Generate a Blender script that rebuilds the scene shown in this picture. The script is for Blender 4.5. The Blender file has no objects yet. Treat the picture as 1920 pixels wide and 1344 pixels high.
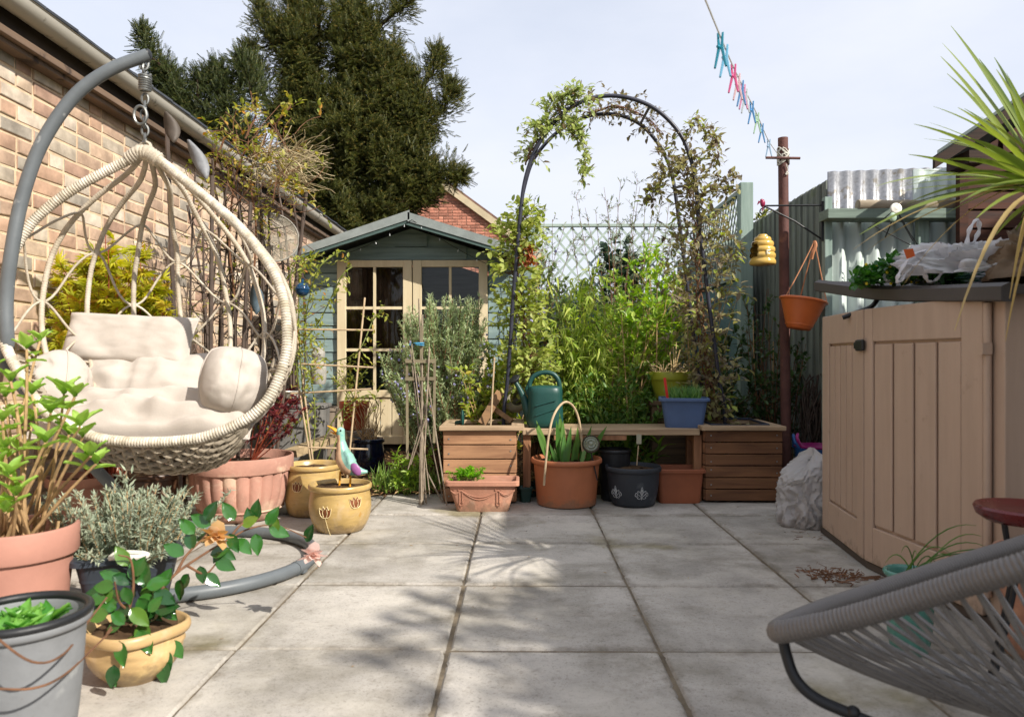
import bpy, math, random
import numpy as np
from mathutils import Vector, Matrix, noise

random.seed(11)
rng = np.random.default_rng(11)
SC = bpy.context.scene
COL = SC.collection
R = math.radians
# ------------------------------------------------------------------ camera
F, H = 1385.0, 0.83                       # focal length in photo pixels, eye height
YAW = math.atan(12 / 1385)
CA, SA = math.cos(YAW), math.sin(YAW)
def W(px, py, Z):                         # photo pixel at depth Z -> world point
    xc = (px - 960) / F * Z
    return Vector((xc * CA - Z * SA, xc * SA + Z * CA, H - (py - 672) / F * Z))
def G(px, py):                            # photo pixel on the ground
    return W(px, py, F * H / (py - 672))
cam_d = bpy.data.cameras.new('camera')
cam = bpy.data.objects.new('camera', cam_d); COL.objects.link(cam)
cam.location = (0, 0, H); cam.rotation_euler = (R(90), 0, YAW)
cam_d.sensor_width = 36; cam_d.lens = F / 1920 * 36
cam_d.clip_start = 0.05; cam_d.clip_end = 2000
cam_d.dof.use_dof = True; cam_d.dof.focus_distance = 4.9; cam_d.dof.aperture_fstop = 5.0
SC.camera = cam
# ------------------------------------------------------------------ light
SUN = Vector((1.30, -1.05, 1.25)).normalized()
SUN_EL = math.asin(SUN.z)
wd = bpy.data.worlds.new('World'); SC.world = wd; wd.use_nodes = True
nt = wd.node_tree; nt.nodes.clear()
def N(nt, t, **k):
    n = nt.nodes.new(t)
    for a, v in k.items(): setattr(n, a, v)
    return n
out = N(nt, 'ShaderNodeOutputWorld')
sky = N(nt, 'ShaderNodeTexSky', sky_type='NISHITA', sun_disc=False)
sky.sun_elevation = SUN_EL; sky.sun_rotation = math.atan2(SUN.x, SUN.y)
sky.air_density = 1.0; sky.dust_density = 1.5; sky.ozone_density = 1.0
b1 = N(nt, 'ShaderNodeBackground'); b1.inputs[1].default_value = 0.12
nt.links.new(sky.outputs[0], b1.inputs[0])
b2 = N(nt, 'ShaderNodeBackground'); b2.inputs[0].default_value = (.638, .662, .735, 1); b2.inputs[1].default_value = .52
tc = N(nt, 'ShaderNodeTexCoord'); mp = N(nt, 'ShaderNodeMapping'); mp.inputs['Scale'].default_value = (1, 1, 2.6)
nz = N(nt, 'ShaderNodeTexNoise'); nz.inputs['Scale'].default_value = 1.3; nz.inputs['Detail'].default_value = 7; nz.inputs['Roughness'].default_value = .55
rp = N(nt, 'ShaderNodeMapRange'); rp.inputs[1].default_value = .32; rp.inputs[2].default_value = .68; rp.inputs[3].default_value = .62; rp.inputs[4].default_value = .97
nt.links.new(tc.outputs['Generated'], mp.inputs[0]); nt.links.new(mp.outputs[0], nz.inputs[0]); nt.links.new(nz.outputs[0], rp.inputs[0])
vd = N(nt, 'ShaderNodeVectorMath', operation='DOT_PRODUCT'); vd.inputs[1].default_value = SUN; nt.links.new(tc.outputs['Generated'], vd.inputs[0])
au = N(nt, 'ShaderNodeMapRange'); au.interpolation_type = 'SMOOTHSTEP'                # thin cloud glows brighter round the sun
for k_, v_ in ((1, .15), (2, .95), (3, .93), (4, 1.05)): au.inputs[k_].default_value = v_
nt.links.new(vd.outputs['Value'], au.inputs[0]); nt.links.new(au.outputs[0], b2.inputs[1])
mx = N(nt, 'ShaderNodeMixShader')
nt.links.new(rp.outputs[0], mx.inputs[0]); nt.links.new(b1.outputs[0], mx.inputs[1]); nt.links.new(b2.outputs[0], mx.inputs[2])
nt.links.new(mx.outputs[0], out.inputs[0])
sl = bpy.data.lights.new('sun', 'SUN'); sl.energy = 4.6; sl.angle = R(.55); sl.color = (1, .945, .86)
so = bpy.data.objects.new('sun', sl); COL.objects.link(so); so.location = (6, -5, 8)
so.rotation_euler = SUN.to_track_quat('Z', 'Y').to_euler()
vs = SC.view_settings
vs.view_transform = 'Standard'; vs.look = 'None'; vs.exposure = 0.64; vs.gamma = 1
SC.cycles.max_bounces = 8; SC.cycles.transparent_max_bounces = 12

# ------------------------------------------------------------------ mesh builder
ORG = {}
class MB:
    def __init__(s):
        s.v = []; s.l = []; s.t = []; s.m = []; s.n = 0
    def add(s, verts, faces, mi=0):
        verts = np.asarray(verts, dtype=np.float64).reshape(-1, 3)
        if isinstance(faces, np.ndarray):
            s.l.append(faces.ravel() + s.n); s.t.append(np.full(len(faces), faces.shape[1], dtype=np.int32)); s.m.append(np.full(len(faces), mi, dtype=np.int32))
        else:
            s.l.append(np.array([i for f in faces for i in f], dtype=np.int64) + s.n)
            s.t.append(np.array([len(f) for f in faces], dtype=np.int32)); s.m.append(np.full(len(faces), mi, dtype=np.int32))
        s.v.append(verts); s.n += len(verts); return s
    # --- primitives
    def box(s, c, d, rz=0, mi=0, M=None):
        x, y, z = d[0] / 2, d[1] / 2, d[2] / 2
        v = np.array([(-x,-y,-z),(x,-y,-z),(x,y,-z),(-x,y,-z),(-x,-y,z),(x,-y,z),(x,y,z),(-x,y,z)])
        if M is not None: v = v @ np.array(M.to_3x3()).T
        if rz:
            cs, sn = math.cos(rz), math.sin(rz)
            v = np.stack([v[:,0]*cs - v[:,1]*sn, v[:,0]*sn + v[:,1]*cs, v[:,2]], 1)
        return s.add(v + np.array(c), [(0,3,2,1),(4,5,6,7),(0,1,5,4),(1,2,6,5),(2,3,7,6),(3,0,4,7)], mi)
    def beam(s, p, q, w, t, up=(0,0,1), mi=0):           # w across, t along up
        p, q = Vector(p), Vector(q); d = q - p; L = d.length; d.normalize()
        a = Vector(up).cross(d)
        if a.length < 1e-4: a = Vector((1,0,0)).cross(d)
        a.normalize(); b = d.cross(a)
        M = Matrix((d, a, b)).transposed()
        return s.box((p + q) / 2, (L, w, t), M=M, mi=mi)
    def tube(s, pts, r, n=8, closed=False, caps=True, mi=0, flat=None):
        P = np.array([tuple(p) for p in pts], float); m = len(P)
        if np.isscalar(r): r = np.full(m, r)
        r = np.asarray(r, float)
        T = np.gradient(P, axis=0)
        if closed: T = np.roll(P, -1, 0) - np.roll(P, 1, 0)
        T /= (np.linalg.norm(T, axis=1, keepdims=True) + 1e-9)
        u = np.cross(T[0], (0, 0, 1.0))
        if np.linalg.norm(u) < .1: u = np.cross(T[0], (1.0, 0, 0))
        u /= np.linalg.norm(u); U = [u]
        for i in range(1, m):
            u = U[-1] - T[i] * np.dot(U[-1], T[i]); u /= (np.linalg.norm(u) + 1e-9); U.append(u)
        U = np.array(U); B = np.cross(T, U)
        if closed:                                     # spread the twist
            e = U[0] - 0; l = U[-1] - T[0] * np.dot(U[-1], T[0])
            ang = math.atan2(np.dot(np.cross(l, e), T[0]), np.dot(l, e))
            for i in range(m):
                a = ang * i / m; c_, s_ = math.cos(a), math.sin(a); ui = U[i].copy()
                U[i] = ui * c_ + B[i] * s_; B[i] = B[i] * c_ - ui * s_
        th = np.arange(n) * 2 * math.pi / n
        fl = 1 if flat is None else flat
        V = P[:, None, :] + r[:, None, None] * (np.cos(th)[None, :, None] * U[:, None, :] + fl * np.sin(th)[None, :, None] * B[:, None, :])
        V = V.reshape(-1, 3)
        i = np.arange(m if closed else m - 1); j = np.arange(n)
        I, J = np.meshgrid(i, j, indexing='ij'); I2 = (I + 1) % m; J2 = (J + 1) % n
        Fq = np.stack([I*n+J, I*n+J2, I2*n+J2, I2*n+J], -1).reshape(-1, 4)
        base = s.n; s.add(V, Fq, mi)
        if caps and not closed and n > 2:
            s.n -= 0
            s.l.append(np.array(list(range(n))[::-1]) + base); s.t.append(np.array([n], dtype=np.int32)); s.m.append(np.array([mi], dtype=np.int32))
            s.l.append(np.arange(n) + base + (m-1)*n); s.t.append(np.array([n], dtype=np.int32)); s.m.append(np.array([mi], dtype=np.int32))
        return s
    def lathe(s, prof, c=(0,0,0), n=32, mi=0, rf=None, M=None, skip=None):  # rf(angle, k, z) -> radius factor
        th = np.arange(n) * 2 * math.pi / n; V = []
        for k, (r, z) in enumerate(prof):
            for a in th:
                f = rf(a, k, z) if rf else 1
                V.append((r * f * math.cos(a), r * f * math.sin(a), z))
        V = np.array(V)
        if M is not None: V = V @ np.array(M.to_3x3()).T
        fs = []
        for k in range(len(prof) - 1):
            for j in range(n):
                if skip and skip(th[j], k): continue
                fs.append((k*n+j, k*n+(j+1)%n, (k+1)*n+(j+1)%n, (k+1)*n+j))
        return s.add(V + np.array(c), fs, mi)
    def surf(s, P, cu=False, mi=0):                     # P[m][n][3]
        P = np.asarray(P, float); m, n = P.shape[:2]
        I, J = np.meshgrid(np.arange(m if cu else m-1), np.arange(n-1), indexing='ij'); I2 = (I+1) % m
        return s.add(P.reshape(-1, 3), np.stack([I*n+J, I2*n+J, I2*n+J+1, I*n+J+1], -1).reshape(-1, 4), mi)
    def ball(s, c, r, n=12, m=8, mi=0, M=None):
        r = (r, r, r) if np.isscalar(r) else r
        V = []
        for k in range(m + 1):
            p = math.pi * k / m
            for j in range(n):
                a = 2 * math.pi * j / n
                V.append((r[0]*math.sin(p)*math.cos(a), r[1]*math.sin(p)*math.sin(a), r[2]*math.cos(p)))
        V = np.array(V)
        if M is not None: V = V @ np.array(M.to_3x3()).T
        fs = [(k*n+j, (k+1)*n+j, (k+1)*n+(j+1)%n, k*n+(j+1)%n) for k in range(m) for j in range(n)]
        return s.add(V + np.array(c), fs, mi)
    def prism(s, poly, d, mi=0):                        # 3-D polygon pushed along d
        poly = [Vector(p) for p in poly]; d = Vector(d); n = len(poly)
        V = [tuple(p) for p in poly] + [tuple(p + d) for p in poly]
        fs = [tuple(range(n))[::-1], tuple(range(n, 2*n))] + [(i, (i+1)%n, n+(i+1)%n, n+i) for i in range(n)]
        return s.add(V, fs, mi)
    def place(s, T, pos, dr, up, sc, mi=0):             # vectorised copies of a leaf template
        tv, tf = T; pos = np.asarray(pos, float).reshape(-1, 3); n = len(pos)
        if n == 0: return s
        X = np.asarray(dr, float).reshape(-1, 3); X = X / (np.linalg.norm(X, axis=1, keepdims=True) + 1e-9)
        Y = np.cross(np.asarray(up, float).reshape(-1, 3), X); Y /= (np.linalg.norm(Y, axis=1, keepdims=True) + 1e-9)
        Zv = np.cross(X, Y)
        sc = np.broadcast_to(np.asarray(sc, float), (n,))
        V = pos[:, None, :] + sc[:, None, None] * (tv[None, :, 0:1]*X[:, None] + tv[None, :, 1:2]*Y[:, None] + tv[None, :, 2:3]*Zv[:, None])
        k = len(tv)
        off = (np.arange(n) * k)[:, None, None]
        for f in tf:
            s_f = (f[None] + off).reshape(-1, f.shape[1])
            s.l.append(s_f.ravel() + s.n); s.t.append(np.full(len(s_f), f.shape[1], dtype=np.int32)); s.m.append(np.full(len(s_f), mi, dtype=np.int32))
        s.v.append(V.reshape(-1, 3)); s.n += n * k
        return s
    def build(s, name, mats, parent=None, org=None, smooth=40, bev=0, sub=0, solid=0):
        if not isinstance(mats, (list, tuple)): mats = [mats]
        o_ = Vector(org) if org is not None else (ORG[parent.name] if parent else Vector((0,0,0)))
        V = np.concatenate(s.v) - np.array(o_); L = np.concatenate(s.l); t = np.concatenate(s.t); mi = np.concatenate(s.m)
        me = bpy.data.meshes.new(name)
        me.vertices.add(len(V)); me.vertices.foreach_set('co', V.astype(np.float32).ravel())
        me.loops.add(len(L)); me.loops.foreach_set('vertex_index', L.astype(np.int32))
        me.polygons.add(len(t)); st = np.zeros(len(t), np.int32); st[1:] = np.cumsum(t)[:-1]
        me.polygons.foreach_set('loop_start', st)
        for m_ in mats: me.materials.append(m_)
        me.polygons.foreach_set('material_index', mi)
        me.polygons.foreach_set('use_smooth', np.full(len(t), bool(smooth)))
        me.update(calc_edges=True); me.validate()
        if smooth and smooth < 180: me.set_sharp_from_angle(angle=R(smooth))
        o = bpy.data.objects.new(name, me); COL.objects.link(o)
        if parent: o.parent = parent
        else: o.location = o_
        ORG[o.name] = o_
        if solid:
            md = o.modifiers.new('solid', 'SOLIDIFY'); md.thickness = solid; md.offset = 0
        if bev:
            md = o.modifiers.new('bevel', 'BEVEL'); md.width = bev; md.segments = 2; md.limit_method = 'ANGLE'; md.angle_limit = R(35)
        if sub:
            md = o.modifiers.new('sub', 'SUBSURF'); md.levels = sub; md.render_levels = sub
        return o
def tag(o, label=None, cat=None, group=None, kind=None):
    if label: o['label'] = label
    if cat: o['category'] = cat
    if group: o['group'] = group
    if kind: o['kind'] = kind
    return o
def thing(name, label, cat, loc, group=None):
    o = bpy.data.objects.new(name, None); COL.objects.link(o); o.location = loc; o.empty_display_size = .1
    ORG[o.name] = Vector(loc)
    return tag(o, label, cat, group)
def solo(mb, name, m, label, cat, org, group=None, kind=None, **k):
    return tag(mb.build(name, m, org=org, **k), label, cat, group, kind)
def dup(root, loc, label=None, rz=0, scale=None):
    def cp(o, par):
        c = o.copy(); COL.objects.link(c)
        if par: c.parent = par
        for ch in o.children: cp(ch, c)
        return c
    kids = cp(root, None)
    kids.location = loc
    kids.rotation_euler = (0, 0, rz)
    if scale: kids.scale = (scale,)*3
    if label: kids['label'] = label
    return kids
def catmull(pts, per=8, closed=False):
    P = [Vector(p) for p in pts]; n = len(P); o = []
    for i in range(n if closed else n - 1):
        a, b, c, d = (P[(i-1) % n] if closed or i else P[0]*2 - P[1]), P[i], P[(i+1) % n], (P[(i+2) % n] if closed or i+2 < n else P[-1]*2 - P[-2])
        for k in range(per):
            t = k / per
            o.append(.5 * ((2*b) + (c-a)*t + (2*a-5*b+4*c-d)*t*t + (3*b-a-3*c+d)*t**3))
    if not closed: o.append(P[-1])
    return o
def rv(s=1):
    return Vector((random.uniform(-s, s), random.uniform(-s, s), random.uniform(-s, s)))
def U(a, b): return random.uniform(a, b)

# ------------------------------------------------------------------ materials
def hx(h, k=1.0):
    h = h.lstrip('#'); c = [int(h[i:i+2], 16) / 255 for i in (0, 2, 4)]
    return tuple((x / 12.92 if x <= .04045 else ((x + .055) / 1.055) ** 2.4) * k for x in c)
MATS = {}
def mat(name, col, rough=.6, var=.2, scale=6, bump=0, bscale=60, metal=0, spec=.4, island=0, col2=None, stretch=(1,1,1), blo=.35, bhi=.65, coat=0, dist=0, speck=None):
    if name in MATS: return MATS[name]
    if isinstance(col, str): col = hx(col)
    if isinstance(col2, str): col2 = hx(col2)
    m = bpy.data.materials.new(name); m.use_nodes = True; nt = m.node_tree; L = nt.links.new
    b = nt.nodes['Principled BSDF']
    b.inputs['Roughness'].default_value = rough; b.inputs['Metallic'].default_value = metal
    b.inputs['Specular IOR Level'].default_value = spec; b.inputs['Coat Weight'].default_value = coat
    tc = N(nt, 'ShaderNodeTexCoord'); mp = N(nt, 'ShaderNodeMapping'); mp.inputs['Scale'].default_value = stretch
    L(tc.outputs['Object'], mp.inputs[0])
    nz = N(nt, 'ShaderNodeTexNoise'); nz.inputs['Scale'].default_value = scale; nz.inputs['Detail'].default_value = 8; nz.inputs['Roughness'].default_value = .62; nz.inputs['Distortion'].default_value = dist
    L(mp.outputs[0], nz.inputs[0])
    mr = N(nt, 'ShaderNodeMapRange'); mr.inputs[1].default_value = blo; mr.inputs[2].default_value = bhi; L(nz.outputs[0], mr.inputs[0])
    mx = N(nt, 'ShaderNodeMix', data_type='RGBA'); L(mr.outputs[0], mx.inputs[0])
    c1 = tuple(x * (1 - var) for x in col); c2 = col2 if col2 else tuple(min(1, x * (1 + var)) for x in col)
    if col2: c1 = col
    mx.inputs[6].default_value = (*c1, 1); mx.inputs[7].default_value = (*c2, 1)
    cur = mx.outputs[2]
    if speck:
        sc_, scol, th = speck
        n2 = N(nt, 'ShaderNodeTexNoise'); n2.inputs['Scale'].default_value = sc_; n2.inputs['Detail'].default_value = 5; L(tc.outputs['Object'], n2.inputs[0])
        m2 = N(nt, 'ShaderNodeMapRange'); m2.inputs[1].default_value = th; m2.inputs[2].default_value = th + .08; L(n2.outputs[0], m2.inputs[0])
        x2 = N(nt, 'ShaderNodeMix', data_type='RGBA'); L(m2.outputs[0], x2.inputs[0]); L(cur, x2.inputs[6]); x2.inputs[7].default_value = (*(hx(scol) if isinstance(scol, str) else scol), 1); cur = x2.outputs[2]
    if island:
        g = N(nt, 'ShaderNodeNewGeometry'); hs = N(nt, 'ShaderNodeHueSaturation')
        m3 = N(nt, 'ShaderNodeMapRange'); m3.inputs[3].default_value = 1 - island; m3.inputs[4].default_value = 1 + island
        L(g.outputs['Random Per Island'], m3.inputs[0]); L(m3.outputs[0], hs.inputs['Value']); L(cur, hs.inputs['Color']); cur = hs.outputs[0]
    L(cur, b.inputs['Base Color'])
    rr = N(nt, 'ShaderNodeMapRange'); rr.inputs[3].default_value = max(0, rough - .1); rr.inputs[4].default_value = min(1, rough + .12); L(nz.outputs[0], rr.inputs[0]); L(rr.outputs[0], b.inputs['Roughness'])
    if bump:
        n3 = N(nt, 'ShaderNodeTexNoise'); n3.inputs['Scale'].default_value = bscale; n3.inputs['Detail'].default_value = 6; L(mp.outputs[0], n3.inputs[0])
        bp = N(nt, 'ShaderNodeBump'); bp.inputs['Strength'].default_value = bump; bp.inputs['Distance'].default_value = .004
        L(n3.outputs[0], bp.inputs['Height']); L(bp.outputs[0], b.inputs['Normal'])
    MATS[name] = m; return m
def leafmat(name, ca, cb, trans=.3, rough=.45, spec=.35, cc=None):
    if name in MATS: return MATS[name]
    ca, cb = (hx(x) if isinstance(x, str) else x for x in (ca, cb))
    m = bpy.data.materials.new(name); m.use_nodes = True; nt = m.node_tree; L = nt.links.new
    b = nt.nodes['Principled BSDF']; b.inputs['Roughness'].default_value = rough; b.inputs['Specular IOR Level'].default_value = spec
    g = N(nt, 'ShaderNodeNewGeometry'); cr = N(nt, 'ShaderNodeValToRGB')
    e = cr.color_ramp.elements; e[0].color = (*ca, 1); e[1].color = (*cb, 1)
    if cc:
        cc = hx(cc) if isinstance(cc, str) else cc
        e[1].position = .86; x = e.new(.97); x.color = (*cc, 1)
    L(g.outputs['Random Per Island'], cr.inputs[0]); L(cr.outputs[0], b.inputs['Base Color'])
    t = N(nt, 'ShaderNodeBsdfTranslucent'); hs = N(nt, 'ShaderNodeHueSaturation'); hs.inputs['Saturation'].default_value = 1.15; hs.inputs['Value'].default_value = 1.5
    L(cr.outputs[0], hs.inputs['Color']); L(hs.outputs[0], t.inputs[0])
    mx = N(nt, 'ShaderNodeMixShader'); mx.inputs[0].default_value = trans
    L(b.outputs[0], mx.inputs[1]); L(t.outputs[0], mx.inputs[2]); L(mx.outputs[0], nt.nodes['Material Output'].inputs[0])
    MATS[name] = m; return m
def woodmat(name, col, dark, axis='X', rough=.75, island=.18, grain=26, bump=.35, weather=None):
    st = {'X': (1.3, grain, grain), 'Y': (grain, 1.3, grain), 'Z': (grain, grain, 1.3)}[axis]
    return mat(name, dark, rough, col2=col, scale=1.6, stretch=st, blo=.3, bhi=.62, bump=bump, bscale=3, island=island, spec=.25, dist=.6, speck=weather)
M_ = {}
M_['soil'] = mat('soil', '#33261b', .95, .4, 14, bump=1, bscale=40, col2='#5e4a36', spec=.1)
M_['bark'] = mat('bark', '#3a2e24', .9, .3, 20, bump=.8, bscale=50, stretch=(1,1,.3), spec=.15)
M_['stem_green'] = mat('stem_green', '#66702f', .6, .3, 15)
M_['stem_tan'] = mat('stem_tan', '#a98a62', .75, .3, 30)
M_['stem_brown'] = mat('stem_brown', '#6b4a33', .8, .3, 30)
M_['cane'] = mat('cane', '#b39c7c', .6, .25, 25, stretch=(1,1,.3), island=.15)
M_['cane_dark'] = mat('cane_dark', '#4a3d34', .7, .3, 20, island=.25)
M_['terracotta'] = mat('terracotta', '#ab7a63', .8, .12, 7, bump=.25, bscale=90, speck=(9, '#c99577', .6))
M_['terra_old'] = mat('terra_old', '#ad8170', .85, .15, 5, bump=.4, bscale=70, speck=(7, '#c9a78f', .58))
M_['orange_plastic'] = mat('orange_plastic', '#a36341', .5, .08, 5, bump=.06, bscale=120)
M_['mustard_glaze'] = mat('mustard_glaze', '#ad915b', .3, .14, 12, bump=.12, bscale=40, stretch=(1,1,4), spec=.5, speck=(30, '#a97f36', .66))
M_['mustard_worn'] = mat('mustard_worn', '#b6986a', .4, .15, 6, bump=.15, bscale=30, stretch=(1,1,5), speck=(8, '#d9bd86', .6))
M_['black_plastic'] = mat('black_plastic', '#1d1e20', .45, .2, 12, bump=.1, bscale=80)
M_['grey_plastic'] = mat('grey_plastic', '#4b545c', .5, .15, 6, bump=.15, bscale=60, stretch=(1,1,2), speck=(6, '#8a9092', .62))
M_['lead_grey'] = mat('lead_grey', '#77797b', .7, .16, 5, bump=.3, bscale=40, speck=(6, '#a3a5a3', .58))
M_['black_metal'] = mat('black_metal', '#17181b', .45, .3, 20, bump=.1, bscale=100)
M_['galv'] = mat('galv', '#8d9192', .4, .12, 40, metal=.7)
M_['green_plastic'] = mat('green_plastic', '#17403a', .38, .1, 8, bump=.08, bscale=60)

def splash(m, zmax=.07, col='#6a5a48', fac=.6):       # soil thrown up by rain round the foot of a pot
    nt = m.node_tree; L = nt.links.new; b = nt.nodes['Principled BSDF']; src = b.inputs['Base Color'].links[0].from_socket
    tc = N(nt, 'ShaderNodeTexCoord'); sp = N(nt, 'ShaderNodeSeparateXYZ'); L(tc.outputs['Object'], sp.inputs[0])
    n = N(nt, 'ShaderNodeTexNoise'); n.inputs['Scale'].default_value = 22; n.inputs['Detail'].default_value = 8; n.inputs['Roughness'].default_value = .7; L(tc.outputs['Object'], n.inputs[0])
    a = N(nt, 'ShaderNodeMapRange'); a.inputs[1].default_value = 0; a.inputs[2].default_value = zmax; a.inputs[3].default_value = .28; a.inputs[4].default_value = -.12; L(sp.outputs[2], a.inputs[0])
    s = N(nt, 'ShaderNodeMath', operation='ADD'); L(n.outputs[0], s.inputs[0]); L(a.outputs[0], s.inputs[1])
    r = N(nt, 'ShaderNodeMapRange'); r.inputs[1].default_value = .54; r.inputs[2].default_value = .72; r.inputs[4].default_value = fac; L(s.outputs[0], r.inputs[0])
    x = N(nt, 'ShaderNodeMix', data_type='RGBA'); L(r.outputs[0], x.inputs[0]); L(src, x.inputs[6]); x.inputs[7].default_value = (*hx(col), 1); L(x.outputs[2], b.inputs['Base Color'])
def over(m, sc, col, lo, hi, fac=.6, det=9, stretch=(1,1,1), dist=0):
    nt = m.node_tree; L = nt.links.new; b = nt.nodes['Principled BSDF']; src = b.inputs['Base Color'].links[0].from_socket
    tc = N(nt, 'ShaderNodeTexCoord'); mp = N(nt, 'ShaderNodeMapping'); mp.inputs['Scale'].default_value = stretch; L(tc.outputs['Object'], mp.inputs[0])
    n = N(nt, 'ShaderNodeTexNoise'); n.inputs['Scale'].default_value = sc; n.inputs['Detail'].default_value = det; n.inputs['Roughness'].default_value = .68; n.inputs['Distortion'].default_value = dist; L(mp.outputs[0], n.inputs[0])
    r = N(nt, 'ShaderNodeMapRange'); r.inputs[1].default_value = lo; r.inputs[2].default_value = hi; r.inputs[4].default_value = fac; L(n.outputs[0], r.inputs[0])
    x = N(nt, 'ShaderNodeMix', data_type='RGBA'); L(r.outputs[0], x.inputs[0]); L(src, x.inputs[6]); x.inputs[7].default_value = (*hx(col), 1); L(x.outputs[2], b.inputs['Base Color'])
for k_ in ('terracotta', 'terra_old', 'orange_plastic', 'mustard_glaze', 'mustard_worn', 'lead_grey'):
    splash(M_[k_], .09); over(M_[k_], 7, {'orange_plastic': '#8f5a3d', 'lead_grey': '#57585a'}.get(k_, '#c9b39c'), .54, .74, .5, dist=1); over(M_[k_], 60, '#5f4a3a', .64, .74, .4)
# ------------------------------------------------------------------ leaf templates (along +X, normal +Z)
def q(*f):
    a = {}
    for x in f: a.setdefault(len(x), []).append(x)
    return [np.array(v) for v in a.values()]
def T_dia(w=.25, fold=.1, droop=.0, mid=.42):
    return np.array([(0,0,0),(mid,w,fold),(1,0,-droop),(mid,-w,fold)]), q((0,1,2),(0,2,3))
def T_oval(w=.28, fold=.08, droop=.12):
    d = lambda x: -droop * x * x
    v = [(0,0,0),(.3,w*.9,fold+d(.3)),(.7,w*.75,fold+d(.7)),(1,0,d(1)),(.7,-w*.75,fold+d(.7)),(.3,-w*.9,fold+d(.3)),(.3,0,d(.3)),(.7,0,d(.7))]
    return np.array(v), q((0,6,1),(0,5,6),(6,7,2,1),(6,5,4,7),(7,3,2),(7,4,3))
def T_fine(w=.28, fold=.06, droop=.15, n=8, tip=1.5):
    v, f = [], []
    for i in range(n + 1):
        x = i/n; ww = w*math.sin(math.pi*x**.85)**.8*(1 - .25*x**tip) if 0 < i < n else .004; z = -droop*x*x
        for u in (1, .5, 0, -.5, -1): v.append((x, u*ww, z + fold*abs(u)**1.5 + .012*math.sin(x*17 + u*2)*abs(u)))
        if i: 
            for k in range(4): b = 5*i + k; f.append((b-5, b-4, b+1, b))
    return np.array(v), q(*f)
def T_strip(w=.03, droop=.3, seg=6, fold=.3, belly=.25):
    v, f = [], []
    for i in range(seg + 1):
        x = i / seg; ww = w * (min(1, .55 + x / belly) if x < belly else (1 - ((x - belly) / (1 - belly)) ** 1.6) + .02)
        z = -droop * x ** 2.2
        v += [(x, ww, z + ww * fold), (x, 0, z), (x, -ww, z + ww * fold)]
        if i: b = 3 * i; f += [(b-3, b-2, b+1, b), (b-2, b-1, b+2, b+1)]
    return np.array(v), q(*f)
def T_spray(n=7, ln=.34, w=.075, ang=55):
    v, f = [], []
    for i in range(n):
        x = .05 + .8 * i / (n - 1); L_ = ln * (1 - .5 * x)
        for sgn in (1, -1):
            a = R(ang) * sgn; dx, dy = math.cos(a), math.sin(a); b = len(v)
            v += [(x - .02, 0, 0), (x + L_*.5*dx - w*.5*dy*sgn*0 + w*.5, L_*.5*dy, .03), (x + L_*dx, L_*dy, -.05), (x + L_*.5*dx - w*.5, L_*.5*dy, .03)]
            f += [(b, b+1, b+2), (b, b+2, b+3)]
    b = len(v); v += [(0, .02, 0), (0, -.02, 0), (1, 0, -.08)]; f += [(b, b+1, b+2)]
    return np.array(v), q(*f)
def T_palm(lobes=5, span=150, w=.13, droop=.15):
    v, f = [(0,0,0)], []
    for i in range(lobes):
        a = R(-span/2 + span * i / (lobes - 1)); l = 1 - .35 * abs(i - (lobes-1)/2) / ((lobes-1)/2)
        c_, s_ = math.cos(a), math.sin(a); b = len(v)
        v += [(l*.5*c_ - w*s_, l*.5*s_ + w*c_, .03), (l*c_, l*s_, -droop*l), (l*.5*c_ + w*s_, l*.5*s_ - w*c_, .03)]
        f += [(0, b+2, b+1), (0, b+1, b)]
    return np.array(v), q(*f)
LEAF = dict(dia=T_dia(), oval=T_oval(), needle=T_dia(.07, .02), lance=T_dia(.14, .05, .1), spray=T_spray(), palm=T_palm(), feather=T_palm(7, 170, .05, .3),
            broad=T_oval(.36, .06, .15), bamboo=T_strip(.055, .25, 3, .2), grass=T_strip(.018, .35, 7), trio=T_palm(3, 130, .15, .2))

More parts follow.
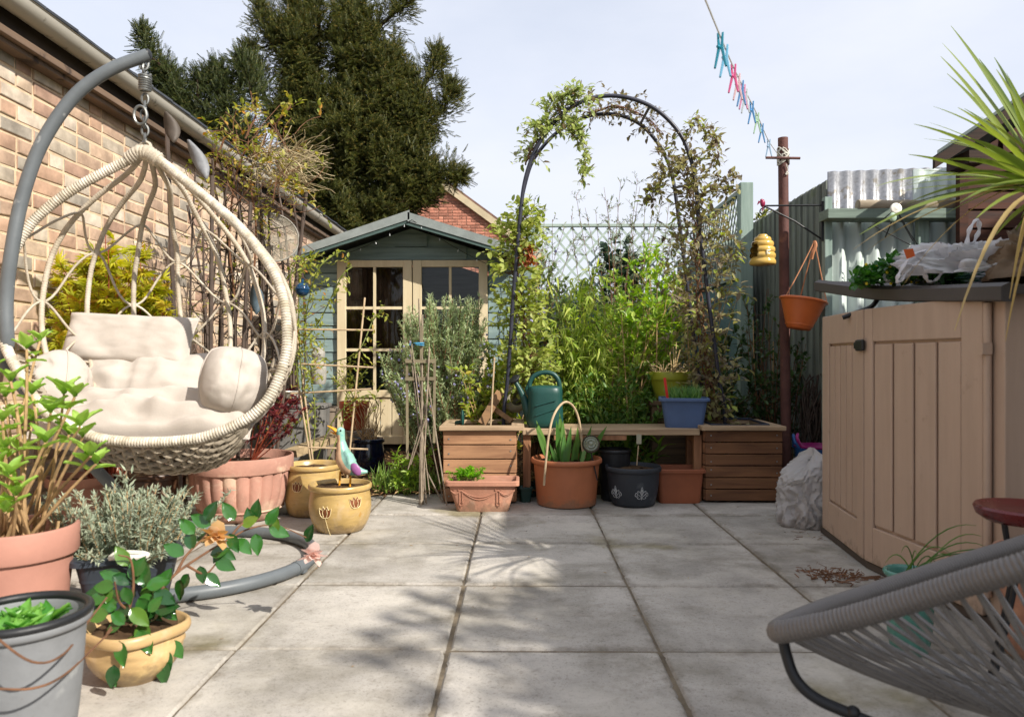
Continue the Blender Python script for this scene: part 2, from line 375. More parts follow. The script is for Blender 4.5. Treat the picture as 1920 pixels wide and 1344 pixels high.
def qcurve(a, b, bend, n=7, sag=0):
    a, b = Vector(a), Vector(b); L = (b - a).length
    m = (a + b) / 2 + rv(bend * L); m.z += sag * L
    return [a*(1-t)**2 + m*2*t*(1-t) + b*t*t for t in [i/(n-1) for i in range(n)]]
class Plant:
    """Stems in one mesh, leaves in another."""
    def __init__(s): s.st = MB(); s.lf = MB(); s.fl = MB(); s.P = []; s.D = []; s.S = []; s.Up = []
    def leaf(s, p, d, size, up=None):
        s.P.append(tuple(p)); s.D.append(tuple(d)); s.S.append(size); s.Up.append(tuple(up) if up is not None else (U(-.5,.5), U(-.6,.3), 1))
    def twig(s, p, d, L, n, size, r=.0015, droop=.2, spread=.9, stem=True, up=.15):
        d = Vector(d).normalized(); e = Vector(p) + d * L; e.z -= droop * L
        c = qcurve(p, e, .12, 4)
        if stem: s.st.tube(c, [r, r*.8, r*.6, r*.4], 4, caps=False)
        for i in range(n):
            t = (i + U(.2, .9)) / n; k = min(2, int(t * 3)); a = c[k].lerp(c[k+1], t*3 - k)
            ld = d * .7 + rv(spread) + Vector((0, 0, up))
            s.leaf(a, ld, size * U(.6, 1.15))
        return e
    def stem(s, a, b, r=.004, bend=.1, t0=.3, twigs=6, twl=.12, n=5, size=.03, droop=.2, up=.5, sag=0, spread=.9, seg=8, out=.9):
        c = qcurve(a, b, bend, seg, sag); s.st.tube(c, [r*(1 - .7*i/(seg-1)) for i in range(seg)], 5, caps=False)
        for _ in range(twigs):
            t = U(t0, 1) * (seg - 1.001); k = int(t); p = c[k].lerp(c[k+1], t - k)
            d = (c[k+1] - c[k]).normalized() * .6 + rv(out) + Vector((0, 0, up*.5))
            s.twig(p, d, twl * U(.5, 1.2), n, size, r*.4, droop, spread)
        s.twig(c[-2], c[-1] - c[-2], twl*.5, n, size, r*.4, 0, spread)
        return c
    def done(s, name, label, cat, loc, T, lm, sm, group=None, fm=None, extra=None, leafname='foliage'):
        o = thing(name, label, cat, loc, group)
        if s.st.n: s.st.build('stems', sm, o)
        if s.P:
            s.lf.place(LEAF[T] if isinstance(T, str) else T, s.P, s.D, s.Up, s.S)
        if s.lf.n: s.lf.build(leafname, lm, o, smooth=180 if len(LEAF[T][0] if isinstance(T, str) else T[0]) > 30 else 0)
        if s.fl.n: s.fl.build('flowers', fm, o, smooth=0)['kind'] = 'stuff'
        return o
def cloud(n, c, r, shell=0.0):
    o = []
    while len(o) < n:
        v = rv(1)
        if shell < v.length <= 1: o.append(Vector((c[0] + v.x*r[0], c[1] + v.y*r[1], c[2] + v.z*r[2])))
    return o
# ================================================================== SETTING
gm = mat('garden_earth', '#3b3020', .95, .3, 3, bump=.8, bscale=20, col2='#5b5a34', spec=.1)
g = MB(); g.surf([[(-300, -60, -.03), (300, -60, -.03)], [(-300, 600, -.03), (300, 600, -.03)]][::-1]); g.build('ground', gm, smooth=0)['kind'] = 'structure'
# paving: every slab real, thin mortar joints of earth between
pm = mat('slab', '#918c84', .85, col2='#b6b0a7', scale=2.2, bump=.35, bscale=70, island=.13, spec=.2, blo=.32, bhi=.6, speck=(1.7, '#837b62', .6), dist=.4)
_nt = pm.node_tree   # algae and dirt in random blotches, fine grit
over(pm, 2.6, '#655f4e', .47, .72, .72, stretch=(.8, 1.1, 1), dist=.3)
over(pm, 90, '#5d554a', .55, .70, .5, det=4)
_n2 = pm.node_tree; _L = _n2.links.new; _b = _n2.nodes['Principled BSDF']; _src = _b.inputs['Base Color'].links[0].from_socket   # dirt and moss gathering along the joints
_tc = N(_n2, 'ShaderNodeTexCoord'); _sp = N(_n2, 'ShaderNodeSeparateXYZ'); _L(_tc.outputs['Object'], _sp.inputs[0]); _ds = []
for _ax, _o in ((0, .2015), (1, -2.11)):
    _a = N(_n2, 'ShaderNodeMath', operation='ADD'); _a.inputs[1].default_value = _o + 6.05; _L(_sp.outputs[_ax], _a.inputs[0]); _p = N(_n2, 'ShaderNodeMath', operation='PINGPONG'); _p.inputs[1].default_value = .3025; _L(_a.outputs[0], _p.inputs[0]); _ds.append(_p)
_mn = N(_n2, 'ShaderNodeMath', operation='MINIMUM'); _L(_ds[0].outputs[0], _mn.inputs[0]); _L(_ds[1].outputs[0], _mn.inputs[1])
_r = N(_n2, 'ShaderNodeMapRange'); _r.inputs[1].default_value = .0; _r.inputs[2].default_value = .06; _r.inputs[3].default_value = .22; _r.inputs[4].default_value = -.14; _L(_mn.outputs[0], _r.inputs[0])
_nz = N(_n2, 'ShaderNodeTexNoise'); _nz.inputs['Scale'].default_value = 9; _nz.inputs['Detail'].default_value = 9; _nz.inputs['Roughness'].default_value = .7; _L(_tc.outputs['Object'], _nz.inputs[0])
_s = N(_n2, 'ShaderNodeMath', operation='ADD'); _L(_nz.outputs[0], _s.inputs[0]); _L(_r.outputs[0], _s.inputs[1]); _r2 = N(_n2, 'ShaderNodeMapRange'); _r2.inputs[1].default_value = .53; _r2.inputs[2].default_value = .72; _r2.inputs[4].default_value = .45; _L(_s.outputs[0], _r2.inputs[0])
_x = N(_n2, 'ShaderNodeMix', data_type='RGBA'); _L(_r2.outputs[0], _x.inputs[0]); _L(_src, _x.inputs[6]); _x.inputs[7].default_value = (*hx('#5f5546'), 1); _L(_x.outputs[2], _b.inputs['Base Color'])
over(pm, 260, '#4a443b', .60, .68, .5, det=2)
over(pm, 1.6, '#c6bfb2', .50, .68, .7)
over(pm, 11, '#70675a', .56, .72, .45, dist=.5)
over(pm, 18, '#564d3f', .66, .74, .55, stretch=(.5, 1.5, 1), dist=1.2)
s = MB(); SL = .605
for i in range(-5, 7):
    for j in range(-3, 5):
        x0 = -.2015 + i*SL + .004; y0 = 2.11 + j*SL + .006; x1 = x0 + SL - .009; y1 = y0 + SL - .013
        if y1 > 4.6: y1 = 4.36
        if y0 > 4.3: continue
        jx, jy, dz, b = U(-.002,.002), U(-.002,.002), U(-.003,.002), .007
        K_ = 40; rag = [.0022*noise.noise(Vector((i*7.1 + k_*.37, j*3.3, 1))) + (U(.001,.006) if random.random() < .06 else 0) for k_ in range(4*K_)]
        def ring(i_, z):
            o_ = []
            for e_, (ax, ay, bx2, by2) in enumerate(((x0,y0,x1,y0), (x1,y0,x1,y1), (x1,y1,x0,y1), (x0,y1,x0,y0))):
                for k_ in range(K_):
                    t_ = k_/K_; px_ = ax + (bx2-ax)*t_; py_ = ay + (by2-ay)*t_; q_ = i_ + (rag[e_*K_+k_] if 0 < k_ else 0)
                    px_ = min(max(px_, x0 + (q_ if e_ in (3,) or True else 0)), x1 - q_); py_ = min(max(py_, y0 + q_), y1 - q_); o_.append((px_ + jx, py_ + jy, z))
            return o_
        v = ring(0, -.025) + ring(0, dz - .006) + ring(b, dz); n_ = 4*K_
        s.add(v, [tuple(range(2*n_, 3*n_))] + [(k, (k+1)%n_, n_+(k+1)%n_, n_+k) for k in range(n_)] + [(n_+k, n_+(k+1)%n_, 2*n_+(k+1)%n_, 2*n_+k) for k in range(n_)])
s.build('patio_paving', pm, smooth=0)['kind'] = 'structure'
j = MB(); jm = mat('joint_earth', '#4d4336', .95, .35, 9, bump=1, bscale=80, col2='#7d705c')
j.surf([[(-3.2, -.5, -.008), (-3.2, 4.36, -.008)], [(4.3, -.5, -.008), (4.3, 4.36, -.008)]]); j.build('paving_joints', jm, smooth=0)['kind'] = 'structure'
bed = MB(); Pb = []
for i in range(70):
    Pb.append([(-2.3 + i*.07, 4.36 + k*.07, -.02 + .05*noise.noise(Vector((i*.3, k*.3, 2))) + min(.04, k*.01)) for k in range(48)])
bed.surf(Pb); bed.build('soil_bed', M_['soil'])['kind'] = 'structure'
# crumbs, twigs and dry leaves lying on bed and paving: nobody could count them
lit = MB(); P, D, S_, Up = [], [], [], []
for _ in range(2600):
    x, y = U(-1.6, .2), U(4.3, 6.2)
    P.append((x, y, .03 + U(0, .03))); D.append((U(-1,1), U(-1,1), U(-.2,.3))); S_.append(U(.02, .07)); Up.append((U(-.4,.4), U(-.4,.4), 1))
for _ in range(160):
    x = U(-.9, 2.0); y = U(3.2, 4.35) if random.random() < .8 else U(1.9, 3.2)
    P.append((x, y, .004)); D.append((U(-1,1), U(-1,1), 0)); S_.append(U(.006, .02)); Up.append((0, 0, 1))
lit.place(LEAF['lance'], P, D, Up, S_)
lm_ = leafmat('dry_leaf', '#6d4a2c', '#a58a60', .05, .8, cc='#3d2a1c')
o = lit.build('leaf_litter', lm_, smooth=0); tag(o, 'dry leaves and crumbs scattered over the soil bed and paving', 'leaf litter', kind='stuff')

# ------------------------------------------------------------------ brick outbuilding along the left
WX = -2.33; WY0, WY1, WTOP = -.6, 9.9, 2.235
bm = mat('brick', '#a5765a', .9, bump=.6, bscale=45, scale=9, var=.3, spec=.15)
_nt = bm.node_tree; L = _nt.links.new
g_ = N(_nt, 'ShaderNodeNewGeometry'); cr = N(_nt, 'ShaderNodeValToRGB'); cr.color_ramp.interpolation = 'CONSTANT'
for k, (p_, c_) in enumerate([(0, '#b59b86'), (.16, '#c0a68f'), (.32, '#a78a78'), (.45, '#b4a897'), (.55, '#c6b099'), (.68, '#9f978b'), (.76, '#ba9a83'), (.9, '#cfc1af')]):
    e = cr.color_ramp.elements[k] if k < 2 else cr.color_ramp.elements.new(p_)
    e.position = p_; e.color = (*hx(c_), 1)
b_ = _nt.nodes['Principled BSDF']; src = b_.inputs['Base Color'].links[0].from_node
mm = N(_nt, 'ShaderNodeMix', data_type='RGBA', blend_type='MULTIPLY'); mm.inputs[0].default_value = .9
src.inputs[6].default_value = (.62, .6, .58, 1); src.inputs[7].default_value = (1.1, 1.08, 1.05, 1)
L(g_.outputs['Random Per Island'], cr.inputs[0]); L(cr.outputs[0], mm.inputs[6]); L(src.outputs[2], mm.inputs[7]); L(mm.outputs[2], b_.inputs['Base Color'])
over(bm, 5, '#d0b497', .6, .7, .5)
mort = mat('mortar', '#cdb596', .95, .18, 12, bump=.8, bscale=120, spec=.1)
def brick_face(mb, org, ux, uz, nrm, x0, x1, z0, z1, clip=None, bw=.222, bh=.063, jt=.014, dep=.006):
    org, ux, uz, nrm = Vector(org), Vector(ux), Vector(uz), Vector(nrm)
    row = 0; z = z0
    while z + bh <= z1 + .02:
        flem = row % 2; x = x0 - (bw + jt) * .5 * flem - U(0, .01)
        k = 0
        while x < x1:
            w = bw if (k + row) % 3 else bw * .48
            a, b = max(x, x0), min(x + w, x1)
            if b - a > .02 and (clip is None or clip((a+b)/2, z + bh)):
                o1 = U(-.003, .003); t1, t2, t3, t4 = (U(-.003,.003) for _ in range(4)); c = .005
                def P_(xx, zz, h): return org + ux*xx + uz*zz + nrm*h
                v = [P_(a, z+t1, 0), P_(b, z+t2, 0), P_(b, z+bh+t3, 0), P_(a, z+bh+t4, 0)]
                h = dep + o1
                v += [P_(a+.001, z+t1+.001, h*.7), P_(b-.001, z+t2+.001, h*.7), P_(b-.001, z+bh+t3-.001, h*.7), P_(a+.001, z+bh+t4-.001, h*.7)]
                v += [P_(a+c, z+t1+c, h), P_(b-c, z+t2+c, h), P_(b-c, z+bh+t3-c, h), P_(a+c, z+bh+t4-c, h)]
                mb.add(v, [(8,9,10,11)] + [(q_, (q_+1)%4, 4+(q_+1)%4, 4+q_) for q_ in range(4)] + [(4+q_, 4+(q_+1)%4, 8+(q_+1)%4, 8+q_) for q_ in range(4)])
            x += w + jt; k += 1
        z += bh + jt; row += 1
bo = thing('brick_outbuilding', 'long weathered brick outbuilding with grey gutter along the left side', 'building', (WX, 3, 0))
w = MB(); brick_face(w, (WX - .012, 0, 0), (0, 1, 0), (0, 0, 1), (1, 0, 0), WY0, WY1, .02, WTOP)
w.box((WX - .127, (WY0+WY1)/2, WTOP/2), (.23, WY1-WY0, WTOP), mi=1)
brick_face(w, (WX - .24, WY1 - .003, 0), (1, 0, 0), (0, 0, 1), (0, 1, 0), -3, .22, .02, WTOP)
w.build('wall', [bm, mort], bo, smooth=30)
fasc = mat('fascia_dirty', '#241d18', .85, .5, 5, bump=.5, bscale=40, stretch=(1,.3,1), col2='#4a3f34')
fb = MB(); fb.box((WX + .03, 4.65, 2.33), (.06, 10.6, .17)); fb.build('fascia_board', fasc, bo)
fb = MB(); fb.box((WX + .045, 4.65, 2.262), (.10, 10.6, .035)); fb.box((WX + .03, 4.65, 2.232), (.07, 10.6, .025))
fb.build('timber_moulding', mat('old_timber', '#6b5848', .85, .3, 6, bump=.5, bscale=30, stretch=(1,.2,1), speck=(8, '#3c3029', .58)), bo, bev=.004)
gut = MB(); gx, gz, gr = -2.205, 2.40, .058; prof = []
for k in range(13):
    a = math.pi + math.pi * k / 12; prof.append((gx + gr*math.cos(a), gz + gr*math.sin(a)*1.05))
prof += [(gx + gr + .006, gz + .004), (gx + gr - .006, gz + .006)]
prof += [(gx + (gr-.006)*math.cos(math.pi*2 - math.pi*k/8), gz + (gr-.006)*math.sin(math.pi*2 - math.pi*k/8)) for k in range(1, 8)] + [(gx - gr + .006, gz), (gx - gr, gz + .006)]
gut.surf([[(x, y, z - .003*(y-4)) for (x, z) in prof] for y in (-.6, 2, 4, 6, 8, 9.95)][::-1])
for y in (2.6, 3.92, 5.1, 6.4, 8.0, 9.3):                              # unions and brackets
    pr = [(gx + (gr+.006)*math.cos(math.pi + math.pi*k/12), gz - .003*(y-4) + (gr+.006)*1.05*math.sin(math.pi + math.pi*k/12)) for k in range(13)]
    gut.surf([[(x, yy, z) for (x, z) in pr] for yy in (y + .035, y - .035)])
    gut.box((gx + gr + .004, y, gz - .003*(y-4) + .002), (.014, .07, .014))
gut.build('gutter', mat('gutter_grey', '#a39d90', .55, .12, 4, bump=.1, bscale=30, stretch=(1,.2,1), speck=(14, '#6d675c', .62)), bo)
rf = MB(); slate = mat('slate', '#3d4046', .7, .3, 8, bump=.4, bscale=50, island=.25)
for r_ in range(9):
    y = -.6 + (r_ % 2)*.13
    while y < 9.9:
        x0 = -2.2 - r_*.2; z0 = 2.455 + r_*.1; x1 = x0 - .34; z1 = z0 + .155
        rf.prism([(x0, y, z0), (x0, y+.245, z0 + U(-.004,.008)), (x1, y+.245, z1), (x1, y, z1)], (0, 0, .012)); y += .252
rf.build('roof', slate, bo, smooth=0)

# ------------------------------------------------------------------ far brick house, yew trees, bushes beyond
hb = thing('brick_house', 'red brick house gable with a cream verge behind the summerhouse', 'house', W(850, 672, 19))
Zh = 19.0; apex = W(800, 326, Zh); er = W(1010, 480, Zh); el = W(590, 480, Zh)
bh_ = mat('red_brick', '#a8705c', .9, bump=.4, bscale=60, scale=8, var=.25, island=.3, speck=(25, '#c99f88', .62))
w = MB(); sl_ = (apex.z - er.z) / (er.x - apex.x)
clipf = lambda x, z: z < apex.z - sl_ * abs(x - apex.x) - .04
brick_face(w, (0, apex.y, 0), (1, 0, 0), (0, 0, 1), (0, -1, 0), el.x, er.x, .1, apex.z, clip=clipf)
w.prism([(el.x, apex.y + .012, 0), (er.x, apex.y + .012, 0), (er.x, apex.y + .012, er.z), (apex.x, apex.y + .012, apex.z), (el.x, apex.y + .012, el.z)], (0, 8, 0), mi=1)
w.build('wall', [bh_, mat('mortar_far', '#b58a74', .9, .1, 8)], hb, smooth=0)
v_ = MB()
for e_ in (er, el):
    d_ = (e_ - apex); p1 = apex + Vector((0, -.06, .02)); p2 = apex + d_*1.06 + Vector((0, -.06, .02)); v_.beam(p1, p2, .12, .16, up=(0, 0, 1))
v_.build('verge_board', mat('verge_cream', '#b3a487', .8, .15, 3), hb)
rf = MB()
for e_ in (er, el):
    d_ = (e_ - apex)*1.08; rf.prism([apex + Vector((0,-.1,.12)), apex + d_ + Vector((0,-.1,.12)), apex + d_ + Vector((0,8.2,.12)), apex + Vector((0,8.2,.12))], (0,0,.07))
rf.build('roof', mat('roof_tile_far', '#6b5145', .85, .25, 6), hb)

yewm = leafmat('yew_leaf', '#333c1d', '#626530', .25, .55, .3, cc='#8d7a40')
yewm2 = leafmat('yew_dark', '#2f3a22', '#535c30', .22, .55, .3, cc='#6b6436')
def yew(name, label, Z, blobs, trunk_px, n_spray, size, m, dens=1.0, extra=()):
    base = W(trunk_px, 672, Z); base.z = 0
    o = thing(name, label, 'tree', base)
    P, D, S_, Up = [], [], [], []; st = MB(); top = max((W(b[0], b[1]-b[3], Z).z for b in blobs))
    tx = W(trunk_px, 300, Z)
    st.tube([base, base.lerp(tx, .5) + rv(.1), tx, Vector((tx.x, tx.y, top*.9))], [.28, .24, .16, .04], 8)
    k_ = Z / F
    for (px, py, rx, ry, nb) in blobs:
        c = W(px, py, Z); a, b, dd = rx*k_, ry*k_, (rx+ry)/2*k_*.8
        cent = Vector((tx.x*.4 + c.x*.6, c.y, c.z - b*.5))
        for _ in range(nb):
            v = rv(1)
            while v.length > 1 or v.length < .1: v = rv(1)
            v.normalize(); v *= U(.45, 1.0) ** .6
            if v.y > .55: v.y *= -.6
            tip = c + Vector((v.x*a, v.y*dd, v.z*b))
            if random.random() < .08: continue
            outd = Vector((v.x, v.y, v.z + .35)).normalized(); L_ = U(.35, .85)
            st0 = tip - outd*L_
            br = qcurve(st0, tip, .12, 5)
            if random.random() < .25: st.tube(qcurve(cent.lerp(st0, .4), st0, .1, 4), [.03, .02, .015, .01], 4, caps=False)
            for _k in range(int(n_spray*1.35)):
                t = random.random() ** .7 * 3.99; i = int(t); p = br[i].lerp(br[i+1], t - i) + rv(.075)
                P.append(tuple(p)); d = outd*.7 + rv(.8) + Vector((0, 0, .1)); D.append(tuple(d)); S_.append(size*U(.6, 1.25)); Up.append((U(-.6,.6), U(-.9,.2), 1))
    for poly in extra:                                        # feathery leaders
        c = catmull([W(x, y, Z) for (x, y) in poly], 14); n = len(c)
        st.tube(c, [.035*(1 - i/n) + .006 for i in range(n)], 5)
        for i in range(n - 1):
            for _k in range(10):
                f = 1 - i / n; d = (c[i+1] - c[i]).normalized()*.5 + rv(1); L_ = (.12 + .5*f) * U(.3, 1)
                e = c[i] + d.normalized()*L_ + Vector((0,0,.1*L_))
                for t in (.35, .7, 1):
                    P.append(tuple(c[i].lerp(e, t) + rv(.03))); D.append(tuple(d + rv(.4) + Vector((0,0,.2)))); S_.append(size*U(.6, 1.1)); Up.append((U(-.5,.5), U(-.8,.2), 1))
    st.build('trunk', M_['bark'], o)
    cr_ = MB(); cr_.place(LEAF['spray'], P, D, Up, S_); cr_.build('crown', m, o, smooth=0)
    return o
yew('yew_tree', 'large dense yew tree standing behind the summerhouse', 12.5,
    [(568,100,48,105,180), (550,210,56,75,150), (662,85,62,105,230), (728,165,58,108,240), (778,225,46,75,110), (650,240,110,115,320), (735,300,90,92,250), (600,335,105,95,230), (660,400,130,65,200), (795,345,42,50,70), (520,50,14,32,16)],
    670, 27, .15, yewm, extra=[[(560,120),(550,40),(552,-5)], [(700,60),(745,20),(770,-8)], [(520,100),(495,50),(488,8)], [(600,60),(590,10),(585,-20)], [(780,180),(815,130),(822,100)], [(500,190),(480,140),(468,85)], [(800,240),(840,190),(846,160)], [(790,330),(850,325),(860,330)], [(650,40),(670,-10),(690,-50)], [(560,0),(580,-40),(600,-70)]])
yew('conifer_tree', 'feathery dark conifer rising behind the gutter left of the big yew', 11.0,
    [(385,240,46,42,90), (445,262,44,60,110), (335,198,26,40,50), (430,330,80,60,130), (305,150,12,28,16)],
    420, 18, .15, yewm2, extra=[[(400,260),(330,190),(285,110),(264,58)], [(430,240),(400,170),(372,145)], [(450,250),(425,170),(400,128)], [(480,200),(465,150),(455,110)], [(380,220),(330,170),(300,130)]])

# ------------------------------------------------------------------ summerhouse
sy = 6.3; so_ = thing('summerhouse', 'small green weatherboard summerhouse with cream glazed double doors', 'shed', W(774, 672, sy) * 1 - Vector((0, 0, H)))
def sx(px, Z=sy): return W(px, 672, Z).x
def sz(py, Z=sy): return H - (py - 672) / F * Z
Y_ = W(774, 672, sy).y
board_l = woodmat('green_board', '#849794', '#66797a', 'X', island=.1, grain=18, bump=.3)
wl, wr, dl, dr_, dt = sx(562), sx(992), sx(633), sx(916), sz(488)
ridge_x, ridge_z = sx(771), sz(404, 5.98); ez = sz(474, 5.98); elx, erx = sx(550, 5.98), sx(990, 5.98)
slp = (ridge_z - ez) / (ridge_x - elx)
def roofz(x): return ridge_z - slp * abs(x - ridge_x) - .05
w = MB(); z = .10; bh = .112; k = 0
def wboard(x0, x1, z0, z1):                 # shiplap: lower edge proud
    w.add([(x0,Y_,z0),(x1,Y_,z0),(x1,Y_,z1),(x0,Y_,z1),(x0,Y_-.020,z0+.004),(x1,Y_-.020,z0+.004),(x1,Y_-.012,z1-.004),(x0,Y_-.012,z1-.004)], [(4,5,6,7),(0,1,5,4),(7,6,2,3),(0,4,7,3),(1,2,6,5)])
while z < ridge_z:
    z1 = z + bh
    half = (ridge_z - .05 - z1) / slp
    a, b = max(wl, ridge_x - half), min(wr, ridge_x + half)
    if b - a > .05:
        if z1 <= dt + .02: wboard(wl, dl, z, z1 - .003); wboard(dr_, wr, z, z1 - .003)
        elif z < dt: wboard(a, dl, z, z1 - .003); wboard(dr_, b, z, z1 - .003)
        if z1 > dt: wboard(a, b, max(z, dt), z1 - .003)
    z = z1; k += 1
w.prism([(wl, Y_ + .002, .08), (dl, Y_ + .002, .08), (dl, Y_ + .002, dt), (dr_, Y_ + .002, dt), (dr_, Y_ + .002, .08), (wr, Y_ + .002, .08), (wr, Y_ + .002, roofz(wr)), (ridge_x, Y_ + .002, roofz(ridge_x)), (wl, Y_ + .002, roofz(wl))], (0, .04, 0))
for x in (wl, wr): w.box((x, Y_ + 1.0, roofz(x)/2 + .03), (.04, 1.9, roofz(x) - .04))
w.prism([(wl, Y_ + 1.93, .08), (wr, Y_ + 1.93, .08), (wr, Y_ + 1.93, roofz(wr)), (ridge_x, Y_ + 1.93, roofz(ridge_x)), (wl, Y_ + 1.93, roofz(wl))], (0, .04, 0))
for x in (wl + .02, wr - .02): w.box((x, Y_ - .024, .1 + (roofz(x)-.1)/2), (.045, .03, roofz(x) - .12))
w.build('wall', board_l, so_, smooth=0)
fl = MB(); fl.box(((wl+wr)/2, Y_ + .98, .085), (wr-wl-.06, 1.86, .03)); fl.build('floor', mat('shed_floor', '#4a3a2c', .85, .3, 8), so_)
sk = MB()
for x in np.linspace(wl + .1, wr - .1, 4): sk.box((x, Y_ + .95, .03), (.07, 2.0, .07))
sk.box(((wl+wr)/2, Y_ - .01, .045), (wr - wl, .03, .06)); sk.build('bearer', mat('dark_timber', '#2a2621', .9, .3, 10), so_)
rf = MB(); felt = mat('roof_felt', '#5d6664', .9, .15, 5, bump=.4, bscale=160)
Yf = W(770, 672, 5.98).y
for ex in (elx, erx):
    ed = Vector((ex, Yf, ez)); rd = Vector((ridge_x, Yf, ridge_z)); nrm = Vector((0,0,1))
    rf.prism([rd, ed, ed + Vector((0, 2.45, 0)), rd + Vector((0, 2.45, 0))], (0, 0, .022))
rf.build('roof', felt, so_, smooth=0)
bg = MB()
for ex in (elx, erx):
    ed = Vector((ex, Yf - .012, ez - .03)); rd = Vector((ridge_x, Yf - .012, ridge_z - .03)); bg.prism([rd, ed, ed + Vector((0,0,-.035)), rd + Vector((0,0,-.045))], (0, .022, 0))
bg.build('barge_board', woodmat('green_dark_board', '#4d605c', '#3c4d49', 'X', island=.05), so_, smooth=0)
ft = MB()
for ex in (elx, erx):                           # folded felt flap on the verge, its sunlit paleness put into the colour
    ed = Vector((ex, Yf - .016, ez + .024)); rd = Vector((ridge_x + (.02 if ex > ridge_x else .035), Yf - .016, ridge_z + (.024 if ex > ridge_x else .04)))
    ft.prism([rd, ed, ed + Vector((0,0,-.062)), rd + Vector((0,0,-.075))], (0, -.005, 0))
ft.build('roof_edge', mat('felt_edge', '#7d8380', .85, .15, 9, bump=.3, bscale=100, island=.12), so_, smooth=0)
cream = woodmat('cream_paint', '#cfc0a0', '#bfae8c', 'Z', island=.05, grain=10, bump=.15, rough=.6)
glass = bpy.data.materials.new('window_glass'); glass.use_nodes = True; _n = glass.node_tree; _n.nodes.clear()
_o = N(_n, 'ShaderNodeOutputMaterial'); _t = N(_n, 'ShaderNodeBsdfTransparent'); _t.inputs[0].default_value = (.72, .74, .72, 1); _g = N(_n, 'ShaderNodeBsdfGlossy'); _g.inputs['Roughness'].default_value = .03
_f = N(_n, 'ShaderNodeFresnel'); _f.inputs[0].default_value = 1.5; _m = N(_n, 'ShaderNodeMixShader'); _n.links.new(_f.outputs[0], _m.inputs[0]); _n.links.new(_t.outputs[0], _m.inputs[1]); _n.links.new(_g.outputs[0], _m.inputs[2]); _n.links.new(_m.outputs[0], _o.inputs[0])
dmid = (dl + dr_) / 2; rows = [(sz(502), sz(575)), (sz(581), sz(653)), (sz(659), sz(731))]
for (a, b) in ((dl + .006, dmid - .004), (dmid + .004, dr_ - .006)):
    d = MB(); z0, z1 = .105, dt - .006; sw = .075; yd = Y_ - .035
    d.box((a + sw/2, yd, (z0+z1)/2), (sw, .036, z1-z0)); d.box((b - sw/2, yd, (z0+z1)/2), (sw, .036, z1-z0))
    d.box(((a+b)/2, yd + .001, (rows[0][1]*0 + rows[0][0] + z1)/2), (b-a-2*sw, .034, z1-rows[0][0])); d.box(((a+b)/2, yd + .001, rows[2][1] - .03), (b-a-2*sw, .034, .06)); d.box(((a+b)/2, yd + .001, z0 + .035), (b-a-2*sw, .034, .07))
    fr = d.build('door', cream, so_, smooth=0, bev=.004)
    gb = MB(); mx_ = (a+b)/2
    gb.box((mx_, yd + .003, (rows[0][0]+rows[2][1])/2), (.022, .026, rows[0][0]-rows[2][1]))
    for zz in ((rows[0][1]+rows[1][0])/2, (rows[1][1]+rows[2][0])/2):
        for (xa, xb) in ((a+sw, mx_-.011), (mx_+.011, b-sw)): gb.box(((xa+xb)/2, yd + .004, zz), (xb-xa, .024, .024))
    gb.build('glazing_bar', cream, fr, smooth=0)
    pn = MB(); n_ = 5; pw = (b-a-2*sw)/n_
    for i in range(n_): pn.box((a+sw+pw*(i+.5), yd + .008, (z0+.07+rows[2][1]-.06)/2), (pw-.006, .016, rows[2][1]-.06-z0-.07))
    pn.build('lower_panel', cream, fr, smooth=0, bev=.002)
    for (zt, zb) in rows:
        for (xa, xb) in ((a+sw, mx_-.011), (mx_+.011, b-sw)):
            p_ = MB(); p_.add([(xa, yd+.006, zb-.01), (xb, yd+.006, zb-.01), (xb, yd+.006, zt+.01), (xa, yd+.006, zt+.01)], [(0,1,2,3)]); p_.build('pane', glass, fr, smooth=0)
# what leans inside the summerhouse
for (px0, px1, lab, c_) in ((735, 742, 'pale plank leaning inside the summerhouse behind the right door pane', '#9a7d55'), (708, 722, 'brown plank leaning inside the summerhouse behind the left door', '#6b5137')):
    b_ = MB(); p0 = Vector((sx(px1), Y_ + .3, .1)); p1 = Vector((sx(px0), Y_ + .5, 1.25)); b_.beam(p0, p1, .02, .09, up=(1,0,0)); solo(b_, 'leaning_plank', mat('plank' + c_[1:], c_, .8, .25, 12, stretch=(4,4,.5)), lab, 'plank', p0)
cu = MB(); cp = []
for i in range(60): cp.append([(sx(640) + i*.0095, Y_ + .22 + .02*math.sin(i*.75) + .008*math.sin(i*2.1), z_) for z_ in (.75, 1.2, 1.62)])
cu.surf(cp); solo(cu, 'curtain', mat('curtain_brown', '#4a3526', .9, .35, 14, stretch=(2,2,.4), col2='#6b4f39'), 'brown curtain hanging inside behind the left door of the summerhouse', 'curtain', (sx(690), Y_ + .22, .75))
# fairy lights under the gable
fw = MB(); bulbs = MB()
for (a, b) in (((772, 412, 5.95), (1010, 530, 6.2)), ((772, 412, 5.95), (585, 490, 6.2))):
    A_, B_ = W(*a), W(*b); c = [A_.lerp(B_, t/14) - Vector((0, 0, .06*math.sin(math.pi*t/14))) for t in range(15)]
    fw.tube(c, .0022, 4)
    for p in c[1:-1:2]: bulbs.tube([p, p + Vector((U(-.01,.01), 0, -.02))], [.002, .003], 5)
o = thing('string_lights', 'thin string of tiny clear lights draped under the summerhouse gable', 'fairy lights', W(772, 412, 5.95)); fw.build('wire', M_['black_plastic'], o); bulbs.build('bulbs', mat('clear_bulb', '#cfd3d4', .2, .05, 5), o)['kind'] = 'stuff'

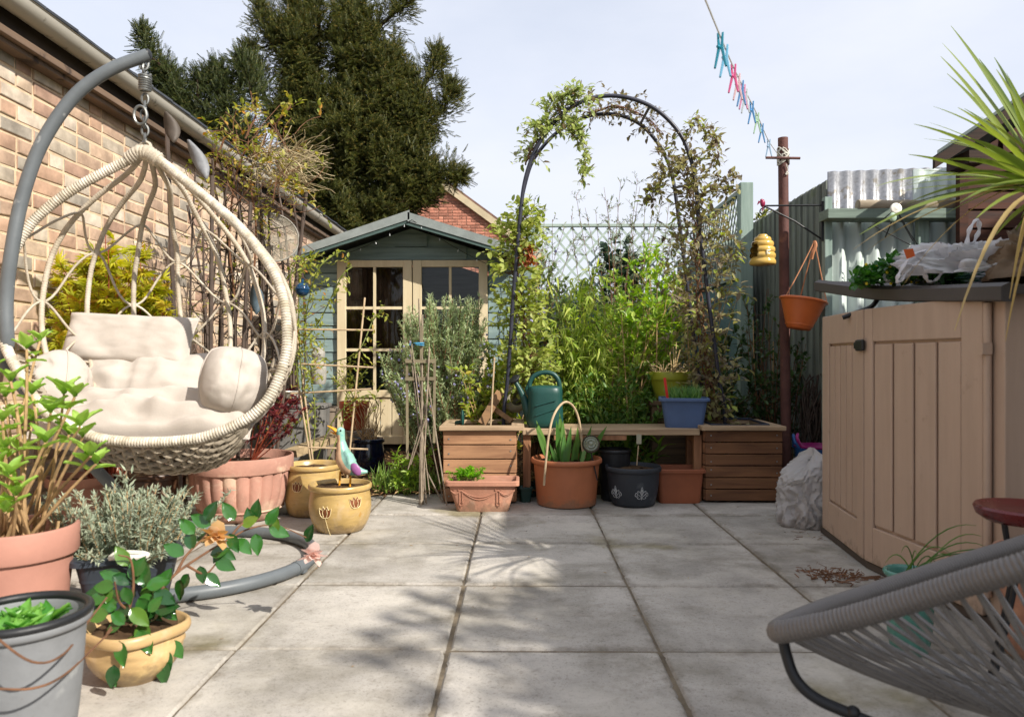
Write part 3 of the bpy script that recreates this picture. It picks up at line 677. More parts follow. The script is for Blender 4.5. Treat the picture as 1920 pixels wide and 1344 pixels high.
# ------------------------------------------------------------------ lattice fences at the back
fg = woodmat('fence_green', '#a3b0a6', '#8a988f', 'X', island=.12, grain=16); fgz = woodmat('fence_green_post', '#8fa097', '#71837b', 'Z', island=.08, grain=14)
fgt = woodmat('fence_teal', '#6a8482', '#526b6a', 'X', island=.14, grain=16)
def lattice(mb, org, ux, w_, z0, z1, pitch, sw, nrm, sl=1.0):
    org, ux, nrm = Vector(org), Vector(ux), Vector(nrm); h = z1 - z0
    for sgn, off in ((1, 0), (-1, .008)):
        c = -h / sl
        while c < w_ + h / sl:
            xs = []
            for (x0, zA, x1, zB) in ((c, z0, c + h/sl, z1),) if sgn > 0 else ((c, z1, c + h/sl, z0),):
                t0 = max(0, (0 - x0) / (x1 - x0)); t1 = min(1, (w_ - x0) / (x1 - x0))
                if t1 > t0 + .02:
                    p = org + ux*(x0 + (x1-x0)*t0) + Vector((0,0,zA + (zB-zA)*t0)) + nrm*off; q_ = org + ux*(x0 + (x1-x0)*t1) + Vector((0,0,zA + (zB-zA)*t1)) + nrm*off
                    mb.beam(p, q_, .007, sw, up=nrm.cross(q_-p))
            c += pitch
def mb_lat(*a): m = MB(); lattice(m, *a); return m
Zb = 7.5; p0, p1 = W(1005, 672, Zb), W(1300, 672, Zb); ztop = sz(421, Zb)
bf = thing('lattice_fence', 'pale green lattice topped back fence seen through the arch', 'fence', (p0.x, p0.y, 0))
mb_lat(p0 - Vector((0,0,H)), (1,0,0), p1.x - p0.x, 1.42, ztop - .03, .125, .022, (0,1,0), 1.15).build('lattice', fg, bf, smooth=0)
b_ = MB(); b_.box(((p0.x+p1.x)/2, p0.y, ztop - .012), (p1.x-p0.x+.06, .05, .03)); b_.box(((p0.x+p1.x)/2, p0.y, 1.42), (p1.x-p0.x, .045, .05)); b_.build('rail', fg, bf, smooth=0, bev=.003)
b_ = MB(); z = .03
while z < 1.38: b_.box(((p0.x+p1.x)/2, p0.y + .01, z + .065), (p1.x-p0.x, .02, .127)); z += .131
b_.box(((p0.x+p1.x)/2, p0.y + .026, .72), (p1.x-p0.x, .01, 1.36))
b_.build('board_panel', fgt, bf, smooth=0, bev=.003)
for x in (p0.x - .05, p1.x + .04):
    b_ = MB(); b_.box((x, p0.y, ztop/2), (.08, .08, ztop)); b_.build('post', fgz, bf, smooth=0, bev=.004)
q0 = W(1397, 672, 5.8); q1 = Vector((q0.x, 7.42, 0)); zt2 = sz(349, 5.8)
sf = thing('lattice_fence', 'lattice panel on a thick pale green post beside the grey fence', 'fence', (q0.x, q0.y, 0))
mb_lat((q0.x, q0.y + .05, 0), (0,1,0), q1.y - q0.y - .05, 1.5, zt2 - .04, .085, .016, (-1,0,0), 1.5).build('lattice', fg, sf, smooth=0)
b_ = MB(); b_.box((q0.x, (q0.y+q1.y)/2, zt2 - .02), (.045, q1.y-q0.y, .035)); b_.box((q0.x, (q0.y+q1.y)/2, 1.5), (.045, q1.y-q0.y, .05)); b_.build('rail', fg, sf, smooth=0, bev=.003)
b_ = MB(); z = .03
while z < 1.45: b_.box((q0.x + .012, (q0.y+q1.y)/2, z + .065), (.02, q1.y-q0.y, .127)); z += .131
b_.box((q0.x + .028, (q0.y+q1.y)/2, .76), (.01, q1.y-q0.y, 1.44))
b_.build('board_panel', fgt, sf, smooth=0, bev=.003)
b_ = MB(); b_.box((q0.x, q0.y, zt2/2 + .005), (.10, .10, zt2 + .03)); b_.build('post', fgz, sf, smooth=0, bev=.006)
# grey feather-edge fence on the right
gf = thing('board_fence', 'weathered grey vertical board fence running back on the right', 'fence', (1.95, 4.7, 0))
gfm = woodmat('grey_board', '#80857c', '#5c625b', 'Z', island=.16, grain=22, weather=(3, '#6f775c', .62))
b_ = MB(); y = 4.66; fx = 1.955
while y < 9.0:
    b_.add([(fx, y, .02), (fx, y+.118, .02), (fx, y+.118, 1.955+U(-.006,.006)), (fx, y, 1.955+U(-.006,.006)), (fx-.022, y, .02), (fx-.006, y+.118, .02), (fx-.006, y+.118, 1.95), (fx-.022, y, 1.95)], [(4,7,6,5),(0,1,2,3),(0,4,5,1),(3,2,6,7),(0,3,7,4),(1,5,6,2)]); y += .105
b_.build('board_panel', gfm, gf, smooth=0)
b_ = MB(); b_.box((fx + .04, 6.8, 1.5), (.05, 4.4, .08)); b_.box((fx + .04, 6.8, .4), (.05, 4.4, .08)); b_.build('rail', gfm, gf, smooth=0)

# ------------------------------------------------------------------ corrugated iron screen
Zc = 4.5; cf = thing('corrugated_fence', 'corrugated iron screen of mint and bare galvanised sheets on a timber rail', 'fence', W(1560, 672, Zc) - Vector((0,0,H)))
def corr(mb, x0, x1, y, z0, z1, pitch=.081, amp=.011, ph=0, tilt=0):
    n = int((x1-x0)/pitch*10); xs = np.linspace(x0, x1, n)
    P = [[(x, y + amp*math.sin(2*math.pi*(x-x0)/pitch + ph), z0), (x, y + amp*math.sin(2*math.pi*(x-x0)/pitch + ph), z1 + tilt*(x-x0))] for x in xs]
    mb.surf(P)
mintm = mat('mint_paint', '#b3bdb7', .4, .06, 4, bump=.05, bscale=30, speck=(9, '#94a397', .64), stretch=(1,1,.4))
galvm = mat('galvanised', '#96979a', .4, .2, 60, metal=.5, speck=(24, '#7f7a72', .56))
cy = W(1600, 672, Zc).y
c_ = MB(); corr(c_, sx(1554, 4.56), sx(1812, 4.56), cy + .07, 1.45, sz(321, 4.56), ph=2, tilt=.035); 
t_ = MB(); corr(t_, sx(1552, Zc), sx(1812, Zc), cy, .05, sz(398, Zc), pitch=.105, amp=.024); 
c_.build('galvanised_sheet', galvm, cf, smooth=80, solid=.0015); t_.build('mint_sheet', mintm, cf, smooth=80, solid=.0015)
p2_ = MB(); corr(p2_, sx(1712, 4.55), sx(1812, 4.55), cy + .05, 1.4, sz(318, 4.55), ph=2, tilt=.03); p2_.build('mint_sheet', mintm, cf, smooth=80, solid=.0015)
r_ = MB(); r_.box(((sx(1545,4.4)+sx(1800,4.4))/2, W(1600,672,4.41).y, (sz(394,4.4)+sz(413,4.4))/2), (sx(1800,4.4)-sx(1545,4.4), .14, .058)); r_.build('rail', woodmat('rail_green', '#7d8c80', '#5e6b62', 'X', grain=16), cf, smooth=0, bev=.003)
r_ = MB(); r_.box((sx(1548,4.48), W(1548,672,4.46).y, sz(372,4.48)/2), (.045, .05, sz(372,4.48))); r_.build('post', fgz, cf, smooth=0, bev=.003)
r_ = MB(); r_.box((sx(1722,4.48), W(1722,672,4.46).y - .02, sz(388,4.48)/2+.2), (.065, .04, sz(388,4.48)-.4)); r_.build('stud', fgz, cf, smooth=0, bev=.003)
lg = MB(); a, b = W(1608, 386, 4.36), W(1790, 384, 4.40)
lg.tube([a.lerp(b, t/8) + rv(.003) for t in range(9)], [.034, .033, .034, .032, .033, .03, .031, .03, .03], 12); solo(lg, 'log', mat('grey_log', '#a89c88', .85, .2, 10, bump=.6, bscale=30, stretch=(.3,1,1), col2='#7b6f5d'), 'grey round log lying on the timber rail of the iron screen', 'log', a)
# round white fitting with wire legs
o = thing('garden_spinner', 'round white disc with crossed wire legs fixed before the iron screen', 'ornament', W(1680, 390, 4.2)); c = W(1680, 391, 4.2)
m_ = MB(); m_.lathe([(0,-.012),(.03,-.01),(.033,0),(.03,.008),(.02,.011),(.018,.008),(.012,.012),(0,.013)], c, 20, M=Matrix.Rotation(R(80), 3, 'X')); m_.build('disc', mat('white_enamel', '#dedbd0', .35, .06, 9), o)
m_ = MB()
for (x, y) in ((1628,428),(1712,452),(1726,468),(1660,445)): m_.tube([c, c.lerp(W(x, y, 4.3), .5) + Vector((0,0,-.01)), W(x, y, 4.3)], .0035, 5)
m_.tube(qcurve(W(1640,424,4.3), W(1712,462,4.32), .02, 5), .003, 5); m_.build('wire_legs', M_['black_metal'], o)
b2_ = MB(); b2_.ball(c + Vector((-.02, -.005, -.05)), (.022, .012, .028)); b2_.build('pointer', mat('pale_green_metal', '#9db39b', .5, .1, 9), o)

# ------------------------------------------------------------------ dark brown shed, top right
bs = thing('brown_shed', 'dark brown timber shed with felt roof behind the storage box', 'shed', (sx(1795, 4.33), cy - .2, 0))
Zs = 4.33; ys = W(1850, 672, Zs).y; x0 = sx(1797, Zs); bsm = woodmat('brown_board', '#4a2c20', '#2b1a14', 'X', island=.2, grain=20)
w = MB(); z = .05; rz_ = lambda x: sz(306, Zs) + .62*(x - x0)
xr = x0 + 1.5; rx = x0 + 3.0
while z < 4.2:
    xa = max(x0, x0 + (z + .1 - sz(306, Zs)) / .62) if z + .1 > sz(306, Zs) else x0
    xb = rx - (xa - x0)
    if xb - xa > .05: w.add([(xa,ys,z),(xb,ys,z),(xb,ys,z+.108),(xa,ys,z+.108),(xa,ys-.02,z+.003),(xb,ys-.02,z+.003),(xb,ys-.010,z+.105),(xa,ys-.010,z+.105)], [(4,5,6,7),(0,1,5,4),(7,6,2,3),(0,4,7,3),(1,2,6,5)])
    z += .11
w.prism([(x0, ys+.002, .03), (rx, ys+.002, .03), (rx, ys+.002, rz_(x0)), (xr, ys+.002, rz_(xr)), (x0, ys+.002, rz_(x0))], (2.2, 2.4, 0)); w.box((x0 + .01, ys - .02, rz_(x0)/2), (.05, .04, rz_(x0)))
w.build('wall', bsm, bs, smooth=0)
yr = ys - .26; ex0 = sx(1756, 4.08); rf = MB(); f0 = Vector((ex0, yr, sz(289, 4.08))); f1 = Vector((xr, yr, sz(289, 4.08) + .67*(xr - ex0)))
f2 = Vector((2*xr - ex0, yr, f0.z))
for e_ in (f0, f2): rf.prism([e_, f1, f1 + Vector((2.75, 3, 0)), e_ + Vector((2.75, 3, 0))], (0, 0, .018))
rf.build('roof', felt, bs, smooth=0)
vb = MB()
for e_ in (f0, f2): vb.prism([e_ + Vector((0,.02,-.005)), f1 + Vector((0,.02,-.005)), f1 + Vector((0,.02,-.09)), e_ + Vector((0,.02,-.075))], (0, .025, 0))
vb.box((x0 - .03, ys - .12, sz(302, 4.2)), (.09, .22, .07)); vb.build('barge_board', woodmat('dark_barge', '#3b2b22', '#241a15', 'X', island=.1), bs, smooth=0)

# ------------------------------------------------------------------ beige storage box
over(beige, 4, '#8f7863', .55, .75, .4, stretch=(1,1,.5)) if 0 else None
bx = thing('storage_box', 'large beige plastic storage box with panelled doors and raised lid', 'storage box', G(1625, 1065))
F1, F2, F3 = W(1548, 672, 3.485), W(1626, 672, 2.926), W(1853, 672, 2.28)
beige = mat('beige_plastic', '#af9784', .55, .05, 3, bump=.10, bscale=8, stretch=(9,9,.8))
over(beige, 3, '#bda795', .5, .75, .35, stretch=(1,1,.6)); over(beige, 14, '#7d6754', .62, .74, .4); splash(beige, .10)
zt, zb = 1.025, .035
def face(a, b):
    a = Vector((a.x, a.y, 0)); b = Vector((b.x, b.y, 0)); u = (b - a).normalized(); n = Vector((u.y, -u.x, 0)); n = n if n.x < 0 else -n
    return a, u, n, (b - a).length
def pbox(mb, fr, s0, s1, z0, z1, d0, d1):              # box in a face frame
    a, u, n, L_ = fr; V = []
    for d in (d0, d1):
        for (s_, z_) in ((s0,z0),(s1,z0),(s1,z1),(s0,z1)): V.append(a + u*s_ + n*d + Vector((0,0,z_)))
    mb.add(V, [(0,3,2,1),(4,5,6,7),(0,1,5,4),(1,2,6,5),(2,3,7,6),(3,0,4,7)])
for (a, b, npl, la, lb) in ((F1, F2, 5, .10, .075), (F2, F3, 4, .06, .10)):
    fr = face(a, b); L_ = fr[3]; d = MB()
    pbox(d, fr, .004, L_-.004, zb, zt, -.03, 0)
    pbox(d, fr, .004, la, zb, zt, .001, .016); pbox(d, fr, L_-lb, L_-.004, zb, zt, .001, .016)
    pbox(d, fr, la + .001, L_-lb - .001, zt-.13, zt, .001, .0155); pbox(d, fr, la + .001, L_-lb - .001, zb, zb+.14, .001, .0155)
    pw = (L_-la-lb) / npl
    for i in range(npl): pbox(d, fr, la + pw*i + .007, la + pw*(i+1) - .007, zb+.15, zt-.14, .001, .011)
    dd = d.build('door', beige, bx, smooth=0, bev=.004)
    if a is F1:
        h = MB(); pbox(h, fr, L_-.05, L_+.03, .86, .905, .017, .032); pbox(h, fr, L_-.075, L_-.05, .868, .897, .017, .03); h.build('latch', M_['black_plastic'], dd, smooth=0, bev=.006)
    else:
        h = MB(); a_, u_, n_, _ = fr; p = a_ + u_*(L_+.012) + n_*.012
        h.tube([p + Vector((0,0,.10)), p + Vector((0,0,1.0))], .012, 10); h.box(p + n_*.01 + Vector((0,0,.86)), (.03, .03, .035)); h.build('hinge', beige, dd)
side = MB(); fs = W(1893, 672, 2.2); fr3 = face(F3, fs)
side.box((F3.x + .05, F3.y - .035, (zt+zb)/2 + .01), (.09, .07, zt-zb)); side.box(((F3.x + 2.2)/2 + .05, F3.y - .04, (zt+zb)/2), (2.2 - F3.x - .1, .05, zt-zb-.02))
for i in range(6): side.box((F3.x + .17 + i*.11, F3.y - .068, (zt+zb)/2), (.095, .012, zt-zb-.2))
side.box((2.2, (F1.y+F3.y)/2, (zt+zb)/2), (.04, F1.y-F3.y, zt-zb)); side.box(((F1.x+2.2)/2, F1.y + .02, (zt+zb)/2), (2.2-F1.x, .04, zt-zb))
side.build('body', beige, bx, smooth=0, bev=.004)
ba = MB(); ba.prism([(F1.x - .005, F1.y + .05, .0), (F2.x - .004, F2.y, .0), (F3.x + .0, F3.y - .05, 0), (2.22, F3.y - .05, 0), (2.22, F1.y + .06, 0)], (0, 0, .032)); ba.build('base', mat('dark_taupe', '#4b423b', .7, .15, 8), bx, smooth=0, bev=.004)
lidm = mat('lid_grey', '#4b4644', .6, .1, 6, bump=.1, bscale=80)
L1, L2, L3 = W(1531, 533, 3.62), W(1660, 547, 2.86), W(1885, 543, 2.15); front = catmull([L1, L2, L3], 10)
ld = MB(); P = []
for p in front:
    bk = Vector((2.34, p.y, p.z + .0)); nseg = 6
    P.append([p + Vector((0, 0, -.035)), p + Vector((-.012, 0, -.03)), p + Vector((-.012, 0, .01)), p + Vector((.012, 0, .022)), p + Vector((.06, 0, .014)), bk + Vector((0,0,.014)), bk + Vector((0,0,-.012)), p + Vector((.02, 0, -.012)), p + Vector((.02, 0, -.035)), p + Vector((0, 0, -.035))])
ld.surf(P); n_ = len(P[0])
for row, rev in ((0, 0), (-1, 1)): ld.add(P[row][:-1], [tuple(range(n_-1)) if rev else tuple(range(n_-1))[::-1]])
lid = ld.build('lid', lidm, bx, smooth=30)
stt = MB(); stt.tube(catmull([W(1650, 552, 3.0), W(1634, 575, 3.02), W(1600, 588, 3.08), W(1580, 596, 3.1)], 5), [.016]*16, 8, flat=.6); stt.build('lid_arm', M_['black_plastic'], lid)
# ================================================================== POTS
def potgeo(px, yb, hwb, yr, hwr):
    Zf = F*H/(yb - 672); Zc = Zf
    for _ in range(5): Zc = Zf + hwb / F * Zc
    c = W(px, 672, Zc); c.z = 0
    return c, hwb/F*Zc, hwr/F*Zc, H - (yr - 672)/F*Zc, Zc
def soil_disc(o, c, r, z, m=None):
    s_ = MB(); P = []
    for k in range(7):
        P.append([(c.x + r*k/6*math.cos(a), c.y + r*k/6*math.sin(a), z + .012*noise.noise(Vector((a*2, k*.7, c.x*9))) + .01*(1-k/6)) for a in [2*math.pi*i/24 for i in range(25)]])
    s_.surf(P); s_.build('soil', m or M_['soil'], o)
def pot(name, label, c, rb, rt, h, m, rim=(.012, .05), belly=0, lip='band', rf=None, soil=.86, n=48, group=None, cat='pot', z0=0, wall=.012, soilm=None):
    o = thing(name, label, cat, (c.x, c.y, z0), group)
    rw, rh = rim; prof = [(0, .004), (rb*.9, 0), (rb, .008)]
    K = 14; hb = h - rh
    for k in range(1, K + 1):
        t = k / K; r = rb + (rt - rw - rb)*t + belly*math.sin(math.pi*t**.9)
        prof.append((r, .008 + (hb - .008)*t))
    body_top = prof[-1][0]
    b = MB(); cc = (c.x, c.y, z0)
    if lip == 'band':
        b.lathe(prof + [(body_top - wall, hb), (body_top - wall, hb - .01)], cc, n, rf=rf)
        b.build('body', m, o, smooth=50)
        r_ = MB(); rp = [(body_top - .002, hb - .004), (rt - .003, hb - .002), (rt - .001, hb + .003), (rt, h - .006), (rt - .003, h), (rt - wall + .002, h), (rt - wall, h - .004), (rt - wall - .004, h*soil - .02)]
        r_.lathe(rp, cc, n, rf=None); r_.build('rim', m, o, smooth=50)
    else:                                                # rolled lip
        pr = prof[:]
        for k in range(9):
            a = -math.pi/2 + math.pi*1.25*k/8; pr.append((body_top + rw*.55 + rw*.6*math.cos(a)*1.0, hb + rh/2 + rh/2*math.sin(a)))
        pr.append((body_top - wall*.4, hb + rh*.4)); pr.append((body_top - wall, h*soil - .02))
        b.lathe(pr, cc, n, rf=rf); b.build('body', m, o, smooth=50)
    soil_disc(o, Vector((c.x, c.y, 0)), (rt - rw*.6 - wall) * .97, z0 + h*soil, soilm)
    return o

def decal(mb, c, profr, ang, z, pts, off=.0025):        # shape (u,v in metres) wrapped round a pot
    V = []
    for (u, v) in pts:
        r = profr(z + v) + off; a = ang + u / r; V.append((c.x + r*math.cos(a), c.y + r*math.sin(a), z + v))
    return V
def pot_r(rb, rt, rw, h, rh, belly):
    hb = h - rh
    return lambda z: rb + (rt - rw - rb)*max(0, min(1, z/hb)) + belly*math.sin(math.pi*max(0, min(1, z/hb))**.9)
# tulip pots
tulip_m = mat('tulip_brown', '#6e3f22', .4, .3, 40); tline = mat('tulip_outline', '#e6d3a0', .5, .1, 20)
def tulips(o, c, f, spots):
    for (ang, z, s_, stem) in spots:
        t = MB(); outl = [(-.5,0),(-.62,.35),(-.66,.8),(-.4,.62),(-.22,1.0),(0,.68),(.22,1.0),(.4,.62),(.66,.8),(.62,.35),(.5,0),(.25,-.18),(-.25,-.18)]
        for k_, off, mi in ((1.0, .003, 0),):
            cen = decal(t, c, f, ang, z, [(0, .35*s_)], off + .001); v = cen + decal(t, c, f, ang, z, [(u*s_*k_, w_*s_*k_) for (u, w_) in outl], off); n = len(outl)
            t.add(v, [(0, 1 + i, 1 + (i+1) % n) for i in range(n)], mi)
        t.tube(decal(t, c, f, ang, z, [(u*s_*1.06, w_*s_*1.04) for (u, w_) in outl + outl[:1]], .003), .0016, 4, mi=1)
        for u0 in (-.22, .22): t.tube(decal(t, c, f, ang, z, [(u0*s_*.8, -.1*s_), (u0*s_*1.3, .3*s_), (u0*s_, .75*s_)], .004), .0012, 4, mi=1)
        if stem: t.tube(decal(t, c, f, ang, z, [(0, -.18*s_), (.15*s_, -1.4*s_), (.55*s_, -3.0*s_)], .0025), .0013, 4, mi=1)
        t.build('tulip_motif', [tulip_m, tline], o, smooth=0)
c, rb, rt, h, Zp = potgeo(638, 1003, 44, 905, 58); TP = (c, rb, rt, h)
o = pot('glazed_pot', 'mustard glazed pot with brown tulip motifs holding the painted duck', c, rb, rt, h, M_['mustard_glaze'], (.012, .028), .022, 'roll', soil=.9)
f = pot_r(rb, rt, .012, h, .028, .022)
a0 = math.atan2(-c.y, -c.x)
tulips(o, c, f, [(a0 - .48, h*.42, .044, True), (a0 + .50, h*.60, .044, False)])
c2, rb, rt, h2, Zp = potgeo(588, 972, 46, 868, 52); h = h2
o = pot('glazed_pot', 'mustard tulip pot standing in shade behind the duck pot', c2, rb, rt, h, M_['mustard_glaze'], (.012, .028), .018, 'roll', soil=.9)
tulips(o, c2, pot_r(rb, rt, .012, h, .028, .018), [(a0 - .55, h*.55, .044, False)]); TP2 = (c2, rb, rt, h)
# large fluted terracotta pot
c, rb, rt, h, Zp = potgeo(452, 984, 66, 852, 95); BIG = (c, rb, rt, h)
def flute(a, k, z): return 1 + (.05*abs(math.sin(a*12))**.6 - .03) * (1 if .07 < z < .29 else 0)
o = pot('fluted_pot', 'big faded terracotta pot with vertical fluting and a broad rim', c, rb, rt, h, M_['terra_old'], (.014, .075), .018, 'band', rf=flute, n=168, soil=.86)
r_ = MB(); fr_ = pot_r(rb, rt, .014, h, .075, .018); r_.lathe([(fr_(.055), .05), (fr_(.055)+.006, .056), (fr_(.06), .062)], c, 64); r_.build('foot_ring', M_['terra_old'], o)
# hydrangea tub, left
Zh_ = 2.02; c = W(32, 672, Zh_); c.z = 0; HY = (c, .105, .150, H - (985-672)/F*Zh_)
pot('terracotta_pot', 'wide banded salmon terracotta pot at the left edge', c, .105, .150, HY[3], mat('salmon_terra', '#ab7b6b', .75, .1, 5, bump=.15, bscale=60, speck=(6, '#d0a18c', .62)), (.014, .075), 0, 'band', soil=.80)
# grey round pot, front left
Zg = 1.47; c = W(40, 672, Zg); c.z = 0; GR = (c, .085, .128, H - (1150-672)/F*Zg)
pot('lead_pot', 'round lead grey pot with a black rolled rim in the front left corner', c, .085, .124, GR[3], M_['lead_grey'], (.010, .022), .004, 'roll', soil=.86, wall=.008)
rr = MB(); rr.tube([(c.x + .119*math.cos(a), c.y + .119*math.sin(a), GR[3]) for a in [2*math.pi*i/48 for i in range(48)]], .009, 10, closed=True); solo_ = rr.build('rim', M_['black_plastic'], bpy.data.objects['lead_pot'])
# yellow camellia pot
c, rb, rt, h, Zp = potgeo(254, 1290, 52, 1165, 90); CA_ = (c, rb, rt, h)
o = pot('yellow_pot', 'rounded yellow ochre pot with pouting rim beside the grey ring foot', c, rb, rt, h, M_['mustard_worn'], (.014, .03), .020, 'roll', soil=.88, rf=lambda a, k, z: 1 + (.06*math.sin(a*4+.6) if k > 12 else 0), n=64)
# square grey planter with lavender
Zl = 2.22; cl_ = W(240, 672, Zl); cl_.z = 0
def square_tub(name, label, c, a, b, h, taper, rz, m, rimw=.012, rimh=.02, z0=0, soil=.85, cat='planter', soilm=None):
    o = thing(name, label, cat, (c.x, c.y, z0)); cs, sn = math.cos(rz), math.sin(rz)
    def ring(f, z, ex=0):
        pts = []
        for (x, y) in ((-1,-1),(1,-1),(1,1),(-1,1)):
            for k in range(4):                            # rounded corners
                an = math.atan2(y, x) - math.pi/4 + math.pi/2*k/3; cr = min(a, b)*.12
                X = x*(a/2*f + ex - cr) + cr*math.cos(an); Yy = y*(b/2*f + ex - cr) + cr*math.sin(an)
                pts.append((c.x + X*cs - Yy*sn, c.y + X*sn + Yy*cs, z0 + z))
        return pts
    rings = [ring(taper, 0), ring(taper + .02, .012)] + [ring(taper + (1-taper)*t, h*t) for t in (.25, .5, .75)] + [ring(.985, h - rimh), ring(1, h - rimh, rimw), ring(1, h - .004, rimw), ring(1, h, rimw - .004), ring(1, h, -.004), ring(1, h - .006, -.008), ring(.97, h*soil - .03, -.008)]
    n = len(rings[0]); V = [p for r in rings for p in r]; fs = [(k*n+j, k*n+(j+1)%n, (k+1)*n+(j+1)%n, (k+1)*n+j) for k in range(len(rings)-1) for j in range(n)] + [tuple(range(n))[::-1]]
    b_ = MB(); b_.add(V, fs); b_.build('body', m, o, smooth=35)
    s_ = MB(); rg = ring(.96, h*soil, -.008); s_.add(rg + [(c.x, c.y, z0 + h*soil + .012)], [(i, (i+1)%n, n) for i in range(n)]); s_.build('soil', soilm or M_['soil'], o)
    return o
LAV_H = H - (1022-672)/F*Zl
square_tub('square_pot', 'square dark slate grey pot holding the lavender', cl_, .27, .27, LAV_H, .62, R(28), mat('slate_plastic', '#343a42', .35, .1, 6), .012, .018)
# orange round pot with irises
c, rb, rt, h, Zp = potgeo(1062, 956, 55, 857, 66); IR = (c, rb, rt, h)
pot('orange_pot', 'round bright orange plastic pot with iris leaves before the bench', c, rb, rt, h, M_['orange_plastic'], (.014, .03), 0, 'roll', soil=.9)
# dark pot with fleur de lis
c, rb, rt, h, Zp = potgeo(1187, 953, 40, 872, 52); FL = (c, rb, rt, h)
o = pot('ornate_pot', 'charcoal pot with white lily scroll motifs on its front', c, rb, rt, h, mat('charcoal_pot', '#2c3036', .6, .15, 8, bump=.1, speck=(12, '#43474b', .6)), (.010, .03), .006, 'roll', soil=.9)
f = pot_r(rb, rt, .010, h, .03, .006); wm = mat('worn_white', '#a9abab', .8, .2, 60)
for da in (-.75, .35):
    t = MB(); a_ = math.atan2(-c.y, -c.x) + da; s_ = .034; z = h*.36
    curves = [[(0,-.9),(0,-.3),(-.22,.3),(0,1.2),(.22,.3),(0,-.3)], [(0,-.5),(-.5,-.1),(-.95,.25),(-1.1,-.2),(-.8,-.35),(-.75,0)], [(0,-.5),(.5,-.1),(.95,.25),(1.1,-.2),(.8,-.35),(.75,0)], [(-.1,.1),(-.5,.5),(-.75,.45),(-.6,.25)], [(.1,.1),(.5,.5),(.75,.45),(.6,.25)], [(0,-.6),(-.45,-.75),(-.75,-.55),(-.55,-.45)], [(0,-.6),(.45,-.75),(.75,-.55),(.55,-.45)], [(0,-.2),(-.1,.3),(0,.8),(.1,.3),(0,-.2)]]
    for cv in curves: t.tube(decal(t, c, f, a_, z, [(p.x, p.y) for p in catmull([(u*s_, v*s_, 0) for (u, v) in cv], 5)], .0012), .0016, 4)
    t.build('lily_motif', wm, o)
# dark pots at the back of the bench foot
p_ = W(1152, 672, 4.35); pot('nursery_pot', 'black nursery pot half hidden between the orange pot and the ornate pot', Vector((p_.x, p_.y, 0)), .08, .10, .30, M_['black_plastic'], (.006, .02), 0, 'roll', soil=.93)
p_ = W(285, 672, 3.75); pot('dark_brown_pot', 'dark brown round pot in the shade under the hanging chair', Vector((p_.x, p_.y, 0)), .13, .17, .26, mat('brown_glaze', '#4a3324', .35, .3, 6), (.012, .03), .01, 'roll', soil=.9)
p_ = W(150, 672, 3.6); pot('terracotta_pot', 'shaded terracotta pot against the brick wall under the hanging chair', Vector((p_.x, p_.y, 0)), .11, .15, .26, M_['terracotta'], (.012, .04), 0, 'band', soil=.88)
# red plastic pot, blue pot by the summerhouse step
p_ = W(664, 672, 5.6); RED = Vector((p_.x, p_.y, 0))
st_ = MB(); st_.box((RED.x, RED.y, .16), (.26, .24, .26)); st_.box((RED.x + .02, RED.y - .01, .02), (.3, .28, .06)); solo(st_, 'concrete_block', mat('old_block', '#77716a', .9, .2, 8, bump=.5), 'grey concrete block under the red plastic pot', 'block', (RED.x, RED.y, 0), bev=.008)
pot('red_pot', 'red brown plastic flower pot standing by the summerhouse door', RED, .075, .112, H - (752-672)/F*5.6 - .292, mat('red_plastic', '#9a3d22', .45, .12, 8), (.008, .05), 0, 'band', z0=.292, soil=.9)
p_ = W(690, 672, 5.2); BLU = Vector((p_.x, p_.y, 0)); pot('blue_pot', 'dark blue glazed pot full of dead stems before the summerhouse', BLU, .09, .115, .27, mat('cobalt_glaze', '#10182e', .12, .4, 10, spec=.6), (.012, .03), .02, 'roll', soil=.9)
# trough of grey fibre clay behind the chair
p_ = W(535, 672, 4.75); TR = Vector((p_.x, p_.y, 0))
square_tub('grey_trough', 'long grey fibreclay trough behind the fluted pot', TR, .54, .26, H - (757-672)/F*4.75, .88, R(4), mat('fibreclay', '#6f6c68', .85, .12, 6, bump=.3), .006, .02, soil=.92)
tr2 = W(640, 672, 5.0); square_tub('grey_trough', 'small brown grey trough beside the summerhouse corner', Vector((W(600,672,5.0).x, tr2.y, 0)), .22, .22, .5, .85, R(8), mat('fibreclay_brown', '#75685a', .85, .15, 6, bump=.3), .006, .02, soil=.92)
lgp = MB(); a_, b_ = W(545, 850, 4.25), W(640, 815, 4.6); lgp.beam(a_, b_, .10, .04); solo(lgp, 'old_plank', woodmat('grey_wood', '#a18d6d', '#6e5d47', 'X', grain=18), 'weathered board lying behind the tulip pots', 'plank', a_)

# terracotta trough before the left planter
Zt = 3.965; Zt_b = F*H/(961-672); tl, tr = W(835, 672, Zt), W(973, 672, Zt); tcx = (tl + tr)/2; tc_ = Vector((tcx.x, Zt_b + .085, 0)); tw = tr.x - tl.x; th_ = H - (902-672)/F*(Zt)
tro = square_tub('terracotta_trough', 'small terracotta trough with moulded swags before the left planter', tc_, tw*.95, .19, th_, .74, 0, M_['terracotta'], .012, .025, soil=.82)
dm = MB(); hf = lambda z: -(.19/2)*(.74 + .26*z/th_) + tc_.y - .003
for ux in (-.115, .085):
    for (dx, w_, z0_, z1_) in ((0, .03, th_*.70, th_*.76), (0, .016, th_*.30, th_*.70), (0, .02, th_*.22, th_*.32)):
        dm.tube([(tc_.x + ux + k*w_/2, hf(zz), zz) for (k, zz) in ((-1, z1_), (-1, z0_), (1, z0_), (1, z1_))], .0022, 5)
    dm.tube([(tc_.x + ux + x, hf(z), z) for (x, z) in ((-.012, th_*.32), (0, th_*.16), (.012, th_*.32))], .0022, 5)
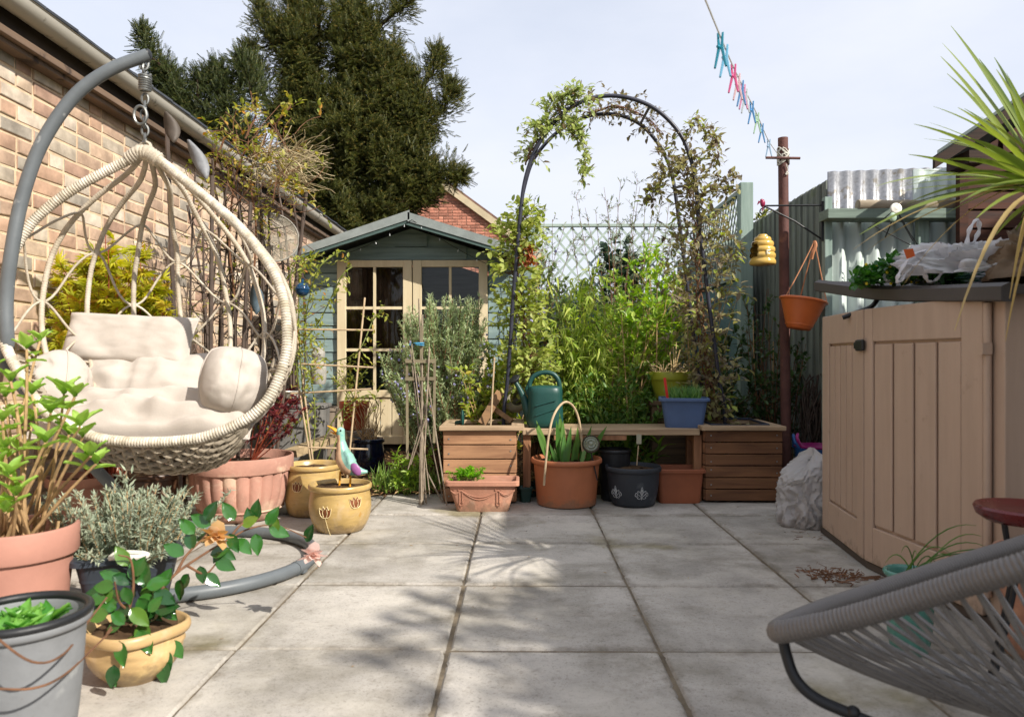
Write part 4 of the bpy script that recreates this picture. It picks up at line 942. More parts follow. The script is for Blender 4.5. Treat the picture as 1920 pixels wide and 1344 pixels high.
for (ua, ub) in ((-.115, .085), (.085, .17), (-.17, -.115)):
    for sg in (.22, .30): dm.tube([(tc_.x + ua + (ub-ua)*t/8, hf(th_*(.70 - sg*math.sin(math.pi*t/8)*min(1, (ub-ua)/.15))), th_*(.70 - sg*math.sin(math.pi*t/8)*min(1, (ub-ua)/.15))) for t in range(9)], .0025, 5)
dm.build('moulding', M_['terracotta'], tro)
for (px, Zq, lab) in ((985, 4.28, 'small dark green seedling pot between the planter and the orange pot'), (1000, 4.45, 'second dark green seedling pot hidden behind the first beside the orange pot')):
    p_ = W(px, 672, Zq); square_tub('seedling_pot', lab, Vector((p_.x, p_.y, 0)), .075, .075, .09, .7, .2, mat('bottle_green', '#1f3a33', .5, .2, 9), .003, .01)
# brown trough below the bench
p_ = W(1270, 672, 4.32); square_tub('brown_trough', 'plain brown trough in the shade under the bench', Vector((p_.x, p_.y, 0)), .27, .20, H - (876-672)/F*4.3, .86, 0, mat('brown_trough_m', '#8a4f33', .7, .12, 6), .010, .02)

# ================================================================== PLANTERS AND BENCH
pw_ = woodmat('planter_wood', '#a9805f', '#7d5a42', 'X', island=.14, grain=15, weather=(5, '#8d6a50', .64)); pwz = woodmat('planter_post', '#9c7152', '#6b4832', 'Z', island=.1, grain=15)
topw = woodmat('weathered_top', '#b39a7c', '#7d6750', 'X', island=.12, grain=20, bump=.6)
def planter(label, pxl, pxr, ztop_px, ybase, Zf, pxrl, pxrr, nb, dep, m, liner=None):
    x0, x1 = W(pxl, 672, Zf).x, W(pxr, 672, Zf).x; yf = W((pxl+pxr)/2, 672, Zf).y; zt = H - (ztop_px - 672)/F*Zf
    o = thing('planter_box', label, 'planter', ((x0+x1)/2, yf, 0)); z0 = .012; bt = zt - .028
    b = MB(); hgt = (bt - z0)/nb
    for i in range(nb):
        zc = z0 + hgt*(i+.5); j_ = U(-.002, .002)
        b.box(((x0+x1)/2, yf + .011 + j_, zc), (x1-x0-.006, .022, hgt-.006))
    b.build('front_boards', m, o, smooth=0, bev=.003)
    scr = MB()
    for i in range(nb):
        for xx in (x0 + .035, x1 - .035): scr.lathe([(.0045,0),(.0045,.0012),(0,.0014)], (xx, yf - .001, z0 + hgt*(i+.5) + U(-.012,.012)), 10, M=Matrix.Rotation(R(90), 3, 'X'))
    scr.build('screws', M_['galv'], o); b = MB()
    for i in range(nb): b.box(((x0+x1)/2, yf + dep - .011, z0 + hgt*(i+.5)), (x1-x0-.006, .022, hgt-.006))
    b.build('back_boards', m, o, smooth=0, bev=.003)
    for xx in (x0 + .010, x1 - .010):
        sbm = MB()
        for i in range(nb): sbm.box((xx, yf + dep/2, z0 + hgt*(i+.5)), (.022, dep - .050, hgt-.006))
        sbm.build('side_boards', woodmat('planter_side', '#94694a', '#66452f', 'Y', grain=15), o, smooth=0, bev=.003)
    for xx in (x0 + .045, x1 - .045):
        for yy in (yf + .045, yf + dep - .045): pp = MB(); pp.box((xx, yy, (bt+z0)/2), (.044, .044, bt-z0-.01)); pp.build('post', pwz, o, smooth=0)
    xl, xr = W(pxrl, 672, Zf-.02).x, W(pxrr, 672, Zf-.02).x; w_ = .075
    for (a, b2, cc, d_) in ((xl, xr, yf-.025, yf-.025+w_), (xl, xr, yf+dep-w_+.025, yf+dep+.025)): r = MB(); r.box(((a+b2)/2, (cc+d_)/2, zt - .014), (b2-a, d_-cc, .026)); r.build('top_rim', topw, o, smooth=0, bev=.004)
    for xa in (xl, xr - w_): r = MB(); r.box((xa + w_/2, yf + dep/2, zt - .014), (w_, dep - 2*w_ + .048, .026)); r.build('top_rim', woodmat('weathered_top_y', '#b39a7c', '#7d6750', 'Y', island=.1, grain=20), o, smooth=0, bev=.004)
    s_ = MB(); Pg = [[(x0+.02 + (x1-x0-.04)*i/12, yf+.03 + (dep-.06)*k/12, zt - .07 + .015*noise.noise(Vector((i*.6, k*.6, pxl)))) for k in range(13)] for i in range(13)]; s_.surf(Pg); s_.build('soil', M_['soil'], o)
    if liner:
        l = MB(); l.tube([(xl+w_, yf-.02+w_, zt), (xr-w_, yf-.02+w_, zt), (xr-w_, yf+dep-w_+.02, zt+.006), (xl+w_, yf+dep-w_+.02, zt+.006)], .008, 6, closed=True); l.build('liner', liner, o)
    return (x0, x1, yf, zt, dep)
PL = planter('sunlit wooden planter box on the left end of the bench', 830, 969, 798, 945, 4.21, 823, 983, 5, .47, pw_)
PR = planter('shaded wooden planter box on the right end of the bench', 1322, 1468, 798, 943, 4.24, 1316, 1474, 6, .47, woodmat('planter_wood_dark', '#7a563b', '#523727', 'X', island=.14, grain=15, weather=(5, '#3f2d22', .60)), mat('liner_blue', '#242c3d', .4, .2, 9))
bxl, bxr = W(978, 672, 4.27).x + .004, W(1315, 672, 4.25).x - .004; bz = H - (804-672)/F*4.27
o = thing('bench_seat', 'weathered plank seat bridging the two planter boxes', 'bench', ((bxl+bxr)/2, 4.27, 0))
for k in range(2):
    b = MB(); b.box(((bxl+bxr)/2, 4.27 + .085 + k*.176, bz - .018), (bxr-bxl, .17, .036)); b.build('seat_plank', topw, o, smooth=0, bev=.005)
b = MB()
for px in (988, 1308):
    xx = W(px, 672, 4.3).x; b.box((xx, 4.41, bz-.06), (.04, .138, .045))
    for yy in (4.32, 4.5): l_ = MB(); l_.box((xx, yy, (bz-.037)/2), (.045, .04, bz-.037)); l_.build('leg', pwz, o, smooth=0, bev=.003)
b.build('cross_battens', pwz, o, smooth=0, bev=.003); b = MB(); b.box(((bxl+bxr)/2 - .12, 4.285, bz - .052), (.42, .022, .028)); b.build('front_batten', pwz, o, smooth=0, bev=.003)
# blue trough on the bench
p_ = W(1283, 672, 4.40); BT = Vector((p_.x, p_.y + .02, bz)); bth = (805 - 748)/F*4.38
square_tub('blue_trough', 'dusty blue trough standing on the right of the bench seat', BT, .27, .22, .175, .80, R(-10), mat('dusty_blue', '#475c80', .5, .1, 5, bump=.1, bscale=50), .012, .018, z0=bz, soil=.9)
lb = MB(); a_ = W(1252, 740, 4.42); lb.beam(a_ + Vector((0,0,-.03)), W(1246, 708, 4.42), .016, .002, up=(0,-1,0)); solo(lb, 'plant_label', mat('red_label', '#c22b20', .4, .05, 5), 'red plastic plant label stuck in the blue trough', 'plant label', a_)
# lime pot on an upturned crate behind the bench
p_ = W(1257, 672, 4.95); LI = Vector((p_.x, p_.y, 0)); zl = H - (748-672)/F*4.95
k_ = MB(); k_.box((LI.x, LI.y, zl/2 - .01), (.30, .28, zl - .04)); k_.box((LI.x, LI.y, zl - .021), (.33, .31, .03)); solo(k_, 'wooden_crate', woodmat('crate_wood', '#6b563f', '#43352a', 'X'), 'old wooden crate under the lime green pot', 'crate', LI, bev=.004)
pot('lime_pot', 'lime green plastic pot of dead stems behind the blue trough', LI, .095, .145, H - (697-672)/F*4.95 - zl + .006, mat('lime_plastic', '#97992f', .45, .1, 8), (.012, .05), 0, 'band', z0=zl - .006, soil=.9)

# ================================================================== WATERING CAN
o = thing('watering_can', 'dark green plastic watering can standing on the bench', 'watering can', W(1023, 672, 4.42)*1); wc = W(1022, 672, 4.40); wc.z = bz; o.location = wc; ORG[o.name] = Vector(wc)
k_ = 4.40/F; b = MB(); P = []
for t, (hw, y) in enumerate([(30,803),(33,800),(34,790),(33,765),(32,740),(31,731),(28,727),(12,725),(0,725)]):
    ring = []
    for i in range(28):
        a = 2*math.pi*i/28; e = .62; cx_, sy_ = math.cos(a), math.sin(a)
        X = hw*k_*math.copysign(abs(cx_)**e, cx_); Yv = hw*k_*.85*math.copysign(abs(sy_)**e, sy_); ring.append((wc.x + X, wc.y + Yv, bz + (803-y)*k_))
    P.append(ring + ring[:1])
b.surf(P); b.build('body', M_['green_plastic'], o, smooth=60)
b = MB()
for (ya, yb_) in ((762, 752), (780, 768)): b.tube([(wc.x + dx*k_, wc.y - .85*33.3*k_ - .001 + abs(dx)*.00, bz + (803 - (ya + (yb_-ya)*((dx+18)/36)))*k_) for dx in (-18, -8, 4, 18)], .0045, 8)
b.build('moulded_ribs', M_['green_plastic'], o)
def wp(px, py, dy=0): return Vector((wc.x + (px-1023-4)*k_, wc.y + dy, bz + (803-py)*k_))
b = MB(); b.tube(catmull([wp(1000,738), wp(998,722), wp(1006,708), wp(1024,701), wp(1042,704), wp(1052,716), wp(1055,735), wp(1055,752)], 6), .0145, 10); b.tube(catmull([wp(1000,722), wp(993,730), wp(996,742), wp(1004,745)], 5), .011, 8); b.build('handle', M_['green_plastic'], o)
b = MB(); c_ = catmull([wp(1004,792), wp(994,772), wp(988,752), wp(980,734), wp(971,718)], 6); n = len(c_); b.tube(c_, [.040 + (.013-.040)*(i/(n-1))**.55 for i in range(n)], 12); sp = b.build('spout', M_['green_plastic'], o)
d_ = (wp(968,711) - wp(976,726)).normalized(); d_ = (d_ + Vector((-.25,-.5,.1))).normalized(); b = MB(); b.lathe([(.010,-.035),(.014,-.02),(.036,-.002),(.038,.004),(.034,.009),(0,.013)], wp(970,714), 20, M=d_.to_track_quat('Z','Y').to_matrix()); b.build('rose', M_['black_plastic'], o)

# ================================================================== PAINTED DUCK
c, rb, rt, h = TP; Zd = c.y
def dpt(px, py, dy=0): v = W(px, py, Zd); v.y += dy; return v
o = thing('duck_ornament', 'painted metal duck in aqua and beige standing in the tulip pot', 'ornament', dpt(652, 902))
sp_ = catmull([dpt(689,884), dpt(680,884), dpt(668,882), dpt(655,874), dpt(646,858), dpt(642,842), dpt(640,826), dpt(639,814), dpt(638,806), dpt(637,801)], 5)
rads = np.interp(np.arange(len(sp_))/5, range(10), np.array([3, 7, 13, 21, 21.5, 14, 9, 9.5, 10, 4])*Zd/F)
b = MB(); b.tube(sp_, rads, 18, flat=.8)
V = np.concatenate(b.v); me_faces = b.l[0].reshape(-1, 4)
mi = []
for fq in me_faces:
    cen = V[fq].mean(0); k = np.argmin([np.linalg.norm(np.array(p) - cen) for p in sp_]); pc = sp_[k]
    dx = cen[0] - pc.x; dz = cen[2] - pc.z
    front = (-dx*.8 - dz*.55 > .000) and 12 < k < 36
    mi.append(1 if front else 0)
b.m[0] = np.array(mi, dtype=np.int32)
aqua = mat('duck_aqua', '#86b3a4', .3, .1, 30, speck=(60, '#5f9f9c', .62)); beige_d = mat('duck_beige', '#c9a585', .35, .15, 25, stretch=(1,1,.3)); purple = mat('duck_purple', '#8d5688', .4, .1, 30); yel = mat('duck_yellow', '#d9972b', .35, .08, 30)
b.build('body', [aqua, beige_d], o, smooth=180)
b = MB(); b.ball(dpt(671, 877, -.045), (.021, .008, .034), 14, 10, M=Matrix.Rotation(R(-35), 3, 'Y')); b.build('wing', purple, o)
b = MB(); b.tube([dpt(632,809), dpt(624,803), dpt(614,798)], [.022, .014, .004], 10, flat=.5); b.tube([dpt(632,813), dpt(626,812), dpt(619,809)], [.014, .010, .003], 8, flat=.5); b.build('beak', yel, o)
b = MB(); b.ball(dpt(641, 806, -.024), .0045); b.build('eye', M_['black_plastic'], o)
for px in (638, 658):
    b = MB(); b.tube([dpt(px, 884), dpt(px - 2, 912)], .005, 6); b.build('leg', yel, o)

# ================================================================== GARDEN ARCH
near = [(1363,800),(1358,770),(1350,720),(1340,650),(1328,560),(1318,480),(1311,420),(1305,350),(1297,305),(1283,265),(1260,232),(1228,204),(1190,187),(1150,180),(1112,184),(1076,199),(1042,227),(1015,262),(996,300),(983,345),(976,400),(969,480),(962,560),(957,640),(951,720),(945,770),(943,800)]
far = [(1325,800),(1318,760),(1308,690),(1298,610),(1288,530),(1278,450),(1270,390),(1262,338),(1250,298),(1230,264),(1204,236),(1174,220),(1142,214),(1108,217),(1074,229),(1044,249),(1018,275),(998,304),(986,340),(975,390),(971,420),(968,500),(966,600),(962,700),(960,800)]
o = thing('garden_arch', 'black tubular garden arch spanning the bench', 'garden arch', W(1150, 672, 4.7) - Vector((0,0,H)))
blue_m = mat('arch_metal', '#2b2c38', .4, .2, 20); ZN, ZF = 4.52, 4.98
def arch(poly, Z):
    c_ = [W(x, y, Z) for (x, y) in poly]; c_[0].z = .2; c_[-1].z = .2; return catmull(c_, 5)
for nm, poly, Z in (('hoop', near, ZN), ('hoop', far, ZF)):
    b = MB(); b.tube(arch(poly, Z), .0125, 10); b.build(nm, blue_m, o)
for (a, b2) in (((1218,200),(1200,234)), ((1058,213),(1052,243)), ((985,340),(984,345)), ((1303,345),(1265,352)), ((1325,540),(1290,548)), ((966,520),(968,520)), ((1348,705),(1312,712)), ((952,712),(962,712))):
    b = MB(); b.tube([W(*a, ZN), W(*b2, ZF)], .009, 8); b.build('rung', blue_m, o)

# ================================================================== CLOTHES POLE, LINE, PEGS
Zp_ = 4.66; o = thing('clothes_pole', 'rusty brown steel clothes pole with a crossbar', 'pole', W(1471, 672, Zp_) - Vector((0,0,H)))
rust = mat('rust', '#5a3a34', .75, .25, 12, bump=.4, bscale=80, speck=(10, '#7a5040', .6)); b = MB(); top = W(1468, 259, Zp_); b.tube([W(1475,672,Zp_) - Vector((0,0,H)), top.lerp(W(1474,672,Zp_)-Vector((0,0,H)), .5), top], [.031,.031,.0305], 16); b.build('post', rust, o)
b = MB(); b.tube([W(1436, 296, Zp_-.04), W(1500, 297, Zp_-.04)], .0085, 8); b.build('crossbar', rust, o)
cord = mat('white_cord', '#c9c6ba', .8, .1, 40); b = MB(); pts = []
for i in range(150):
    a = i*.42; z = H - (283 + 22*(.5 + .5*math.sin(i*.071)) + 6*math.sin(i*.9) - 672)/F*Zp_; pts.append((W(1468.5,0,Zp_).x + .036*math.cos(a), W(1468,0,Zp_).y + .036*math.sin(a), z))
b.tube(pts, .0035, 5); b.tube(catmull([W(1474,308,Zp_-.04), W(1477,320,Zp_-.04), W(1473,327,Zp_-.04), W(1479,326,Zp_-.04), W(1474,322,Zp_-.04)], 5), .003, 5); b.build('wound_cord', cord, o)
line_px = [((1320,-6),1.75), ((1352,72),2.2), ((1376,128),2.6), ((1398,172),3.1), ((1420,216),3.6), ((1440,262),4.15), ((1460,292),4.62)]
lc = catmull([W(*p, z) for (p, z) in line_px], 12); b = MB(); b.tube([W(1290,-95,1.4)] + lc, .0022, 5); solo(b, 'washing_line', cord, 'thin pale washing line running up from the rusty pole', 'washing line', lc[-1])
def on_line(py):
    for i in range(len(lc) - 1):
        ya, yb_ = [672 - (p.z - H)*F/(-p.x*SA*-1*0 + p.y) for p in (lc[i], lc[i+1])]
        if (ya - py)*(yb_ - py) <= 0: t = (py - ya)/(yb_ - ya + 1e-9); return lc[i].lerp(lc[i+1], t), (lc[i+1] - lc[i]).normalized()
    return lc[-1], (lc[-1] - lc[-2]).normalized()
pegs = [(70, '#1f7f95', 'bright teal peg, highest on the washing line'), (92, '#6fb0cf', 'light blue peg just below the teal peg'), (128, '#c2507f', 'strong pink peg, the only deep pink one on the line'), (145, '#c9a9ad', 'dusty pink grey peg tucked behind the deep pink peg'), (158, '#5583b2', 'mid blue peg overlapping a pink one halfway down the line'), (165, '#d08fae', 'pale pink peg overlapping the mid blue peg'), (173, '#b9c3c6', 'pale grey peg just below the mid blue peg'), (196, '#4a87ba', 'blue peg hanging alone above the green peg'), (217, '#9fbf9c', 'pale green peg, the only green one on the line'), (237, '#4f87b5', 'blue peg hanging just below the green peg'), (266, '#8ea9bf', 'greyish blue peg nearest the pole crossbar')]
for i, (py, c_, lab) in enumerate(pegs):
    p, t = on_line(py); b = MB(); ax = Vector((1, -.3, 0)).normalized(); L_ = .088; tilt = U(-.25, .25)
    side_ = Vector((ax.x, ax.y, U(-.1,.1)))
    dn = Vector((.1*tilt, .25*tilt, -1)).normalized()
    for s_ in (-1, 1):
        q0 = p + Vector((0,0,.012)) + side_*s_*.007; q1 = p + dn*.030 + side_*s_*.004; q2 = p + dn*L_ + side_*s_*(.016)
        b.prism([q0 - side_*.003, q0 + side_*.003, q1 + side_*.0045, q2 + side_*.003, q2 - side_*.003, q1 - side_*.0045], Vector((.3,1,0)).normalized()*.010)
    pm_ = mat('peg' + c_[1:], c_, .4, .1, 30)
    b.tube([p + dn*.030 + Vector((-.01,-.003,0)), p + dn*.030 + Vector((.01,.012,0))], .005, 6)
    solo(b, 'clothes_peg', pm_, lab, 'peg', p, group='pegs on the washing line', smooth=0, bev=.0012)

# bracket on the fence post, beehive, hanging basket
o = thing('hanging_bracket', 'black iron bracket with red bird finial reaching out from the fence post', 'bracket', W(1543, 385, 4.46)); bm_ = M_['black_metal']
b = MB(); b.tube([W(1543,385,4.46), W(1432,386,4.5)], .0055, 6); b.tube([W(1543,450,4.46), W(1490,415,4.48), W(1432,386,4.5)], .0055, 6); b.box(W(1543,415,4.455), (.02,.012,.24))
b.tube(catmull([W(1436,388,4.5), W(1427,392,4.5), W(1425,398,4.5), W(1430,401,4.5), W(1434,397,4.5)], 5), .004, 6); b.build('arm', bm_, o)
b = MB(); b.ball(W(1430,381,4.5), (.016,.012,.024), 10, 8); b.ball(W(1428,376,4.5), .010, 8, 6); b.tube([W(1424,378,4.5), W(1420,384,4.5)], [.008,.002], 6); b.tube([W(1431,386,4.5), W(1429,396,4.5)], .004, 5); b.build('bird_finial', mat('magenta_red', '#8e2246', .35, .1, 20), o)
Zh2 = 4.5; bc = W(1430, 468, Zh2); kk = Zh2/F; o = thing('beehive_ornament', 'glossy honey yellow ceramic beehive hanging from the iron bracket', 'ornament', bc)
prof = []
for (r0, z0) in ((23.5,-24),(23,-12),(22,-1),(19.5,10),(15,18),(9,23)):
    for a in (-70, -35, 0, 35, 70): prof.append(((r0 - 2.5 + 3.2*math.cos(R(a)))*kk, (z0 + 5.4*math.sin(R(a)))*kk))
prof = [(0, -29*kk)] + prof + [(2*kk, 27*kk), (0, 28*kk)]
fa = math.atan2(-bc.y, -bc.x); hive = mat('honey_glaze', '#c4a253', .15, .1, 12, spec=.6)
b = MB(); b.lathe(prof, bc, 40, skip=lambda a, k: 6 <= k <= 18 and abs(((a - (fa - .95) + math.pi) % (2*math.pi)) - math.pi) < .52 * (1 if k < 15 else .7)); b.lathe([(p[0]*.86, p[1]*.97) for p in prof], bc, 40, skip=lambda a, k: 7 <= k <= 17 and abs(((a - (fa - .95) + math.pi) % (2*math.pi)) - math.pi) < .42); b.build('hive', hive, o, smooth=60)
b = MB(); p = W(1440, 470, Zh2 - .075); b.ball(p, (.012,.008,.008), 8, 6); b.ball(p + Vector((.01,0,.004)), (.007,.006,.006), 8, 6); b.ball(p + Vector((-.006,-.004,-.012)), (.006,.003,.012), 8, 6); b.build('bee', mat('bee_cream', '#d8cfb4', .3, .1, 50), o)
b = MB(); b.tube([W(1430,440,Zh2), W(1429,400,Zh2)], .0012, 4); b.build('hanging_cord', M_['black_plastic'], o)
Zb_ = 4.42; hc = W(1497, 617, Zb_); o = thing('hanging_basket', 'orange plastic hanging basket pot tilted on three tan straps', 'hanging pot', hc); kk = Zb_/F
b = MB(); Mt = Matrix.Rotation(R(10), 3, 'Y'); b.lathe([(0,0),(20*kk,0),(22*kk,2*kk),(26*kk,12*kk),(32*kk,28*kk),(38*kk,46*kk),(41*kk,52*kk),(43.5*kk,52.5*kk),(44*kk,55*kk),(42*kk,57*kk),(39*kk,56*kk),(35*kk,40*kk),(0,38*kk)], hc, 40, M=Mt); b.lathe([(24.5*kk,6*kk),(25.5*kk,8*kk),(25.3*kk,9*kk)], hc, 40, M=Mt); b.build('bowl', mat('basket_orange', '#c0622f', .4, .08, 8, spec=.5), o, smooth=50)
b = MB(); hk = W(1527, 452, 4.45)
for a in (R(-160), R(-30), R(80)):
    e = hc + Mt @ Vector((41*kk*math.cos(a), 41*kk*math.sin(a), 55*kk)); b.tube(qcurve(hk, e, .02, 7, .0), .0035, 5)
b.tube(catmull([hk, hk + Vector((.004,-.01,-.03)), hk + Vector((-.012,-.012,-.07)), hk + Vector((-.02,-.005,-.11))], 5), .010, 6); b.build('straps', mat('tan_strap', '#a8714d', .6, .15, 30), o)
# ================================================================== HANGING EGG CHAIR
RC = Vector((-1.345, 2.95, 0)); ringm = mat('stand_grey', '#5e6366', .45, .08, 10, bump=.08, bscale=60, speck=(16, '#8f9190', .66))
o = thing('chair_stand', 'grey tubular stand with a round floor ring and curved arm', 'chair stand', RC)
b = MB(); b.tube([(RC.x + .51*math.cos(a), RC.y + .48*math.sin(a), .026) for a in [2*math.pi*i/72 for i in range(72)]], .025, 12, closed=True)
for a in (R(-12), R(100), R(220)):
    p = Vector((RC.x + .51*math.cos(a), RC.y + .48*math.sin(a), .026)); t = Vector((-.51*math.sin(a), .48*math.cos(a), 0)).normalized(); b.tube([p - t*.035, p + t*.035], .0275, 12); b.box(p + Vector((0,0,-.012)), (.05,.03,.02), rz=a)
b.build('floor_ring', ringm, o)
pc = [Vector((RC.x - .05, RC.y + .45, .035)), Vector((RC.x - .30, RC.y + .36, .12)), Vector((-1.72, 3.10, .30)), W(22,700,2.82), W(14,640,2.76), W(12,560,2.76), W(22,470,2.76), W(42,370,2.78), W(78,270,2.8), W(138,182,2.83), W(205,132,2.86), W(278,103,2.9)]
c_ = catmull(pc, 8); b = MB(); b.tube(c_, .024, 14); b.build('arm', ringm, o)
b = MB(); b.ball(c_[-1], (.012,.022,.022), 12, 8); b.build('end_cap', M_['black_plastic'], o)
metal = mat('zinc', '#7e7f7c', .45, .2, 40, metal=.8)
hook = W(270, 118, 2.9)
b = MB()
def link(mb, c, rx, rz, r, rot):
    mb.tube([c + Vector((rx*math.cos(a)*math.cos(rot), rx*math.cos(a)*math.sin(rot), rz*math.sin(a))) for a in [2*math.pi*i/16 for i in range(16)]], r, 6, closed=True)
link(b, W(270,118,2.9), .016, .028, .005, .4); link(b, W(271,130,2.9), .013, .02, .005, 1.6)
hx_ = [W(272,140,2.9) + Vector((.021*math.cos(a), .021*math.sin(a), -.066*a/(2*math.pi*7))) for a in [2*math.pi*i/16 for i in range(16*7+1)]]
hb_ = MB(); hb_.tube(hx_, .0048, 6)
o2 = thing('chain_and_spring', 'galvanised spring, carabiner and chain between the stand and the egg chair', 'chain', W(270, 118, 2.9)); b.build('top_shackle', metal, o2); hb_.build('spring', metal, o2)
b = MB(); y = 181; k = 0
for (px, py) in ((272,186),(272,200),(270,216),(271,230),(272,245),(272,261),(272,275)): link(b, W(px, py, 2.9), .012, .021, .0045, 1.57*(k % 2) + .3); k += 1
b.build('chain', metal, o2)
b = MB(); link(b, W(263,216,2.88), .024, .036, .0055, .1); b.build('carabiner', metal, o2)

rim_px = [(270,284),(236,303),(200,321),(143,352),(92,388),(54,425),(22,480),(5,550),(2,600),(8,640),(21,672),(40,706),(62,742),(93,778),(171,817),(230,827),(286,829),(345,825),(393,816),(457,788),(496,756),(521,713),(536,663),(538,616),(532,563),(514,513),(489,474),(443,420),(390,374),(343,336),(304,305)]
Zr = lambda py: 2.90 - .22*max(0, min(1, (py - 285)/550))
rimc = catmull([W(x, y, Zr(y)) for (x, y) in rim_px], 10, closed=True)
wick = mat('wicker', '#a09480', .65, .2, 14, bump=.5, bscale=140, island=.12, col2='#bdb3a2'); wick_d = mat('wicker_dark', '#8b806f', .7, .25, 14, bump=.5, bscale=120, island=.2, col2='#aea28f')
egg = thing('egg_chair', 'cream rattan egg chair hanging from its grey stand', 'hanging chair', W(275, 885, 2.95))
def wrap_tube(mb, pts, r, pitch=.011, n=9, amp=.14, taper=None):
    P = [Vector(p) for p in pts]; Ls = [0]
    for i in range(1, len(P)): Ls.append(Ls[-1] + (P[i]-P[i-1]).length)
    m = max(4, int(Ls[-1]/pitch*3)); ss = np.linspace(0, Ls[-1], m); A_ = np.array([tuple(p) for p in P]); Q = np.stack([np.interp(ss, Ls, A_[:, i]) for i in range(3)], 1)
    rr = r*(1 + amp*np.array([(.0, 1.0, .75)[i % 3] - .5 for i in range(m)])) 
    if taper is not None: rr = rr*np.interp(np.linspace(0,1,m), np.linspace(0,1,len(taper)), taper)
    mb.tube(Q, rr, n); return mb
wick_r = mat('wicker_rim', '#a0957f', .6, .2, 14, bump=.5, bscale=140, island=.12, col2='#d6cec0', speck=(40, '#8a7e6b', .66))  # paler copy of the wicker; the rim's sunlit look is in the colour
b = MB(); wrap_tube(b, rimc + rimc[:1], .0185, .0105, 12, .17); b.build('rim', wick_r, egg, smooth=60)
b = MB(); ap = rimc[0]; wrap_tube(b, [ap + Vector((-.06,0,-.033)), ap + Vector((-.015,-.005,-.006)), ap + Vector((.015,-.005,-.006)), ap + Vector((.06,0,-.036))], .029, .012, 12); b.tube(catmull([ap + Vector((-.03,0,0)), ap + Vector((-.005,0,.03)), ap + Vector((.02,0,.03)), ap + Vector((.03,0,0))], 4), .008, 6); b.build('crown_binding', wick, egg, smooth=60)
# shell behind the rim: v from apex down, u from the left rim round the back to the right rim; a bowl closes it below
iLb, iRb = 13*10, 19*10
left = rimc[0:iLb+1]; right = [rimc[0]] + rimc[:iRb-1:-1]; low = rimc[iLb:iRb+1]
def atlen(pts, v):
    x = v*(len(pts)-1); i = min(int(x), len(pts)-2); return pts[i].lerp(pts[i+1], x - i)
def shell(u, v):
    a, c2_ = atlen(left, v), atlen(right, v); m = (a + c2_)/2; hw = (c2_ - a)/2; sn = math.sin(math.pi*u)
    dep = .56*math.sin(math.pi*min(1, v*.86 + .004))**.75
    cs = math.cos(math.pi*u); cs = math.copysign(abs(cs)**.9, cs)
    return m - hw*cs + Vector((0, dep*sn, -.05*sn*max(0, (v - .6)/.4)**1.5))
def bowl(u, w):
    a = atlen(low, u); b2 = shell(u, 1.0); e = math.sin(math.pi*w); s_ = math.sin(math.pi*u)**.6
    return a.lerp(b2, w) + Vector((0, .02*e, -.15*e**.8*s_))
ribs = MB()
for k in range(1, 9):
    u = k/9; wrap_tube(ribs, [shell(u, .012 + .80*t/30) for t in range(31)], .0105, .011, 8, .16)
ribs.build('ribs', wick, egg, smooth=60)
net = MB()
for k in range(9):                                      # strands weaving between neighbouring ribs
    for (v0, v1, fl) in ((.30,.42,0),(.42,.55,1),(.55,.68,0),(.66,.78,1)):
        f_ = (k + fl) % 2
        pts = [shell((k + t/10)/9, v0 + (v1-v0)*(.5 - .5*math.cos(math.pi*(t/10 if f_ else 1 - t/10)))) for t in range(11)]; wrap_tube(net, pts, .0052, .010, 6, .15)
net.build('netting', wick, egg, smooth=60)
bas = MB(); nb = 12
for k in range(nb):
    v = .78 + .22*k/(nb-1); ph = (k % 2)*math.pi
    bas.tube([shell(i/60, v) + Vector((0, .007*math.sin(i*1.05 + ph), .004*math.cos(i*1.05 + ph))) for i in range(61)], .0085, 6, flat=.7)
for k in range(1, 22):
    w = k/22; ph = (k % 2)*math.pi
    bas.tube([bowl(i/60, w) + Vector((0, .003*math.cos(i*1.05 + ph), .007*math.sin(i*1.05 + ph))) for i in range(61)], .0095, 6, flat=.7)
for k in range(0, 19): bas.tube([shell(k/18, .76 + .24*t/8) for t in range(9)], .009, 6)
for k in range(0, 19): bas.tube([bowl(k/18, t/14) for t in range(15)], .008, 6)
bas.build('woven_base', wick_d, egg, smooth=60)

